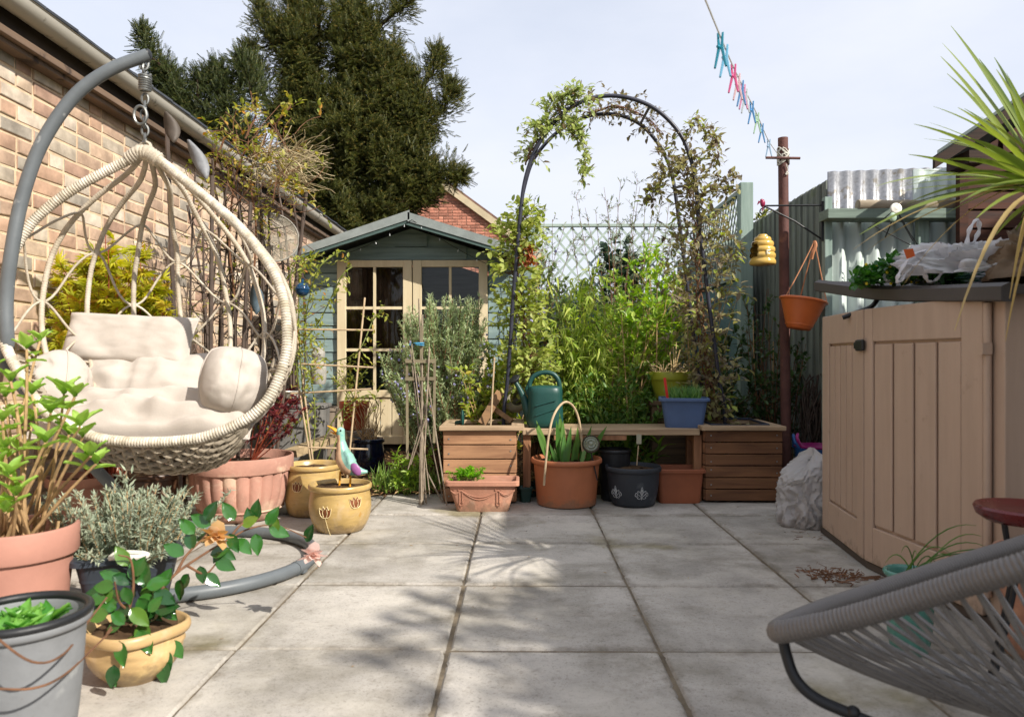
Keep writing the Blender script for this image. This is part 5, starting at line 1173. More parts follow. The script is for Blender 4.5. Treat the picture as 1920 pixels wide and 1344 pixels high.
# cushions
cush = mat('cushion', '#b3aaa0', .9, .03, 30, bump=.35, bscale=260, spec=.15, stretch=(1,1,1))
def pillow(c, wx, wz, th, Mx, seed=0, e=3.0, wr=.012, n=44, pinch=0, rnd=0):
    P = []
    for side_ in (1, -1):
        rows = []
        for i in range(n + 1):
            row = []
            for k in range(n + 1):
                a, b2 = -1 + 2*i/n, -1 + 2*k/n; a = math.copysign(abs(a)**.8, a); b2 = math.copysign(abs(b2)**.8, b2)
                hgt = max(0, (1 - abs(a)**e)*(1 - abs(b2)**e))**.5
                q_ = Vector((a*2.2 + seed, b2*2.2, side_*.7)); wv = noise.noise(q_)*wr*1.4 + noise.noise(q_*2.7)*wr*.25 + (abs(noise.noise(Vector((q_.x*1.1 + q_.z*.8, q_.z*.6 + q_.y*.35, seed)))) - .2)*wr*1.1
                ed = 1 - .05*(1 - abs(a)**2)*abs(b2)**6*0
                x = a*wx/2*(1 - .06*(1 - b2*b2)*abs(a)**4); z_ = b2*wz/2*(1 - .07*(1 - a*a)*abs(b2)**4)
                if rnd: x, z_ = x*(1 - rnd*(1 - math.sqrt(max(0, 1 - b2*b2/2)))), z_*(1 - rnd*(1 - math.sqrt(max(0, 1 - a*a/2))))
                y = side_*(-th/2*hgt) + (wv*hgt if hgt > .05 else 0)
                if pinch: y += side_*pinch*math.exp(-(a/.07)**2)*hgt
                row.append(c + Mx @ Vector((x, y, z_)))
            rows.append(row if side_ == 1 else row[::-1])
        P.append(rows)
    return P
def add_pillow(mb, *a, seam=False, **k):
    S = pillow(*a, **k); F_ = S[0]; m_ = len(F_) - 1
    for s_ in S: mb.surf(s_)
    edge = [F_[i][0] for i in range(m_)] + [F_[m_][i] for i in range(m_)] + [F_[m_-i][m_] for i in range(m_)] + [F_[0][m_-i] for i in range(m_)]
    mb.tube(edge, .0042, 6, closed=True)
    if seam: mb.tube([F_[m_//2][i] + Vector((0,-.0005,0)) for i in range(2, m_-1)], .0022, 5)
    return mb
Zc_ = 3.02
b = MB(); add_pillow(b, W(243, 640, 3.14), .55, .235, .13, Matrix.Rotation(R(2.5), 3, 'Y') @ Matrix.Rotation(R(-20), 3, 'X'), 3, e=7, wr=.010)
hp = solo(b, 'head_pillow', cush, 'flat oblong beige pillow propped at the back of the egg chair', 'pillow', W(243, 690, 3.16), smooth=180)
sc_ = thing('seat_cushion', 'plump cream seat cushion filling the egg chair with rounded arms', 'cushion', W(275, 800, 2.9))
b = MB(); add_pillow(b, W(255, 722, 3.10), .72, .30, .20, Matrix.Rotation(R(-32), 3, 'X'), 7, wr=.022, pinch=.03); b.build('back_lobe', cush, sc_, smooth=180)
b = MB(); add_pillow(b, W(285, 788, 2.88), .86, .30, .19, Matrix.Rotation(R(-68), 3, 'X'), 11, wr=.045, n=64); b.build('seat_lobe', cush, sc_, smooth=180)
b = MB(); add_pillow(b, W(108, 720, 2.92), .25, .29, .22, Matrix.Rotation(R(-10), 3, 'Y') @ Matrix.Rotation(R(-25), 3, 'X') @ Matrix.Rotation(R(-40), 3, 'Z'), 17, e=2.0, rnd=1, wr=.022); b.build('arm_bolster', cush, sc_, smooth=180)
b = MB(); add_pillow(b, W(438, 716, 2.86), .26, .29, .24, Matrix.Rotation(R(4), 3, 'Y') @ Matrix.Rotation(R(-16), 3, 'X') @ Matrix.Rotation(R(30), 3, 'Z'), 23, e=2.2, rnd=.85, seam=True, wr=.014); b.build('arm_bolster', cush, sc_, smooth=180)

# ================================================================== CORD CHAIR, BOTTOM RIGHT
ch = thing('cord_chair', 'grey cord lounge chair with black steel legs in the right foreground', 'chair', W(1800, 672, 1.1) - Vector((0,0,H)))
rim_pts = [(1460,1184,1.27),(1520,1174,1.22),(1600,1156,1.18),(1700,1127,1.13),(1800,1096,1.08),(1920,1061,1.02),(2060,1012,1.0),(2260,930,1.08),(2340,850,1.34),(2200,880,1.60),(2060,966,1.66),(1920,1019,1.65),(1800,1056,1.60),(1700,1089,1.54),(1600,1123,1.46),(1530,1148,1.38),(1480,1170,1.31)]
rc_ = catmull([W(*p) for p in rim_pts], 10, closed=True); n = len(rc_)
cordm = mat('grey_cord', '#645f5b', .4, .05, 20, spec=.5); cord_l = mat('pale_cord', '#6f6b67', .28, .12, 20, spec=.7, island=.15)
b = MB(); wrap_tube(b, rc_ + rc_[:1], .0185, .0075, 12, .13); b.build('wrapped_rim', cordm, ch, smooth=60)
b = MB(); cen = W(2030, 1370, 1.22); ncord = 52
for k in range(ncord):
    p = rc_[int(k*n/ncord)]; a = 2*math.pi*k/ncord; e = cen + Vector((.07*math.cos(a + 2.6), .07*math.sin(a + 2.6), 0)); m_ = (p + e)/2 + Vector((0, 0, -.045*(p - e).length/.5))
    b.tube([p*(1-t)**2 + m_*2*t*(1-t) + e*t*t for t in [i/9 for i in range(10)]], .0042, 6)
b.build('cords', cord_l, ch)
b = MB(); b.tube([cen + Vector((.07*math.cos(a), .07*math.sin(a), 0)) for a in [2*math.pi*i/30 for i in range(30)]], .009, 8, closed=True); b.build('centre_ring', M_['black_metal'], ch)
lm2 = M_['black_metal']
for pts in ([(1466,1184,1.27),(1474,1225,1.265),(1492,1272,1.25),(1530,1308,1.23),(1600,1340,1.2),(1720,1392,1.16),(1880,1480,1.12),(2060,1500,1.12)], [(2280,880,1.35),(2260,1100,1.4),(2200,1300,1.42),(2060,1480,1.4),(1930,1500,1.4),(1800,1440,1.4)], [(2230,940,1.02),(2240,1200,1.0),(2200,1480,1.0),(2150,1700,1.0)]):
    b = MB(); q_ = [W(*p) for p in pts]
    for v in q_: v.z = max(.012, v.z)
    b.tube(catmull(q_, 6), .0095, 10); b.build('leg', lm2, ch)
b = MB(); b.ball(W(1600, 1336, 1.2), .012, 10, 8); b.build('bolt', lm2, ch)

# ================================================================== RIGHT SIDE THINGS
# red stool
o = thing('red_stool', 'dark red enamel seat on curved black legs beside the storage box', 'stool', W(1900, 672, 1.85) - Vector((0,0,H)))
c = W(1925, 962, 1.85); b = MB(); b.lathe([(0,.004),(.06,.006),(.10,.016),(.112,.018),(.116,.012),(.110,-.006),(.09,-.020),(0,-.026)], c, 36); b.build('seat', mat('red_enamel', '#5c1315', .25, .25, 12, spec=.6, speck=(14, '#4a1010', .6)), o)
for (dx, dy) in ((-.075,-.03),(-.02,.06),(.07,-.05),(.08,.05)):
    b = MB(); p = c + Vector((dx, dy, -.02)); b.tube(catmull([p, p + Vector((.01,0,-.06)), p + Vector((.03 if dx < 0 else -.03,0,-.12)), Vector((p.x + dx*.6, p.y + dy*.5, .004))], 5), .007, 8); b.build('leg', M_['black_metal'], o)
# teal pot with grass blades
c = W(1705, 672, 2.1); c.z = 0; TE = c
pot('teal_pot', 'small teal glazed pot of wispy grass against the storage box', c, .05, .067, H - (1068-672)/F*2.1, mat('teal_glaze', '#4d8073', .25, .12, 14, spec=.5), (.010, .016), .008, 'roll', soil=.85)
# white sack
sackm = mat('sack_white', '#cbc7c5', .35, .05, 5, bump=.25, bscale=18, speck=(5, '#9a8d80', .68), spec=.5); splash(sackm, .12, '#7a6a5a', .7)
_t = N(sackm.node_tree, 'ShaderNodeBsdfTranslucent'); _t.inputs[0].default_value = (.6, .6, .6, 1); _m = N(sackm.node_tree, 'ShaderNodeMixShader'); _m.inputs[0].default_value = .4
sackm.node_tree.links.new(sackm.node_tree.nodes['Principled BSDF'].outputs[0], _m.inputs[1]); sackm.node_tree.links.new(_t.outputs[0], _m.inputs[2]); sackm.node_tree.links.new(_m.outputs[0], sackm.node_tree.nodes['Material Output'].inputs[0])
def sack(name, label, c, wx, dy, h, m, seed, lean=0, cat='sack'):
    b = MB(); P = []; nu, nv = 120, 60
    for i in range(nu):
        a = 2*math.pi*i/nu; row = []
        for k in range(nv + 1):
            t = k/nv; r = (1.0 - .05*math.sin(t*3))*(1 if t < .72 else 1 - .96*((t-.72)/.28)**2) * (.93 + .1*min(1, t*6)); 
            q_ = Vector((math.cos(a)*1.3 + seed, math.sin(a)*1.3, t*2.6)); q2 = q_ + Vector((noise.noise(q_*1.5), noise.noise(q_*1.5 + Vector((9,9,9))), 0))*.5; q2 = Vector((q2.x*1.35, q2.y*1.35, q2.z*(.38 + .5*t))); wv = .16*noise.noise(q_*1.1) + .30*(.3 - abs(noise.noise(q2*1.6))) + .17*(.25 - abs(noise.noise(q2*3.7))) + .05*(.25 - abs(noise.noise(q2*7.5)))
            fold = .05*math.sin(a*7 + 5*noise.noise(q_*.8))*t*t
            z = h*t + .05*h*noise.noise(q_*1.5)*t + (.12*h*math.sin(a*2 + seed)*t if t > .6 else 0)
            row.append((c.x + (wx*math.cos(a)*(r + wv + fold) + lean*t), c.y + dy*math.sin(a)*(r + wv + fold), max(0.002, z)))
        P.append(row)
    b.surf(P, cu=True); return solo(b, name, m, label, cat, c, smooth=50)
p_ = W(1513, 672, 3.70)
sack('white_sack', 'crumpled white plastic sack slumped beside the storage box', Vector((p_.x, p_.y, 0)), .14, .13, .34, sackm, 4.2, .03)
# tubs
o = thing('blue_tub', 'blue flexible garden tub behind the white sack', 'tub', W(1531, 672, 4.3) - Vector((0,0,H))); c = W(1535, 672, 4.3); c.z = 0
tubm = mat('tub_blue', '#1c4a80', .4, .1, 8); ht = H - (838-672)/F*4.3
b = MB(); b.lathe([(0,.004),(.10,0),(.105,.01),(.135,ht-.01),(.14,ht),(.133,ht),(.10,.02),(0,.015)], c, 32); b.build('body', tubm, o)
b = MB(); b.tube(catmull([c + Vector((-.125,-.045,ht-.005)), c + Vector((-.155,-.05,ht+.035)), c + Vector((-.15,-.01,ht+.07)), c + Vector((-.135,.03,ht+.05)), c + Vector((-.128,.045,ht-.005))], 5), .009, 8); b.build('handle', tubm, o)
o = thing('magenta_tub', 'magenta flexible tub nested inside the blue tub', 'tub', c); mg = mat('tub_magenta', '#8a1f63', .4, .1, 8)
b = MB(); b.lathe([(0,.03),(.098,.03),(.128,ht-.005),(.139,ht+.010),(.131,ht+.012),(.095,.05),(0,.045)], c, 32); b.build('body', mg, o)
b = MB(); b.tube(catmull([c + Vector((-.12,-.05,ht+.01)), c + Vector((-.145,-.055,ht+.055)), c + Vector((-.13,-.02,ht+.075)), c + Vector((-.115,.03,ht+.06)), c + Vector((-.118,.045,ht+.01))], 5), .009, 8); b.build('handle', mg, o)
# bundle of dead vine by the fence
b = MB(); 
for _ in range(70):
    p = W(1520, 672, 4.75) + Vector((U(-.05,.05), U(-.05,.05), 0)); p.z = U(.25,.45); b.tube(qcurve(p, p + Vector((U(-.04,.06), U(-.04,.04), U(.15,.30))), .3, 6), U(.002,.006), 4)
for _ in range(10): b.tube(qcurve(W(1515,760,4.75) + rv(.05), W(1500 + U(-15,15), 900, 4.75), .1, 6), .0025, 4)
solo(b, 'vine_bundle', M_['cane_dark'], 'dark bundle of dried vine stems leaning on the fence', 'dried stems', W(1518, 850, 4.75))
# debris clump on paving
b = MB(); c = G(1560, 1082)
for _ in range(160):
    p = c + Vector((random.gauss(0,.06), random.gauss(0,.05), U(.002,.014))); b.tube([p, p + Vector((U(-.03,.03), U(-.03,.03), U(-.006,.012)))], U(.0008,.003), 4)
for _ in range(40):
    p = G(U(1480,1580), U(985,1015)); b.tube([p, p + Vector((U(-.04,.04), U(-.02,.02), .003))], U(.0006,.0015), 3)
for _ in range(14):
    p = c + Vector((U(.02,.16), U(-.03,.01), .003)); b.tube([p, p + Vector((U(.02,.06), U(-.01,.01), 0))], .002, 4)
o = solo(b, 'twig_debris', M_['stem_brown'], 'heap of dark twigs and dirt on the paving before the storage box', 'debris', c); o['kind'] = 'stuff'

# things heaped on the lid
lidz = lambda Y: float(np.interp(Y, [L3.y, L2.y, L1.y], [L3.z, L2.z, L1.z])) + .018
b = MB()
netm = mat('net_green', '#1f5a4a', .5, .1, 20)
for i in range(13):
    for k in range(2):
        pts = []
        for t in range(13):
            u_, v_ = (i/12, t/12) if k == 0 else (t/12, i/12)
            x = 1.62 + .55*u_; y = 2.45 + .75*v_; pts.append((x, y, lidz(y) + .012 + .05*max(0, noise.noise(Vector((u_*2.5, v_*2.5, 3)))+.35)))
        b.tube(pts, .0022, 4)
solo(b, 'garden_net', netm, 'dark green plastic garden net spread on the storage box lid', 'net', (1.8, 2.7, lidz(2.7)))
def sheet(c, sx_, sy_, h, seed, n=90, rz=0, f=1.0):
    P = []; cs, sn = math.cos(rz), math.sin(rz)
    for i in range(n + 1):
        row = []
        for k in range(n + 1):
            u_, v_ = -1 + 2*i/n, -1 + 2*k/n; q_ = Vector((u_*1.6*f + seed, v_*1.6*f, 1.3)); q2 = q_ + Vector((noise.noise(q_), noise.noise(q_ + Vector((7,3,1))), 0))*.6; w_ = .7*noise.noise(q_*.7) + .30*(1 - 2*abs(noise.noise(q2*1.0))) + .10*(1 - 2*abs(noise.noise(q2*2.2)))
            e = max(0, 1 - (abs(u_)**3 + abs(v_)**3)*.5)**.6; X = u_*sx_*(1 + .25*noise.noise(q_*.9)); Y_v = v_*sy_*(1 + .25*noise.noise(q_*.9 + Vector((5,5,5)))); z = h*e*(.55 + .6*w_)
            row.append((c[0] + X*cs - Y_v*sn, c[1] + X*sn + Y_v*cs, c[2] + max(.004, z)))
        P.append(row)
    return P
bagm = bpy.data.materials.new('thin_white_film'); bagm.use_nodes = True; _n = bagm.node_tree; _b = _n.nodes['Principled BSDF']; _b.inputs['Base Color'].default_value = (.72, .71, .73, 1); _b.inputs['Roughness'].default_value = .3; _t = N(_n, 'ShaderNodeBsdfTranslucent'); _t.inputs[0].default_value = (.8, .8, .82, 1); _m = N(_n, 'ShaderNodeMixShader'); _m.inputs[0].default_value = .4; _n.links.new(_b.outputs[0], _m.inputs[1]); _n.links.new(_t.outputs[0], _m.inputs[2]); _n.links.new(_m.outputs[0], _n.nodes['Material Output'].inputs[0])
def blob(c, r, seed, sq=.5, nu=110, nv=60, fold=.22, fr=1.0):
    P = []
    for i in range(nu):
        a = 2*math.pi*i/nu; row = []
        for k in range(nv + 1):
            t = k/nv; ph = t*math.pi/2*1.02; cz, sz_ = max(0, math.cos(ph))**sq, math.sin(ph)**.8
            q_ = Vector((math.cos(a)*cz*1.2 + seed, math.sin(a)*cz*1.2, sz_*.9))*fr; q2 = q_ + Vector((noise.noise(q_*1.3), noise.noise(q_*1.3 + Vector((4,8,1))), 0))*.7
            w_ = 1 + .22*noise.noise(q_*.9) + fold*(.35 - abs(noise.noise(q2*1.5))) + fold*.4*(.3 - abs(noise.noise(q2*3.3)))
            row.append((c[0] + r[0]*math.cos(a)*cz*w_, c[1] + r[1]*math.sin(a)*cz*w_, c[2] + max(0, r[2]*sz_*w_)))
        P.append(row)
    return P
bagc = W(1800, 497, 2.70); bagc.z = lidz(bagc.y) + .03; o = thing('carrier_bag', 'crumpled white carrier bag lying on the storage box lid', 'bag', bagc)
b = MB(); b.surf(blob(bagc + Vector((.07, 0, 0)), (.27, .22, .105), 3.1, fold=.6, fr=1.5), cu=True); b.build('body', bagm, o, smooth=60)
b = MB()
bh = b
for loop_ in ([(1735,470),(1712,478),(1690,505),(1682,525),(1688,528),(1702,508),(1722,490)], [(1790,490),(1752,488),(1735,505),(1738,525),(1752,527),(1768,510),(1782,500)], [(1812,462),(1818,430),(1832,412),(1836,430),(1826,455)]):
    q_ = catmull([W(x, y, 2.6) for (x, y) in loop_], 6); b = MB(); b.tube(q_, [.011 + .004*math.sin(i*1.3) for i in range(len(q_))], 8, flat=.35); b.build('handle', bagm, o, smooth=60)
b = MB(); q_ = W(1703, 474, 2.58); b.add([W(1694,468,2.575), W(1712,466,2.585), W(1716,480,2.585), W(1700,486,2.575)], [(0,1,2,3)]); b.build('orange_print', mat('orange_print', '#d2622f', .5, .05, 9), o, smooth=0)
clo = W(1900, 470, 2.45); clo.z = lidz(clo.y) + .02
b = MB(); b.surf(blob(clo + Vector((.13,.0,0)), (.17, .17, .16), 8.7, fold=.5, fr=1.1), cu=True); solo(b, 'brown_cloth', mat('taupe_cloth', '#71604f', .9, .15, 9, bump=.4, bscale=90), 'bunched taupe brown cloth beside the carrier bag on the lid', 'cloth', clo, smooth=60)

# ================================================================== UNSEEN BLOCKS ADDED OFF FRAME TO THROW THE SHADE
nh = thing('shade_caster_house', 'plain rendered house, unseen, added right of the patio to shade it', 'house', (4.4, -2, 0))  # unseen; placed and sized for the shade edge on the paving
hm = mat('render_wall', '#a89f92', .9, .1, 4); v0 = .13
Hh = 4.2; b = MB(); xh = v0 + 1.04*Hh; ye = 4.80 - .84*Hh; b.box((xh + 3, ye - 4, Hh/2), (6, 8, Hh)); b.build('wall', hm, nh, smooth=0)
b = MB(); b.prism([(xh - .0, ye + .0, Hh), (xh + 6.2, ye, Hh), (xh + 3.1, ye, Hh + 1.6)], (0, -8.2, 0)); b.build('roof', slate, nh, smooth=0)
Hs = 2.5; b = MB(); xs_ = -.02 + 1.04*Hs; ys_ = 5.42 - .84*Hs; b.box((xs_ + 1, ys_ - 1.0, Hs/2), (2, 2.0, Hs)); o = thing('shade_caster_block', 'low unseen block added right of the patio to shade the bench planting', 'shed', (xs_ + 1, ys_, 0)); b.build('wall', hm, o, smooth=0)  # second unseen box, added to shade the planting behind the bench
b = MB(); b.box((xs_ + 1, ys_ - 1.0, Hs + .031), (2.0, 2.0, .06)); b.build('roof', felt, o, smooth=0)
# ================================================================== PLANTS
def L_(*a, **k): return leafmat(*a, **k)
lm_lime = L_('leaf_lime', '#84993a', '#b0b95a', .45, .5, cc='#b3a545')
lm_mid = L_('leaf_mid', '#577a30', '#8faa4a', .42, .45)
lm_bright = L_('leaf_bright', '#74993a', '#a9c050', .45, .4)
lm_dark = L_('leaf_dark', '#2a3f24', '#4c6636', .25, .4)
lm_rose = L_('leaf_rosemary', '#8a9e6c', '#bcc69c', .35, .6)
lm_lav = L_('leaf_lavender', '#84907c', '#a5ad94', .2, .7, cc='#8f8570')
lm_purple = L_('leaf_purple', '#75685e', '#99955c', .38, .5, cc='#9bab4a')
lm_clem = L_('leaf_clematis', '#8a9a4a', '#b8bd6c', .42, .5, cc='#6d7f3a')
lm_bamb = L_('leaf_bamboo', '#8fae44', '#c3c868', .45, .5, cc='#5d7d2a')
lm_acer = L_('leaf_acer', '#a3ac34', '#d2ca50', .5, .5, cc='#b5923a')
lm_red = L_('leaf_red', '#5a2530', '#7d3a3c', .3, .5)
lm_cam = L_('leaf_camellia', '#1f4420', '#3a6b2b', .15, .18, .7, cc='#66802f')
lm_hyd = L_('leaf_hydrangea', '#7da340', '#a6c463', .42, .4)
lm_grey = L_('leaf_grey', '#6d7a63', '#98a083', .3, .6)
lm_iris = L_('leaf_iris', '#3f6b2e', '#6d9145', .35, .35)
lm_straw = L_('straw', '#b59c6e', '#d0bd92', .2, .7)
lm_jas = L_('leaf_jasmine', '#7d8a35', '#a8a850', .38, .5, cc='#a5713a')
lilac = L_('lilac_flower', '#9c97c4', '#c3bfdd', .4, .6)

# --- rosemary by the summerhouse doors
p = Plant(); b0 = W(830, 672, 4.78); b0.z = .0
for (x, y) in [(795,548),(810,560),(830,590),(845,552),(868,562),(880,560),(893,552),(760,600),(750,640),(772,575),(855,580),(820,620),(785,620),(900,600),(908,640),(740,690),(735,730),(770,660),(800,650),(850,640),(880,630),(870,690),(830,680),(905,690),(790,700),(845,720),(760,720),(815,740),(885,730),(910,740),(725,660),(860,660),(840,610),(800,590),(780,640),(875,600)] * 4:
    t = W(x + U(-14,14), y + U(-8,20), U(4.58, 5.0)); c = p.stem(b0 + Vector((U(-.12,.12), U(-.1,.1), .1)), t, .006, .06, 1, 0, seg=10)
    for i in range(3, 10):
        a = c[i-1]; d = (c[i] - c[i-1]); 
        for _ in range(30):
            q_ = a + d*U(0,1); p.leaf(q_, d.normalized()*.55 + rv(.8), U(.028,.044))
    for _ in range(9):
        k = random.randint(3, 9); q_ = c[k-1]; d = (c[k]-c[k-1]).normalized() + rv(.5); e = q_ + d.normalized()*U(.06,.14); p.st.tube([q_, e], [.002,.001], 4, caps=False)
        for _ in range(34): p.leaf(q_.lerp(e, U(.1,1)), d.normalized()*.5 + rv(.8), U(.018,.03))
    if y > 620:
        for _ in range(9): p.fl.ball(c[random.randint(5, 9)] + rv(.03), U(.005,.010), 5, 4)
p.done('rosemary', 'tall grey green rosemary with lilac flowers before the summerhouse doors', 'shrub', b0, T_dia(.11, .02), lm_rose, M_['stem_brown'], fm=lilac)

# --- climber on the left leg of the arch
def climber(name, label, path, Z, width, n, size, T, lm, sm, stray=0, droop=.2, dy=.12, twl=.14, npt=5, pw=1):
    p = Plant(); c = catmull([W(x, y, Z) for (x, y) in path], 10); m = len(c)
    for k in range(3):
        p.st.tube([q_ + Vector((.02*math.sin(i*.5 + k*2), .02*math.cos(i*.6 + k*2), 0)) for i, q_ in enumerate(c)], [.006*(1 - .6*i/m) for i in range(m)], 5, caps=False)
    for _ in range(n):
        t = random.random()**pw; i = min(int(t*(m-1)), m-2); q_ = c[i].lerp(c[i+1], U(0,1)); w_ = float(np.interp(t, np.linspace(0,1,len(width)), width))
        d = Vector((U(-1,1), U(-.8,.6), U(-.5,.8))); e = q_ + Vector((d.x*w_*U(.2,1), d.y*dy, d.z*w_*.6)); p.st.tube([q_, q_.lerp(e,.5) + rv(.015), e], [.0018,.0014,.001], 4, caps=False)
        p.twig(e, d, twl*U(.4,1), npt, size, .001, droop, .9)
    return p, c
p, c = climber('climbing_vine', '', [(1000,740),(995,690),(985,630),(975,570),(965,500),(972,440),(982,405)], 4.66, [.09,.13,.15,.14,.15,.13,.06], 400, .050, 'oval', lm_clem, None)
for (x, y) in ((930,470),(925,500),(990,390),(1010,400),(935,440),(1000,460),(995,420)):
    p.twig(W(x, y, 4.45), rv(1), .12, 9, .042, .001, .3)
p.done('climbing_vine', 'leafy yellow green climber covering the left leg of the arch', 'climber', W(957, 672, 4.48) - Vector((0,0,.4)), T_oval(.36, .06, .2), lm_clem, M_['stem_brown'])
# hanging tail and crown of the climber on top left
p, c = climber('', '', [(990,310),(1005,270),(1025,240),(1045,215),(1070,195),(1085,180)], 4.55, [.03,.07,.10,.11,.10,.05], 95, .042, 'oval', lm_clem, None)
for path in ([(1060,215),(1085,235),(1092,262),(1096,290),(1098,318),(1090,335)], [(1030,215),(1020,230),(1008,240),(1002,236)], [(1050,200),(1040,185),(1060,178),(1072,168),(1092,172)], [(1058,220),(1075,240),(1080,252)]):
    c2_ = catmull([W(x, y, 4.5) for (x, y) in path], 6); p.st.tube(c2_, .0015, 4)
    for q_ in c2_:
        for _ in range(3): p.twig(q_, rv(1), .05, 3, .042, .0008, .4)
p.done('climbing_vine', 'pale green climber clump at the top left of the arch with a dangling tail', 'climber', W(1050, 215, 4.55), T_oval(.28, .06, .3), L_('leaf_clem_pale', '#8a9a58', '#b3bb7d', .4, .5, cc='#7a6a55'), M_['stem_brown'])
# purplish climber right leg
p, c = climber('', '', [(1340,790),(1330,720),(1318,650),(1312,580),(1310,510),(1306,450),(1300,400),(1290,340),(1275,290)], 4.62, [.08,.12,.17,.22,.23,.17,.09,.06,.05], 430, .050, 'oval', lm_purple, None, dy=.22, pw=1.25)
for path in ([(1270,280),(1262,262),(1300,236),(1305,218)], [(1300,236),(1325,236),(1340,255),(1336,262)], [(1336,262),(1341,290),(1338,310)], [(1230,300),(1240,320),(1236,345)], [(1300,330),(1340,330),(1365,335),(1378,330)], [(1320,340),(1350,360),(1368,360)], [(1250,355),(1230,358),(1218,362),(1222,370)], [(1330,420),(1370,440),(1390,470)], [(1290,300),(1245,290),(1240,280)]):
    c2_ = catmull([W(x, y, 4.55) for (x, y) in path], 5); p.st.tube(c2_, .0015, 4)
    for q_ in c2_[len(c2_)//3:]:
        for _ in range(3): p.twig(q_, rv(1), .07, 3, .044, .0008, .4)
p.done('climbing_vine', 'bronze purple climber covering the right leg of the arch', 'climber', W(1330, 672, 4.62) - Vector((0,0,.4)), T_oval(.28, .06, .3), lm_purple, M_['stem_brown'])
p, c = climber('', '', [(1105,212),(1130,205),(1150,200),(1185,210),(1215,225),(1240,250)], 4.95, [.05,.09,.08,.06,.07,.05], 75, .042, 'oval', lm_purple, None)
p.done('climbing_vine', 'sparse bronze climber trailing along the top of the arch', 'climber', W(1150, 205, 4.95), T_oval(.28, .06, .35), L_('leaf_bronze', '#6d6250', '#8f8465', .3, .5, cc='#6a7a40'), M_['stem_brown'])

# --- bamboo, bright shrubs and others behind the bench
p = Plant()
for _ in range(52):
    b0 = W(U(1050,1140), 672, U(4.95,5.4)); b0.z = .02; t = W(U(1030,1140), U(515,720), U(4.8,5.5)); c = p.stem(b0, t, .005, .05, 1, 0, seg=9)
    for i in range(3, 9):
        for _k in range(4):
            a = c[i] + rv(.02); d = rv(1); d.z = U(-.1,.5); e = a + d.normalized()*U(.04,.12)
            for _j in range(3): p.leaf(e, d*.6 + rv(.6) + Vector((0,0,-.45)), U(.06,.10))
p.done('bamboo', 'yellow green bamboo clump behind the bench', 'bamboo', W(1100, 672, 5.2) - Vector((0,0,H)), T_strip(.075, .25, 3, .2), lm_bamb, M_['stem_green'])
def shrub(name, label, bx_, Z, tips, lm, sm, size, T, twigs=9, n=6, twl=.12, cat='shrub', spread=.1, r=.005, up=.4, rep=1, jit=12, dz=.3, droop=.15, t0=.25, sp=.9, base_z=0, flow=None, fm=None):
    p = Plant(); b0 = W(bx_, 672, Z); b0.z = base_z
    for (x, y) in tips*rep:
        t = W(x + U(-jit,jit), y + U(-jit,jit), Z + U(-dz,dz)); c = p.stem(b0 + Vector((U(-spread,spread), U(-spread,spread), 0)), t, r, .08, t0, twigs, twl, n, size, droop, up, spread=sp)
        if flow:
            for _ in range(flow): p.fl.ball(c[random.randint(4,7)] + rv(.05), U(.008,.016), 5, 4)
    return p.done(name, label, cat, b0, T, lm, sm, fm=fm)
shrub('leafy_shrub', 'bright fresh green shrub at the middle behind the bench', 1210, 5.4, [(1160,520),(1180,540),(1200,500),(1215,470),(1230,460),(1245,500),(1260,530),(1180,600),(1210,580),(1240,570),(1270,590),(1160,640),(1195,650),(1230,640),(1280,550),(1255,610),(1150,580),(1225,520),(1170,560)], lm_bright, M_['stem_tan'], .062, T_oval(.25, .06, .1), 12, 7, .11, rep=2)
shrub('leafy_shrub', 'lilac flecked grey green shrub left of the bamboo', 1010, 5.3, [(1000,500),(1020,480),(1035,520),(1010,560),(1040,580),(1000,620),(1030,640),(990,580),(1050,540),(1015,680),(1045,690),(985,660),(1020,600)], L_('leaf_bluegreen', '#65794a', '#93a06a', .35, .5), M_['stem_brown'], .044, T_oval(.28, .06, .1), 12, 7, .11, rep=3, flow=4, fm=lilac)
shrub('leafy_shrub', 'yellowish leafy shrub behind the left planter box', 925, 4.85, [(890,650),(905,690),(930,660),(945,690),(915,730),(885,720),(940,740),(960,720),(900,760),(875,760),(930,770),(955,650),(970,690),(980,740),(870,700)], lm_lime, M_['stem_tan'], .046, T_oval(.32, .06, .1), 12, 7, .10, rep=3)
shrub('leafy_shrub', 'yellow green broad leaved shrub in front of the bamboo', 1130, 5.16, [(1060,600),(1085,570),(1110,610),(1130,560),(1150,600),(1170,570),(1190,610),(1215,590),(1240,620),(1090,650),(1125,660),(1160,650),(1200,660),(1050,640),(1060,660),(1270,550),(1250,550)], L_('leaf_yellowgreen', '#86a040', '#b9c860', .45, .45, cc='#5d7d30'), M_['stem_tan'], .056, T_oval(.28, .06, .15), 10, 6, .12, rep=2, dz=.1)
shrub('ferny_shrub', 'low dark ferny shrub in the shade right behind the bench', 1160, 4.88, [(1090,720),(1110,740),(1130,710),(1150,735),(1170,700),(1190,730),(1210,720),(1230,745),(1110,770),(1145,770),(1185,770),(1220,775),(1080,760),(1240,770),(1200,690),(1060,740),(1250,740)], L_('leaf_fern', '#3a5a26', '#66883a', .3, .45), M_['stem_green'], .045, T_oval(.22, .06, .1), 12, 7, .11, rep=2)  # leaf green darkened to stand in for deep shade behind the bench
shrub('dark_shrub', 'dark broad leaved shrub low in the corner under the lattice post', 1340, 5.1, [(1290,700),(1320,720),(1350,690),(1380,710),(1400,740),(1420,700),(1330,760),(1380,760),(1430,750),(1300,750),(1270,730),(1360,640),(1395,650)], lm_dark, M_['stem_brown'], .05, T_oval(.27, .06, .1), 12, 7, .12, rep=2)
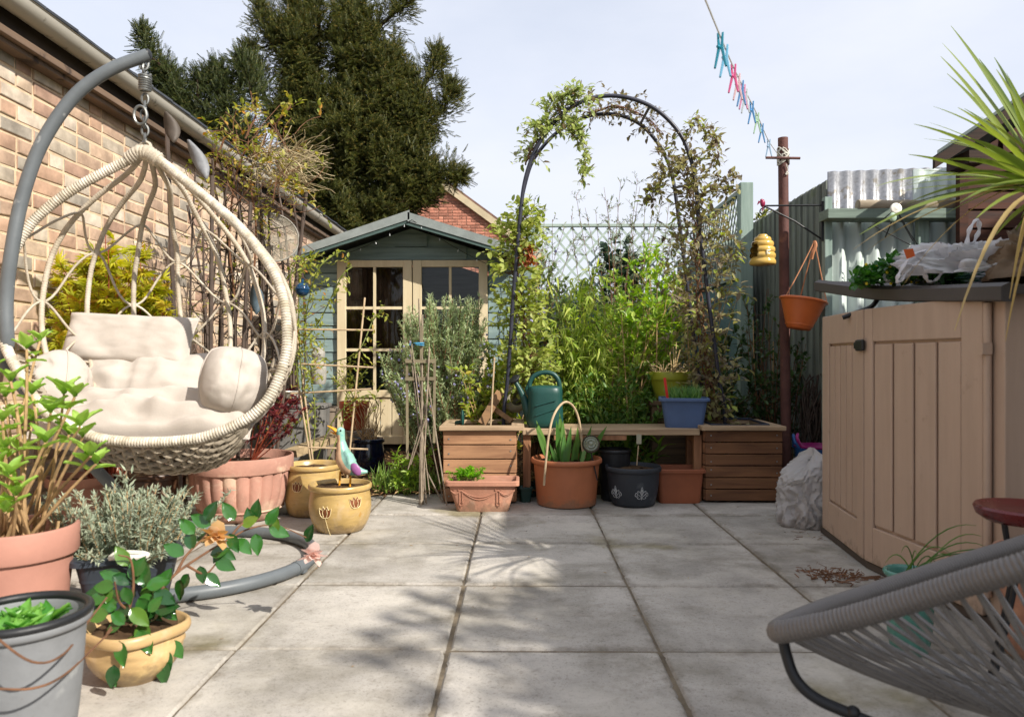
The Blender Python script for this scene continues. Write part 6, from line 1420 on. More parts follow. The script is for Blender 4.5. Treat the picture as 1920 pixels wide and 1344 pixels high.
shrub('rose_bush', 'dark leaved rose bush in shade beside the rusty pole', 1450, 5.0, [(1410,570),(1430,540),(1450,600),(1440,640),(1470,620),(1490,650),(1420,640),(1410,690),(1460,690),(1490,700),(1440,740),(1480,740),(1500,640),(1400,610)], lm_dark, M_['stem_brown'], .042, T_oval(.32, .06, .1), 8, 5, .13, rep=2)
p = Plant()
for _ in range(30): p.twig(W(U(975,1010), U(462,492), 4.55), rv(1), .05, 3, .045, .001)
p.done('red_shoots', 'few rusty red young leaves among the green climber on the left arch leg', 'climber', W(993, 478, 4.55), T_oval(.3, .06, .2), L_('leaf_rust', '#8a4a30', '#a8603c', .35, .5), M_['stem_brown'])
shrub('ivy', 'dark ivy clump growing over the lattice of the back fence', 1165, 7.35, [(1140,470),(1160,455),(1175,465),(1190,480),(1150,490),(1180,500),(1200,500),(1130,500),(1165,480)], L_('leaf_ivy', '#24382a', '#4c5f4a', .2, .35), M_['stem_brown'], .075, T_oval(.4, .04, .1), 14, 8, .14, rep=2, base_z=.4)
shrub('bare_shrub', 'tall sparse shrub with tiny grey leaves rising above the lattice', 1160, 6.3, [(1080,362),(1100,390),(1130,355),(1140,370),(1165,345),(1160,380),(1190,330),(1195,345),(1230,350),(1240,365),(1255,380),(1210,390),(1075,400),(1120,400),(1180,400),(1265,410)], lm_grey, M_['stem_brown'], .040, T_dia(.16, .05, .1), 13, 6, .12, t0=.45, dz=.2, jit=6, r=.005)
shrub('olive_shrub', 'loose olive leaved shrub left of the lattice against the sky', 1000, 6.2, [(985,400),(1005,385),(1020,390),(1040,410),(1055,430),(970,420),(995,430),(1080,440),(1030,440)], lm_grey, M_['stem_brown'], .042, T_dia(.18, .05, .1), 12, 5, .14, t0=.4, dz=.2, jit=6)
shrub('laurel_bush', 'yellowish evergreen bush peeping over the grey fence', 1440, 8.6, [(1425,420),(1435,408),(1450,402),(1462,415),(1445,425),(1430,440),(1470,440),(1455,440),(1440,450)], L_('leaf_laurel', '#5d6a2c', '#8c8a42', .3, .45), M_['bark'], .085, T_oval(.25, .06, .1), 14, 8, .17, rep=3, base_z=.5, jit=8)
shrub('teal_shrub', 'mid green mixed shrub against the teal boards under the lattice', 1120, 6.6, [(1060,560),(1090,540),(1120,520),(1150,560),(1190,560),(1230,540),(1270,560),(1080,620),(1130,610),(1180,630),(1230,620),(1280,620),(1050,600),(1300,580)], L_('leaf_mixed', '#4f6b2e', '#869445', .35, .45), M_['stem_tan'], .065, T_oval(.28, .06, .1), 12, 8, .16, rep=3, dz=.4)
# narrow foliage to the right of the bright shrub
shrub('leafy_shrub', 'bronze green shrub between the arch legs beside the lime pot', 1290, 5.3, [(1260,470),(1280,500),(1300,520),(1320,560),(1290,580),(1310,620),(1340,600),(1270,640),(1330,650),(1360,560),(1375,500),(1385,540),(1350,500)], L_('leaf_bronze_green', '#5d6632', '#8f8d4a', .35, .5, cc='#6a5545'), M_['stem_tan'], .045, T_oval(.26, .06, .2), 9, 6, .12, rep=1)
# tall tan stalks
b = MB()
for (x0, y0, x1, y1) in ((1295,790,1285,560),(1305,790,1300,600),(1240,790,1232,600),(1180,780,1165,590),(1430,790,1412,600),(1445,780,1450,640)):
    a = W(x0, y0, 5.0); a.z = .1; b.tube(qcurve(a, W(x1, y1, 5.05), .03, 6), [.006,.006,.005,.005,.004,.003], 5)
solo(b, 'dry_stalks', M_['stem_tan'], 'tall dry tan stalks standing among the shrubs behind the bench', 'dried stems', W(1240, 672, 5.0) - Vector((0,0,H)))
# hellebore clump on the soil by the cane frame
shrub('hellebore', 'small fresh green plant at the paving edge left of the cane bundle', 765, 4.5, [(745,850),(755,870),(770,860),(775,885),(750,895),(785,850),(765,905),(790,880),(800,850)], lm_bright, M_['stem_green'], .05, 'trio', 5, 4, .07, spread=.03, dz=.08, jit=5)
b = MB(); P_, D_, S2, U2 = [], [], [], []
for _ in range(260):
    q_ = W(U(700,830), 672, U(4.45,4.75)); q_.z = .02; P_.append(tuple(q_)); D_.append((U(-.5,.5), U(-.5,.3), 1)); S2.append(U(.06,.16)); U2.append((U(-1,1), -1, .2))
b.place(T_strip(.03, .4, 5, .2), P_, D_, U2, S2); solo(b, 'grass_tuft', lm_mid, 'low grassy leaves sprouting along the edge of the soil bed', 'grass', W(765, 672, 4.5) - Vector((0,0,H)), smooth=0, kind='stuff')
# plants under the bench
shrub('iris_leaves', 'broad green leaves under the bench behind the dark pots', 1190, 4.58, [(1140,850),(1170,830),(1195,835),(1220,850),(1240,840),(1210,870),(1150,870)], lm_mid, M_['stem_green'], .12, T_strip(.13, .25, 4, .2), 3, 3, .06, spread=.08, dz=.05, jit=6)

# ------------------------------------------------------------------ left wall plants
# dark twiggy vine canes behind the egg chair
p = Plant()
for k in range(26):
    x = U(325, 545); y0 = W(x, 672, 3.95); Zv = 3.75 + (x-330)/220*1.1; a = W(x + U(-10,10), 672, Zv); a.z = .05
    t = W(x + U(-25,20), U(280, 470), Zv + U(-.1,.1)); c = qcurve(a, t, .10, 9); p.st.tube(c, [U(.007,.013)*(1-.4*i/8) for i in range(9)], 6, caps=False)
    for _ in range(17):
        i = random.randint(2, 7); q_ = c[i]; d = rv(1); e = q_ + d*U(.08,.28); p.st.tube(qcurve(q_, e, .25, 5), [.004,.003,.003,.002,.0015], 4, caps=False)
        if random.random() < .35: p.twig(e, d, .08, 4, .03, .001)
p.done('wisteria', 'tangle of bare dark vine canes against the bricks behind the egg chair', 'climber', W(430, 672, 4.2) - Vector((0,0,H)), T_oval(.25), lm_jas, M_['cane_dark'])
# dark bamboo poles
for i, (x0, y0, x1, y1, Zv, lab) in enumerate(((330,690,312,215,3.6,'dark bamboo pole standing by the crown of the egg chair'), (538,680,574,362,4.3,'long dark bamboo pole leaning up against the gutter end'), (395,680,398,330,3.7,'brown bamboo pole upright against the bricks right of the egg chair back'), (455,680,470,380,4.0,'slim dark pole standing between the vine canes'))):
    a, e = W(x0, y0, Zv), W(x1, y1, Zv + .05); a2 = a + (a - e)*((a.z - .02)/(e.z - a.z)); b = MB(); wrap_tube(b, [a2, e], .011, .09, 8, .16); solo(b, 'bamboo_pole', M_['cane_dark'], lab, 'pole', a2)
# honeysuckle over the gutter
p = Plant(); core = W(470, 300, 4.3)
for _ in range(100):
    q_ = W(U(395,560), U(235,400), 4.2 + U(-.2,.3)); e = q_ + Vector((U(-.15,.2), U(-.1,.1), U(-.05,.2))); p.st.tube(qcurve(q_, e, .3, 5), .002, 4, caps=False)
    p.twig(e, rv(1), .12, 6, .038, .001)
for path in ([(440,560),(430,450),(440,340),(460,280)], [(470,600),(480,430),(470,330),(500,250)], [(420,420),(400,330),(420,260)], [(460,260),(480,215),(470,205)], [(500,300),(520,230),(545,200)]):
    c2_ = catmull([W(x, y, 4.25) for (x, y) in path], 6); p.st.tube(c2_, .006, 5)
    for q_ in c2_[6:]: p.twig(q_, rv(1), .12, 6, .038, .001)
p.done('honeysuckle', 'honeysuckle with green and amber leaves spilling over the gutter', 'climber', W(460, 672, 4.25) - Vector((0,0,H)), T_oval(.3), L_('leaf_honey', '#7d8c3c', '#a89a4a', .35, .5, cc='#b07f35'), M_['stem_brown'])
b = MB()
for _ in range(260):
    q_ = W(U(480,560), U(275,345), 4.25 + U(-.15,.15)); e = q_ + Vector((U(-.1,.25), U(-.1,.1), U(-.12,.14))); b.tube(qcurve(q_, e, .35, 6), U(.0012,.0025), 3, caps=False)
solo(b, 'dead_tangle', L_('twig_tan', '#9a8968', '#c4b48f', .05, .8), 'tan tangle of dead twigs hanging in front of the gutter', 'dried stems', W(530, 310, 4.25))
# yellow acer behind the chair
p = Plant(); b0 = W(200, 672, 3.75); b0.z = .05
for (x, y) in [(205,445),(160,490),(200,490),(240,500),(270,490),(120,510),(130,545),(180,540),(225,540),(270,545),(300,560),(110,570),(150,585),(200,580),(250,580),(290,600),(100,620),(120,640),(115,660),(310,590),(165,520),(215,515),(285,520)]*2:
    t = W(x + U(-10,10), y + U(-10,12), 3.6 + U(-.22,.22)); c = p.stem(b0, t, .006, .1, .55, 14, .12, 5, .07, .35, .2, seg=8)
p.done('acer_shrub', 'golden yellow acer with feathery leaves behind the egg chair', 'shrub', b0, 'feather', lm_acer, L_('stem_red', '#8a3d2c', '#a5553a', .05, .6))
# wire sieve on the wall
o = thing('wire_sieve', 'round wire mesh disc propped on the wall beside the dark bamboo pole', 'sieve', W(512, 445, 4.6)); c = W(512, 445, 4.6); Mx = Matrix.Rotation(R(78), 3, 'X') @ Matrix.Rotation(R(0), 3, 'Z'); Mx = Matrix.Rotation(R(25), 3, 'Z') @ Mx
b = MB(); r_ = .155; b.tube([c + Mx @ Vector((r_*math.cos(a), r_*math.sin(a), 0)) for a in [2*math.pi*i/40 for i in range(40)]], .006, 6, closed=True); b.build('hoop', mat('dull_wire', '#8a857b', .7, .15, 20), o)
b = MB()
for i in range(-19, 20):
    x = i*r_/20; h_ = math.sqrt(max(0, r_*r_ - x*x))
    for sw_ in (0, 1):
        P_ = [Vector((x, -h_, 0)), Vector((x, h_, 0))] if sw_ == 0 else [Vector((-h_, x, .001)), Vector((h_, x, .001))]; b.tube([c + Mx @ v for v in P_], .0017, 3, caps=False)
b.build('mesh', mat('wire_mesh', '#a39b8b', .8, .1, 20), o)
# grey metal leaves hung on the wall, blue leaf, blue glass ball
for (x, y, Zv, ln, c_, nm, lab, rot) in ((372, 300, 3.5, .19, '#77787a', 'metal_leaf', 'grey curved metal leaf hanging under the gutter', .5), (320, 240, 3.45, .15, '#4a4138', 'metal_leaf', 'dark brown metal leaf hanging above the egg chair rim', .3), (480, 560, 3.9, .17, '#46545c', 'metal_leaf', 'slate blue metal leaf hanging inside the right edge of the egg chair', .1)):
    b = MB(); c = W(x, y, Zv); P_ = []
    for i in range(9):
        t = i/8; w_ = .035*math.sin(math.pi*min(1, t*.98 + .02))**.8 + .002; ce = c + Vector((ln*(t-.5)*rot, .02*math.sin(t*4), -ln*(t-.5))); P_.append([ce + Vector((-w_, 0, 0)), ce + Vector((0, -.008, 0)), ce + Vector((w_, 0, 0))])
    b.surf(P_); solo(b, nm, mat('leaf_metal' + c_[1:], c_, .6, .2, 20, metal=.1), lab, 'ornament', c, solid=.003)
b = MB(); c = W(567, 543, 4.2); b.ball(c, .040, 24, 16); b.tube([c + Vector((.041*math.cos(a), .041*math.sin(a), .002)) for a in [2*math.pi*i/24 for i in range(24)]], .004, 5, closed=True); b.tube([c + Vector((0,0,.038)), c + Vector((0,0,.06))], .008, 8); solo(b, 'glass_float', mat('blue_glass', '#123c5e', .08, .4, 30, spec=.7, stretch=(.5,.5,6)), 'small shiny blue glass ball hanging by the summerhouse corner', 'ornament', c)
# jasmine on canes left of the summerhouse door
p = Plant()
for path in ([(590,900),(575,800),(565,700),(560,600),(565,500),(590,470)], [(585,880),(590,760),(570,640),(580,560),(600,500),(640,470)], [(580,860),(560,720),(550,600),(545,520),(560,480)], [(570,640),(600,600),(640,520),(660,500)], [(600,900),(640,800),(650,740),(690,690)], [(590,870),(630,780),(690,740),(710,760)], [(575,700),(620,680),(670,660),(700,600),(720,580)], [(600,760),(560,790),(540,810),(530,800)]):
    c2_ = catmull([W(x, y, 4.35 + U(-.1,.1)) for (x, y) in path], 8); p.st.tube(c2_, .0035, 5)
    for q_ in c2_[8:]:
        if random.random() < .75: p.twig(q_, rv(1), .09, 4, .034, .001, .1)
for _ in range(90): p.twig(W(U(545,610), U(480,720), 4.35 + U(-.15,.15)), rv(1), .1, 5, .034, .001, .1)
p.done('jasmine', 'thin yellow green climber wound through the cane trellis', 'climber', W(585, 672, 4.35) - Vector((0,0,H)), T_oval(.26), lm_jas, M_['stem_green'])
o = thing('cane_trellis', 'trellis of tied bamboo canes left of the summerhouse door', 'trellis', W(620, 672, 4.35) - Vector((0,0,H)))
for (a, e) in (((548,560),(592,905)), ((684,558),(650,905)), ((556,700),(598,960)), ((545,617),(700,619)), ((560,682),(700,689)), ((545,738),(696,729)), ((560,838),(690,842))):
    b = MB(); wrap_tube(b, [W(*a, 4.3), W(*e, 4.3)], .0055, .06, 7, .16); b.build('cane', M_['cane'], o)
# red acer in the fluted pot
c, rb, rt, h = BIG; p = Plant(); b0 = Vector((c.x + .05, c.y, h*.86))
for (x, y) in [(490,740),(510,735),(530,745),(550,738),(565,745),(500,760),(540,760),(520,770),(575,760),(548,790),(490,780)]:
    p.stem(b0, W(x, y, c.y + U(-.1,.1)), .004, .1, .55, 4, .05, 3, .04, .3, .2)
p.done('red_acer', 'small dark red acer growing in the fluted pot', 'shrub', b0, 'feather', lm_red, L_('stem_red', '#8a3d2c', '#a5553a', .05, .6))
b = MB(); q_ = Vector((c.x - .10, c.y - .06, h*.90)); b.ball(q_ + Vector((0,0,.03)), (.075,.06,.045), 16, 10); b.tube([q_ + Vector((.04,0,.05)), q_ + Vector((.075,0,.09))], [.028,.012], 10)
solo(b, 'red_toadstool', mat('bright_red', '#b3201a', .35, .15, 12), 'bright red ornament lying on the soil of the fluted pot', 'ornament', q_)
# plants in the two troughs
shrub('trough_plant', 'low purple red seedling in the long grey trough', 525, 4.75, [(500,735),(520,725),(540,735),(555,730),(510,745),(545,745)], lm_red, M_['stem_brown'], .035, 'oval', 5, 5, .06, base_z=H - (757-672)/F*4.75 - .04, spread=.1, dz=.05, jit=5)
b = MB(); e_ = W(547, 745, 4.55); b.lathe([(0,0),(.05,0),(.062,.035),(.066,.038),(.06,.038),(.048,.006),(0,.006)], e_, 28); solo(b, 'enamel_dish', mat('white_enamel', '#dedbd0', .35, .06, 9), 'small white enamel dish on the long grey trough', 'dish', e_)
p_ = W(500, 735, 4.7); pot('small_pot', 'small terracotta pot sitting on the long grey trough', Vector((p_.x, p_.y, 0)), .035, .05, .08, M_['terracotta'], (.006,.02), 0, 'band', z0=H - (757-672)/F*4.75 - .02)
# white owl-like ornament behind the trellis
b = MB(); c = W(597, 720, 4.9); b.lathe([(0,0),(.042,0),(.05,.02),(.055,.08),(.05,.12),(.036,.15),(.042,.18),(.045,.21),(.03,.24),(0,.245)], c, 24); b.ball(c + Vector((-.02,-.035,.20)), .012); b.ball(c + Vector((.02,-.035,.20)), .012); solo(b, 'white_ornament', mat('white_stone', '#98948b', .7, .2, 18, bump=.5), 'small white stone figure standing on the corner trough behind the canes', 'ornament', c)
st2 = [W(x, y, 5.2) for (x, y) in ()]
# dead stems in the blue and red pots
p = Plant(); b0 = BLU + Vector((0,0,.24))
for _ in range(45):
    e = b0 + Vector((U(-.16,.1), U(-.1,.1), U(.03,.30))); p.st.tube(qcurve(b0 + Vector((U(-.06,.06), U(-.06,.06), 0)), e, .2, 5), U(.0015,.003), 4)
    if random.random() < .5:
        for _ in range(3): p.leaf(e + rv(.02), rv(1), .06)
p.done('dead_plant', 'straw coloured dead stems flopping from the blue glazed pot', 'dried plant', b0, T_strip(.03,.4,4), lm_straw, M_['stem_tan'])
p = Plant(); b0 = RED + Vector((0,0,.55))
for _ in range(9): p.stem(b0 + Vector((U(-.05,.05),U(-.05,.05),-.04)), b0 + Vector((U(-.16,.16), U(-.1,.1), U(.1,.26))), .003, .1, .4, 4, .06, 4, .045, .2)
p.done('young_plant', 'thin yellow green young plant in the red plastic pot', 'plant', b0, T_dia(.12,.04,.1), lm_jas, M_['stem_green'])
# wooden cane frame with flat slats in front of the rosemary
o = thing('plant_support', 'bundle of canes held in a square wooden slat frame beside the planter', 'plant support', W(790, 672, 4.25) - Vector((0,0,H)))
slat = woodmat('slat_wood', '#857a62', '#5f5646', 'Z', grain=12); slatx = woodmat('slat_wood_x', '#8a7f66', '#655c49', 'X', grain=12)
for (a, e, w_) in (((763,672),(764,860),.014), ((815,672),(814,830),.014), ((790,610),(792,950),.016)):
    b = MB(); b.beam(W(*a, 4.2), W(*e, 4.2), w_, .008, up=(0,1,0)); b.build('upright', slat, o, smooth=0)
for y in (677, 710):
    for zz in (4.185, 4.36): b = MB(); b.beam(W(760, y, zz), W(816, y, zz), .008, .020); b.build('crosspiece', slatx, o, smooth=0)
b = MB()
for (x0, y0, x1, y1) in ((785,560,798,945),(792,590,790,948),(772,645,806,930),(768,640,800,945),(805,650,792,940),(800,700,838,955),(782,700,832,960),(770,870,800,780),(790,720,786,950),(778,840,830,962),(815,700,765,880)):
    p1 = W(x1, y1, 4.16 + U(-.06,.06)); p1.z = max(.01, p1.z); b.tube([W(x0, y0, 4.2 + U(-.05,.05)), p1], U(.003,.006), 6)
b.build('cane_bundle', mat('cane_grey', '#7d7060', .7, .3, 25, island=.3), o)['kind'] = 'stuff'
b = MB(); q_ = W(781, 645, 4.18)
for s_ in (-1, 1): b.prism([q_ + Vector((-.04,0,s_*.002)), q_ + Vector((.0,0,s_*.007 + .002)), q_ + Vector((.042,0,s_*.009)), q_ + Vector((.042,0,s_*.003)), q_ + Vector((0,0,s_*.001)), q_ + Vector((-.04,0,s_*.006))], (0,.012,0))
solo(b, 'clothes_peg', mat('peg_sky', '#4aa3d0', .35, .1, 30), 'sky blue clothes peg clipped across the cane bundle', 'peg', q_, smooth=0)

# ------------------------------------------------------------------ foreground pots, left
def whorl(p, c, n, size, tilt, up=Vector((0,0,1))):
    a0_ = U(0, 6.28)
    for i in range(n):
        a = a0_ + 2*math.pi*i/n; k = tilt + (.5 if i % 2 else 0); p.leaf(c, Vector((math.cos(a), math.sin(a), k)), size*U(.7,1.1), Vector((-math.cos(a)*k, -math.sin(a)*k, 1)))
c, rb, rt, h = HY; p = Plant(); b0 = Vector((c.x, c.y, h*.8))
for (x, y, Zv) in [(50,655,2.0),(75,640,2.15),(20,715,1.95),(10,745,2.1),(120,740,2.0),(140,745,1.95),(95,775,1.95),(30,785,2.0),(60,790,2.15),(150,800,1.9),(130,815,2.05),(170,855,1.85),(180,870,1.9),(10,840,1.9),(40,850,2.0),(85,830,1.9),(5,790,1.9),(20,890,1.85),(30,930,1.85),(10,960,1.85),(-20,700,2.0),(-10,880,1.9),(60,740,2.1),(155,820,2.0),(-30,790,2.0),(-30,840,1.9)]:
    t = W(x, y, Zv); cc = qcurve(b0 + Vector((U(-.07,.07), U(-.06,.06), 0)), t, .06, 8, .1); p.st.tube(cc, [.0055*(1-.4*i/7) for i in range(8)], 6)
    whorl(p, t, 4, .062, 1.2); whorl(p, t - (cc[-1]-cc[-2])*.6, random.choice((1, 2, 2)), .066, .35)
for _ in range(10): q_ = b0 + Vector((U(-.1,.1), U(-.09,.09), -.01)); p.st.tube([q_, q_ + Vector((U(-.03,.03), U(-.03,.03), U(.05,.12)))], [.005,.004], 6)
p.done('hydrangea', 'leggy hydrangea with bright green leaf tufts in the salmon pot', 'shrub', b0, T_fine(.27, .12, .30), lm_hyd, M_['stem_tan'])
# lavender
p = Plant(); b0 = Vector((cl_.x, cl_.y, LAV_H*.85))
for _ in range(170):
    a = b0 + Vector((U(-.10,.10), U(-.09,.09), 0)); d = Vector((a.x - b0.x, a.y - b0.y, 0))*U(.4,1.7) + Vector((U(-.03,.03), U(-.03,.03), U(.05,.21))); e = a + d
    if W(0,0,1) and e.z > .62: e.z = .62
    c2_ = qcurve(a, e, .08, 6); p.st.tube(c2_, [.0024,.002,.002,.0016,.0012,.001], 4, caps=False)
    for i in range(1, 6):
        dd = (c2_[i]-c2_[i-1]).normalized()
        for _k in range(22): p.leaf(c2_[i-1].lerp(c2_[i], U(0,1)) + rv(.004), dd*.7 + rv(.8), U(.014,.026))
for (x, y) in ((237,890),(200,925),(325,930),(160,965)):
    e = W(x, y, Zl); c2_ = qcurve(b0, e, .05, 7); p.st.tube(c2_, .0015, 4)
    for _k in range(40): p.leaf(c2_[4].lerp(c2_[-1], U(0,1)) + rv(.012), rv(.7) + Vector((0,0,.8)), .03)
p.done('lavender', 'silvery grey lavender bush in the square pot', 'shrub', b0, T_dia(.13, .03), lm_lav, M_['stem_tan'])
b = MB(); q_ = W(240, 1046, 2.06); b.tube(catmull([q_ + Vector((-.05,0,0)), q_ + Vector((-.02,-.012,.006)), q_ + Vector((.03,-.006,.004)), q_ + Vector((.055,0,.008)), q_ + Vector((.03,.008,.012)), q_ + Vector((-.03,.006,.012)), q_ + Vector((-.05,0,0))], 6), .0075, 8); solo(b, 'hanging_loop', cord, 'loop of white cord hung over the front edge of the square pot', 'cord', q_)
# seedlings in the lead pot
c, rb, rt, h = GR; p = Plant(); 
for _ in range(34):
    q_ = Vector((c.x + U(-.075,.05), c.y + U(-.07,.07), h*.86)); n_ = random.randint(5, 8)
    for i in range(n_):
        a = U(0, 6.28); k = U(.4, 2.2); p.leaf(q_, Vector((math.cos(a), math.sin(a), k)), U(.03,.072), Vector((-math.cos(a)*k, -math.sin(a)*k, 1)))
p.done('seedlings', 'dense tuft of bright green seedlings in the lead grey pot', 'plant', Vector((c.x, c.y, h*.86)), T_fine(.22, .08, .35), L_('leaf_seedling', '#3f7f2c', '#86b857', .45, .35), M_['stem_green'])
# camellia
c, rb, rt, h = CA_; p = Plant(); b0 = Vector((c.x, c.y, h*.88)); Zc_ = c.y
br = [[(240,1150),(250,1100),(245,1050),(222,1040)], [(260,1150),(290,1120),(330,1075),(380,1040),(430,1010),(470,990),(520,985),(580,1010)], [(330,1075),(350,1040),(380,1010),(400,985)], [(255,1150),(225,1130),(215,1090)], [(265,1150),(275,1190),(300,1215)], [(430,1010),(450,985),(480,965)], [(350,1060),(385,1075),(410,1050)], [(240,1150),(205,1180),(195,1220),(210,1250)]]
for path in br:
    c2_ = catmull([W(x, y, Zc_ + (x-255)*.0011) for (x, y) in path], 6); p.st.tube(c2_, [.0042*(1-.6*i/len(c2_)) for i in range(len(c2_))], 6)
def cam_leaf(x, y, ang, sz=.062, Zo=0, face=.0):
    a = R(ang); q_ = W(x, y, Zc_ + (x-255)*.0011 + Zo); d = Vector((math.cos(a), U(-.3,.1), -math.sin(a))); p.leaf(q_, d, sz*U(.95,1.2), Vector((U(-.3,.3), -1, .55 + face)))
for (x, y, an) in [(500,985,-60),(512,1000,-75),(575,1015,-70),(470,985,-100),(440,975,-120),(478,975,-80),(455,985,-30),(430,1000,60),(445,1010,40),(420,1020,120),(395,985,-150),(385,975,-60),(365,1000,-130),(400,1005,170),(410,1030,30),(375,1060,80),(385,1075,40),(355,1075,120),(405,1050,20),(340,1085,100),(345,1040,-150),(360,1030,-100),(395,1040,-20),(480,1000,80),(505,990,20)]: cam_leaf(x, y, an, .055)
for (x, y, an) in [(240,1060,-120),(215,1100,180),(230,1110,150),(250,1080,-60),(275,1100,-20),(290,1110,20),(260,1120,60),(240,1130,110),(300,1130,40),(285,1150,60),(310,1160,80),(220,1140,200),(205,1150,170),(250,1160,70),(270,1165,90),(295,1170,50),(265,1185,100),(300,1210,60),(310,1215,90),(240,1195,120),(215,1215,100),(210,1245,80),(270,1100,-90),(255,1090,-100),(290,1140,-10),(230,1085,-160),(280,1125,130),(300,1100,-60),(245,1140,40),(200,1200,150)]: cam_leaf(x, y, an, .060, U(-.06,.04))
for _ in range(26): cam_leaf(U(195,320), U(1070,1185), U(-180,180), .05, U(-.07,.08))
for (x, y, an) in [(250,1190,95),(225,1200,80),(300,1215,70),(320,1200,60),(285,1205,110),(305,1235,85),(215,1245,95),(260,1180,60)]: cam_leaf(x, y, an, .06, -.085)
def blossom(c, r, cols, n=14, mb=None):
    for i in range(n):
        a = i*2.4; k = .25 + .9*(i/n); d = Vector((math.cos(a)*k, -1.1 + .5*k, math.sin(a)*k)); p_.append(tuple(c)); d_.append(tuple(d)); s_.append(r*(.5 + .5*k)); u_.append((math.cos(a+1.57)*.2, .4, 1))
p.done('camellia', 'glossy camellia sprawling from the yellow ochre pot', 'shrub', b0, T_fine(.31, .05, .16), lm_cam, M_['stem_brown'])
for (x, y, r, ca, cb, lab, nm) in ((408, 1005, .055, '#c69a5e', '#dfc29a', 'fading orange camellia bloom on the long branch', 'orange_bloom'), (588, 1040, .05, '#d6b8ae', '#e6d2ca', 'pale pink camellia bloom at the tip of the long branch', 'pink_bloom')):
    p_, d_, s_, u_ = [], [], [], []; q_ = W(x, y, Zc_ + (x-255)*.0011 - .01); blossom(q_, r, None); b = MB(); b.place(T_oval(.42, .12, -.25), p_, d_, u_, s_); b.ball(q_, .008, 8, 6); solo(b, nm, L_(nm + '_m', ca, cb, .35, .6), lab, 'flower', q_, smooth=180)
# woody trailing stems across the front
b = MB()
for path in ([(-20,1185,1.3),(60,1240,1.3),(120,1225,1.4),(165,1165,1.6),(200,1120,1.75)], [(-20,1290,1.3),(60,1290,1.32),(120,1265,1.4),(180,1210,1.6),(210,1180,1.75)]): b.tube(catmull([W(*q_) for q_ in path], 6), .0022, 6)
solo(b, 'trailing_stem', M_['stem_brown'], 'thin bare woody stems trailing across the lead grey pot', 'stem', W(60, 1260, 1.31))

# ------------------------------------------------------------------ plants in the middle pots
b0 = Vector((tc_.x - .10, tc_.y, th_*.82)); p = Plant()
for _ in range(60):
    a = b0 + Vector((U(-.06,.06), U(-.04,.04), 0)); e = a + Vector((U(-.03,.05), U(-.03,.03), U(.03,.085))); p.st.tube([a, e], .0012, 4, caps=False)
    for _k in range(3): p.leaf(e + rv(.008), rv(1) + Vector((0,0,.5)), U(.018,.03))
p.done('parsley', 'bright green curly parsley in the moulded terracotta trough', 'herb', b0, 'feather', L_('leaf_parsley', '#5f9a1c', '#8fc030', .4, .45), M_['stem_green'])
c, rb, rt, h = IR; p = Plant(); b0 = Vector((c.x, c.y, h*.9))
for (x, y) in [(1005,800),(1012,815),(1030,830),(1045,790),(1050,800),(1058,815),(1070,800),(1090,820),(1100,825),(1110,800),(1136,800),(1025,845),(1078,830),(1065,840),(1040,840),(1008,790),(1048,775),(1056,790),(1085,800)]:
    t = W(x, y, c.y + U(-.06,.06)); a = Vector((c.x + (t.x - c.x)*.55 + U(-.02,.02), c.y + U(-.07,.07), h*.88)); d = t - a; p.leaf(a, d, d.length*1.02, Vector((U(-.4,.4), -1, .1)))
p.done('iris', 'iris fans of sword leaves in the orange pot', 'plant', b0, T_strip(.075, .06, 6, .12, .4), lm_iris, M_['stem_green'])
b = MB(); b.tube(catmull([W(1020,910,c.y-.22), W(1024,860,c.y-.2), W(1030,810,c.y-.18), W(1040,775,c.y-.14), W(1058,754,c.y-.08), W(1075,762,c.y-.02), W(1086,790,c.y), W(1092,840,c.y), W(1094,862,c.y)], 6), .0065, 8); solo(b, 'bent_cane', M_['cane'], 'tan cane bent into a hoop over the orange pot', 'cane', W(1058, 754, c.y))
q_ = W(1108, 832, c.y - .15); o = thing('solar_light', 'round glass garden light on the right of the orange pot', 'garden light', q_)
Ml = Matrix.Rotation(R(80), 3, 'X'); b = MB(); b.lathe([(0,-.03),(.03,-.028),(.046,-.01),(.05,0),(.047,.008),(.042,.004)], q_, 28, M=Ml); b.build('housing', mat('dark_brown_plastic', '#3a2c24', .4, .2, 9), o)
b = MB(); b.lathe([(.042,.004),(.036,.010),(.03,.007),(.022,.014),(.014,.010),(.006,.016),(0,.016)], q_, 28, M=Ml); b.build('lens', mat('pale_glass', '#6f7563', .08, .2, 30, spec=.7), o)
b = MB(); b.tube([q_ + Vector((0,.02,-.04)), W(1120, 900, c.y - .12)], .004, 6); b.build('spike', M_['black_plastic'], o)
c, rb, rt, h = FL; b = MB(); q_ = W(1198, 815, c.y - .02); b.tube([W(1194, 872, c.y - .02), W(1197, 835, c.y - .02)], .003, 6); b.build('x', M_['cane']).name = 'label_stake'; lo = bpy.data.objects['label_stake']; bpy.data.objects.remove(lo)
o = thing('label_stake', 'wooden stake with a clear tag stuck in the charcoal pot', 'plant label', W(1194, 872, c.y - .02)); b.build('stake', M_['cane'], o); b = MB(); b.box(W(1198, 823, c.y - .02), (.028, .004, .055)); b.build('tag', mat('clear_tag', '#9a9682', .2, .1, 20), o, smooth=0)
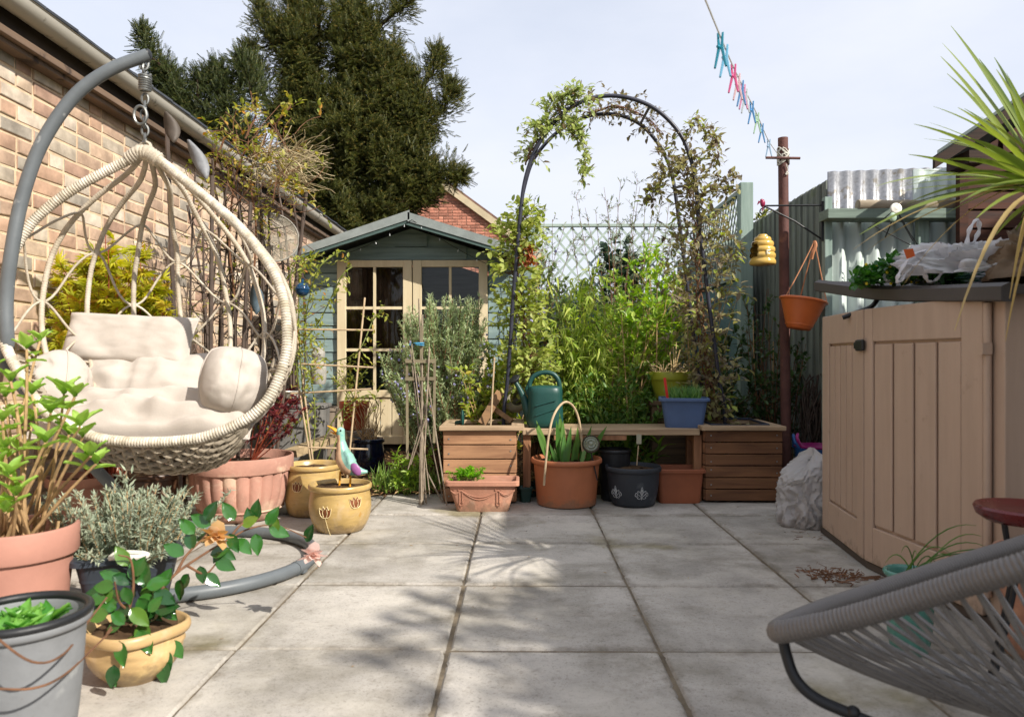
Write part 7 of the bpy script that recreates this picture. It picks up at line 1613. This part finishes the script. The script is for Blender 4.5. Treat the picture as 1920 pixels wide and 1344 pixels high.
# grass in the blue trough, dead stems in the lime pot
b = MB(); P_, D_, S2, U2 = [], [], [], []
for _ in range(240):
    P_.append((BT.x + U(-.09,.09), BT.y + U(-.09,.09), bz + .165)); D_.append((U(-.5,.5), U(-.5,.5), 1)); S2.append(U(.05,.10)); U2.append((U(-1,1), -1, 0))
b.place(T_strip(.035, .3, 5, .2), P_, D_, U2, S2); solo(b, 'spring_grass', lm_iris, 'tuft of short green shoots in the dusty blue trough', 'plant', (BT.x, BT.y, bz + .16), smooth=0)
p = Plant(); zz = H - (700-672)/F*4.95
for _ in range(60):
    a = LI + Vector((U(-.08,.08), U(-.08,.08), zz - .03)); e = a + Vector((U(-.12,.10), U(-.08,.08), U(.03,.12))); p.st.tube(qcurve(a, e, .3, 6), U(.0015,.003), 4)
for (x, y) in ((1268,640),(1262,650),(1275,655),(1256,660)): p.st.tube(qcurve(LI + Vector((.02,0,zz-.03)), W(x, y, 4.95), .05, 5), .004, 5)
p.done('dead_plant', 'pale dead stems in the lime green pot', 'dried plant', LI + Vector((0,0,zz)), 'dia', lm_straw, lm_straw)
# round ceramic nesting pot on its side by the arch leg, trowel and odds in the left planter
b = MB(); q_ = W(966, 746, 4.62); Mp = Matrix.Rotation(R(18), 3, 'Z') @ Matrix.Rotation(R(86), 3, 'X'); b.lathe([(0,-.10),(.05,-.10),(.085,-.06),(.092,-.01),(.085,.02),(.068,.035),(.05,.04),(.046,.036),(.05,.02),(.06,-.03),(.04,-.08),(0,-.085)], q_, 36, M=Mp); solo(b, 'nesting_pot', mat('pale_ceramic', '#8d8570', .5, .15, 14, bump=.2), 'pale round ceramic nesting pot lying on its side by the left arch leg', 'ornament', q_)
x0, x1, yf, zt, dep = PL
for (a, e, w_, lab) in (((903,795),(938,735),.05,'short dark timber offcut leaning in the sunlit planter'), ((960,790),(925,765),.03,'thin split timber lying across the sunlit planter corner')):
    b = MB(); b.beam(W(*a, 4.45), W(*e, 4.55), w_, .02, up=(0,-1,.2)); solo(b, 'timber_offcut', woodmat('offcut', '#8a6a48', '#5c4430', 'X', grain=12), lab, 'wood', W(*a, 4.45), smooth=0)
b = MB(); wrap_tube(b, [W(920, 797, 4.4), W(927, 670, 4.42)], .0055, .06, 7, .15); solo(b, 'bamboo_cane', M_['cane'], 'single pale bamboo cane standing in the sunlit planter', 'cane', W(920, 797, 4.4))
b = MB(); q_ = W(867, 790, 4.36); b.ball(q_ + Vector((0,0,.02)), (.012,.03,.05), 12, 10); b.tube([q_ + Vector((-.04,.02,-.01)), q_ + Vector((0,0,.0))], .012, 8); solo(b, 'trowel', M_['green_plastic'], 'dark green handled trowel stuck in the sunlit planter', 'tool', q_)
# ------------------------------------------------------------------ plant heap on the lid, cordyline, grass in teal pot
p = Plant(); 
for _ in range(330):
    x, y = U(1605,1800), U(492,548); Zv = U(2.75,3.2); q_ = W(x, 540, Zv); zz = lidz(q_.y) + .01; hgt = .085*math.sin(math.pi*min(1, max(.05, (x-1595)/230)))*U(.3,1.1); q_.z = zz + max(0, hgt)
    for _k in range(7): p.leaf(q_ + rv(.02), rv(1) + Vector((0,-.2,.5)), U(.024,.042))
for _ in range(50): 
    q_ = W(U(1615,1740), 540, U(2.75,3.1)); q_.z = lidz(q_.y) + U(.01,.09); p.fl.ball(q_, .006, 6, 4)
p.done('potted_seedlings', 'dark leafy bedding plants heaped on the front of the storage box lid', 'plant', (1.5, 2.95, lidz(2.95)), T_oval(.38, .05, .1), L_('leaf_bed', '#23521f', '#4a7a2f', .25, .3), M_['stem_green'], fm=mat('yellow_bud', '#c9b52c', .5, .1, 9))
p = Plant(); hd = W(1968, 352, 2.02); o = thing('cordyline', 'spiky green cordyline palm with yellowing lower leaves at the right edge', 'palm', Vector((hd.x, hd.y, 0)))
fr_ = MB(); yl_ = MB()
def blade(tip, w_=.016, sag=.03, mb=fr_, start=None):
    a = hd + rv(.02) + Vector((0,0,U(-.03,.03))) if start is None else start; d = tip - a; L__ = d.length; m_ = a + d*.55 + Vector((0,0,sag*L__)); n = 10; P = []
    sd = d.cross(Vector((0,0,1))); sd = sd.normalized() if sd.length > .01 else Vector((1,0,0)); upv = sd.cross(d).normalized(); tw = U(-.7,.7)
    for i in range(n + 1):
        t = i/n; q_ = a*(1-t)**2 + m_*2*t*(1-t) + tip*t*t; ww = w_*min(1, .45 + t*2.2)*(1 - t**2.5) + .0008; s2 = sd*math.cos(tw) + upv*math.sin(tw)
        P.append([q_ + s2*ww + upv*ww*.35, q_, q_ - s2*ww + upv*ww*.35])
    mb.surf(P)
for (x, y, dz, sag) in [(1713,233,-.15,.10),(1750,200,0,.10),(1796,202,-.1,.10),(1848,140,.0,.06),(1887,138,.05,.05),(1742,230,.2,.08),(1893,172,-.1,.05),(1703,290,.1,.10),(1690,346,-.1,.12),(1680,352,.1,.10),(1640,350,.0,.14),(1700,382,-.15,.12),(1690,388,.1,.10),(1612,440,-.05,.16),(1770,300,-.25,.1),(1780,330,-.3,.1),(1820,260,-.3,.05),(1840,220,.1,.05),(1760,260,.25,.08),(1720,320,.2,.1),(1860,300,-.35,.0),(1800,380,-.3,.1),(1830,410,-.25,.1),(1760,410,.1,.12)]:
    blade(W(x, y, hd.y + dz), U(.0075,.011), sag)
for _ in range(60):
    a = U(-1.3, 1.9); e = U(-.1, 1.1); L__ = U(.5,.72); blade(hd + Vector((math.cos(a)*math.cos(e), math.sin(a)*math.cos(e), math.sin(e)))*L__, U(.0075,.011), .06)
for (x, y, dz, sag) in [(1600,468,-.05,.16),(1620,474,.05,.16),(1790,620,-.35,.35),(1885,640,-.25,.3),(1893,560,-.2,.25),(1690,540,.05,.3),(1940,660,-.1,.3)]: blade(W(x, y, hd.y + dz), .0065, sag, yl_)
fr_.build('leaves', L_('cord_leaf', '#566a2c', '#8b9848', .3, .35, .4), o, smooth=180)
yl_.build('dead_leaves', L_('cord_dead', '#a58a4a', '#b09c70', .3, .6), o, smooth=180)
b = MB(); wrap_tube(b, [hd, hd + Vector((.02,.01,-.4)), Vector((hd.x+.02, hd.y+.02, .26))], .030, .03, 12, .2); b.build('trunk', M_['bark'], o)
pot('terracotta_pot', 'terracotta pot of the cordyline at the right edge', Vector((hd.x+.02, hd.y+.02, 0)), .11, .14, .30, M_['terracotta'], (.012,.05), 0, 'band')
p = Plant(); zz = (H - (1068-672)/F*2.1)*.85
for (x, y) in [(1660,1030),(1720,1020),(1780,1010),(1830,960),(1850,1000),(1800,1030),(1690,1010),(1880,1030),(1760,1040),(1840,980),(1905,1020)]:
    a = TE + Vector((U(-.03,.03), U(-.03,.03), zz)); t = W(x, y + 25, 2.1 + U(-.1,.05)); m_ = (a + t)/2 + Vector((0,0,.10)); p.st.tube([a*(1-k)**2 + m_*2*k*(1-k) + t*k*k for k in [i/8 for i in range(9)]], [.0018]*6 + [.0014,.001,.0005], 4)
p.done('wispy_grass', 'few arching green grass blades rising from the teal pot', 'grass', TE + Vector((0,0,zz)), 'dia', lm_iris, lm_iris)
# unseen tree added beyond the right edge so its shade dapples the paving
p = Plant(); b0 = Vector((1.75, .55, 0))
b0 = Vector((3.68, -.7, 0))
for _ in range(120):
    t = Vector((3.66 + U(-.36,.26), -.7 + U(-.55,.5), 3.4 + U(-.4,.35))); p.stem(b0 + rv(.05)*Vector((1,1,0)).length*.5, t, .008, .08, .5, 8, .18, 6, .085, .2, .4)
p.done('shade_caster_tree', 'leafy young tree, unseen, added off the right of the patio to dapple it', 'tree', b0, T_oval(.3), lm_mid, M_['bark'])
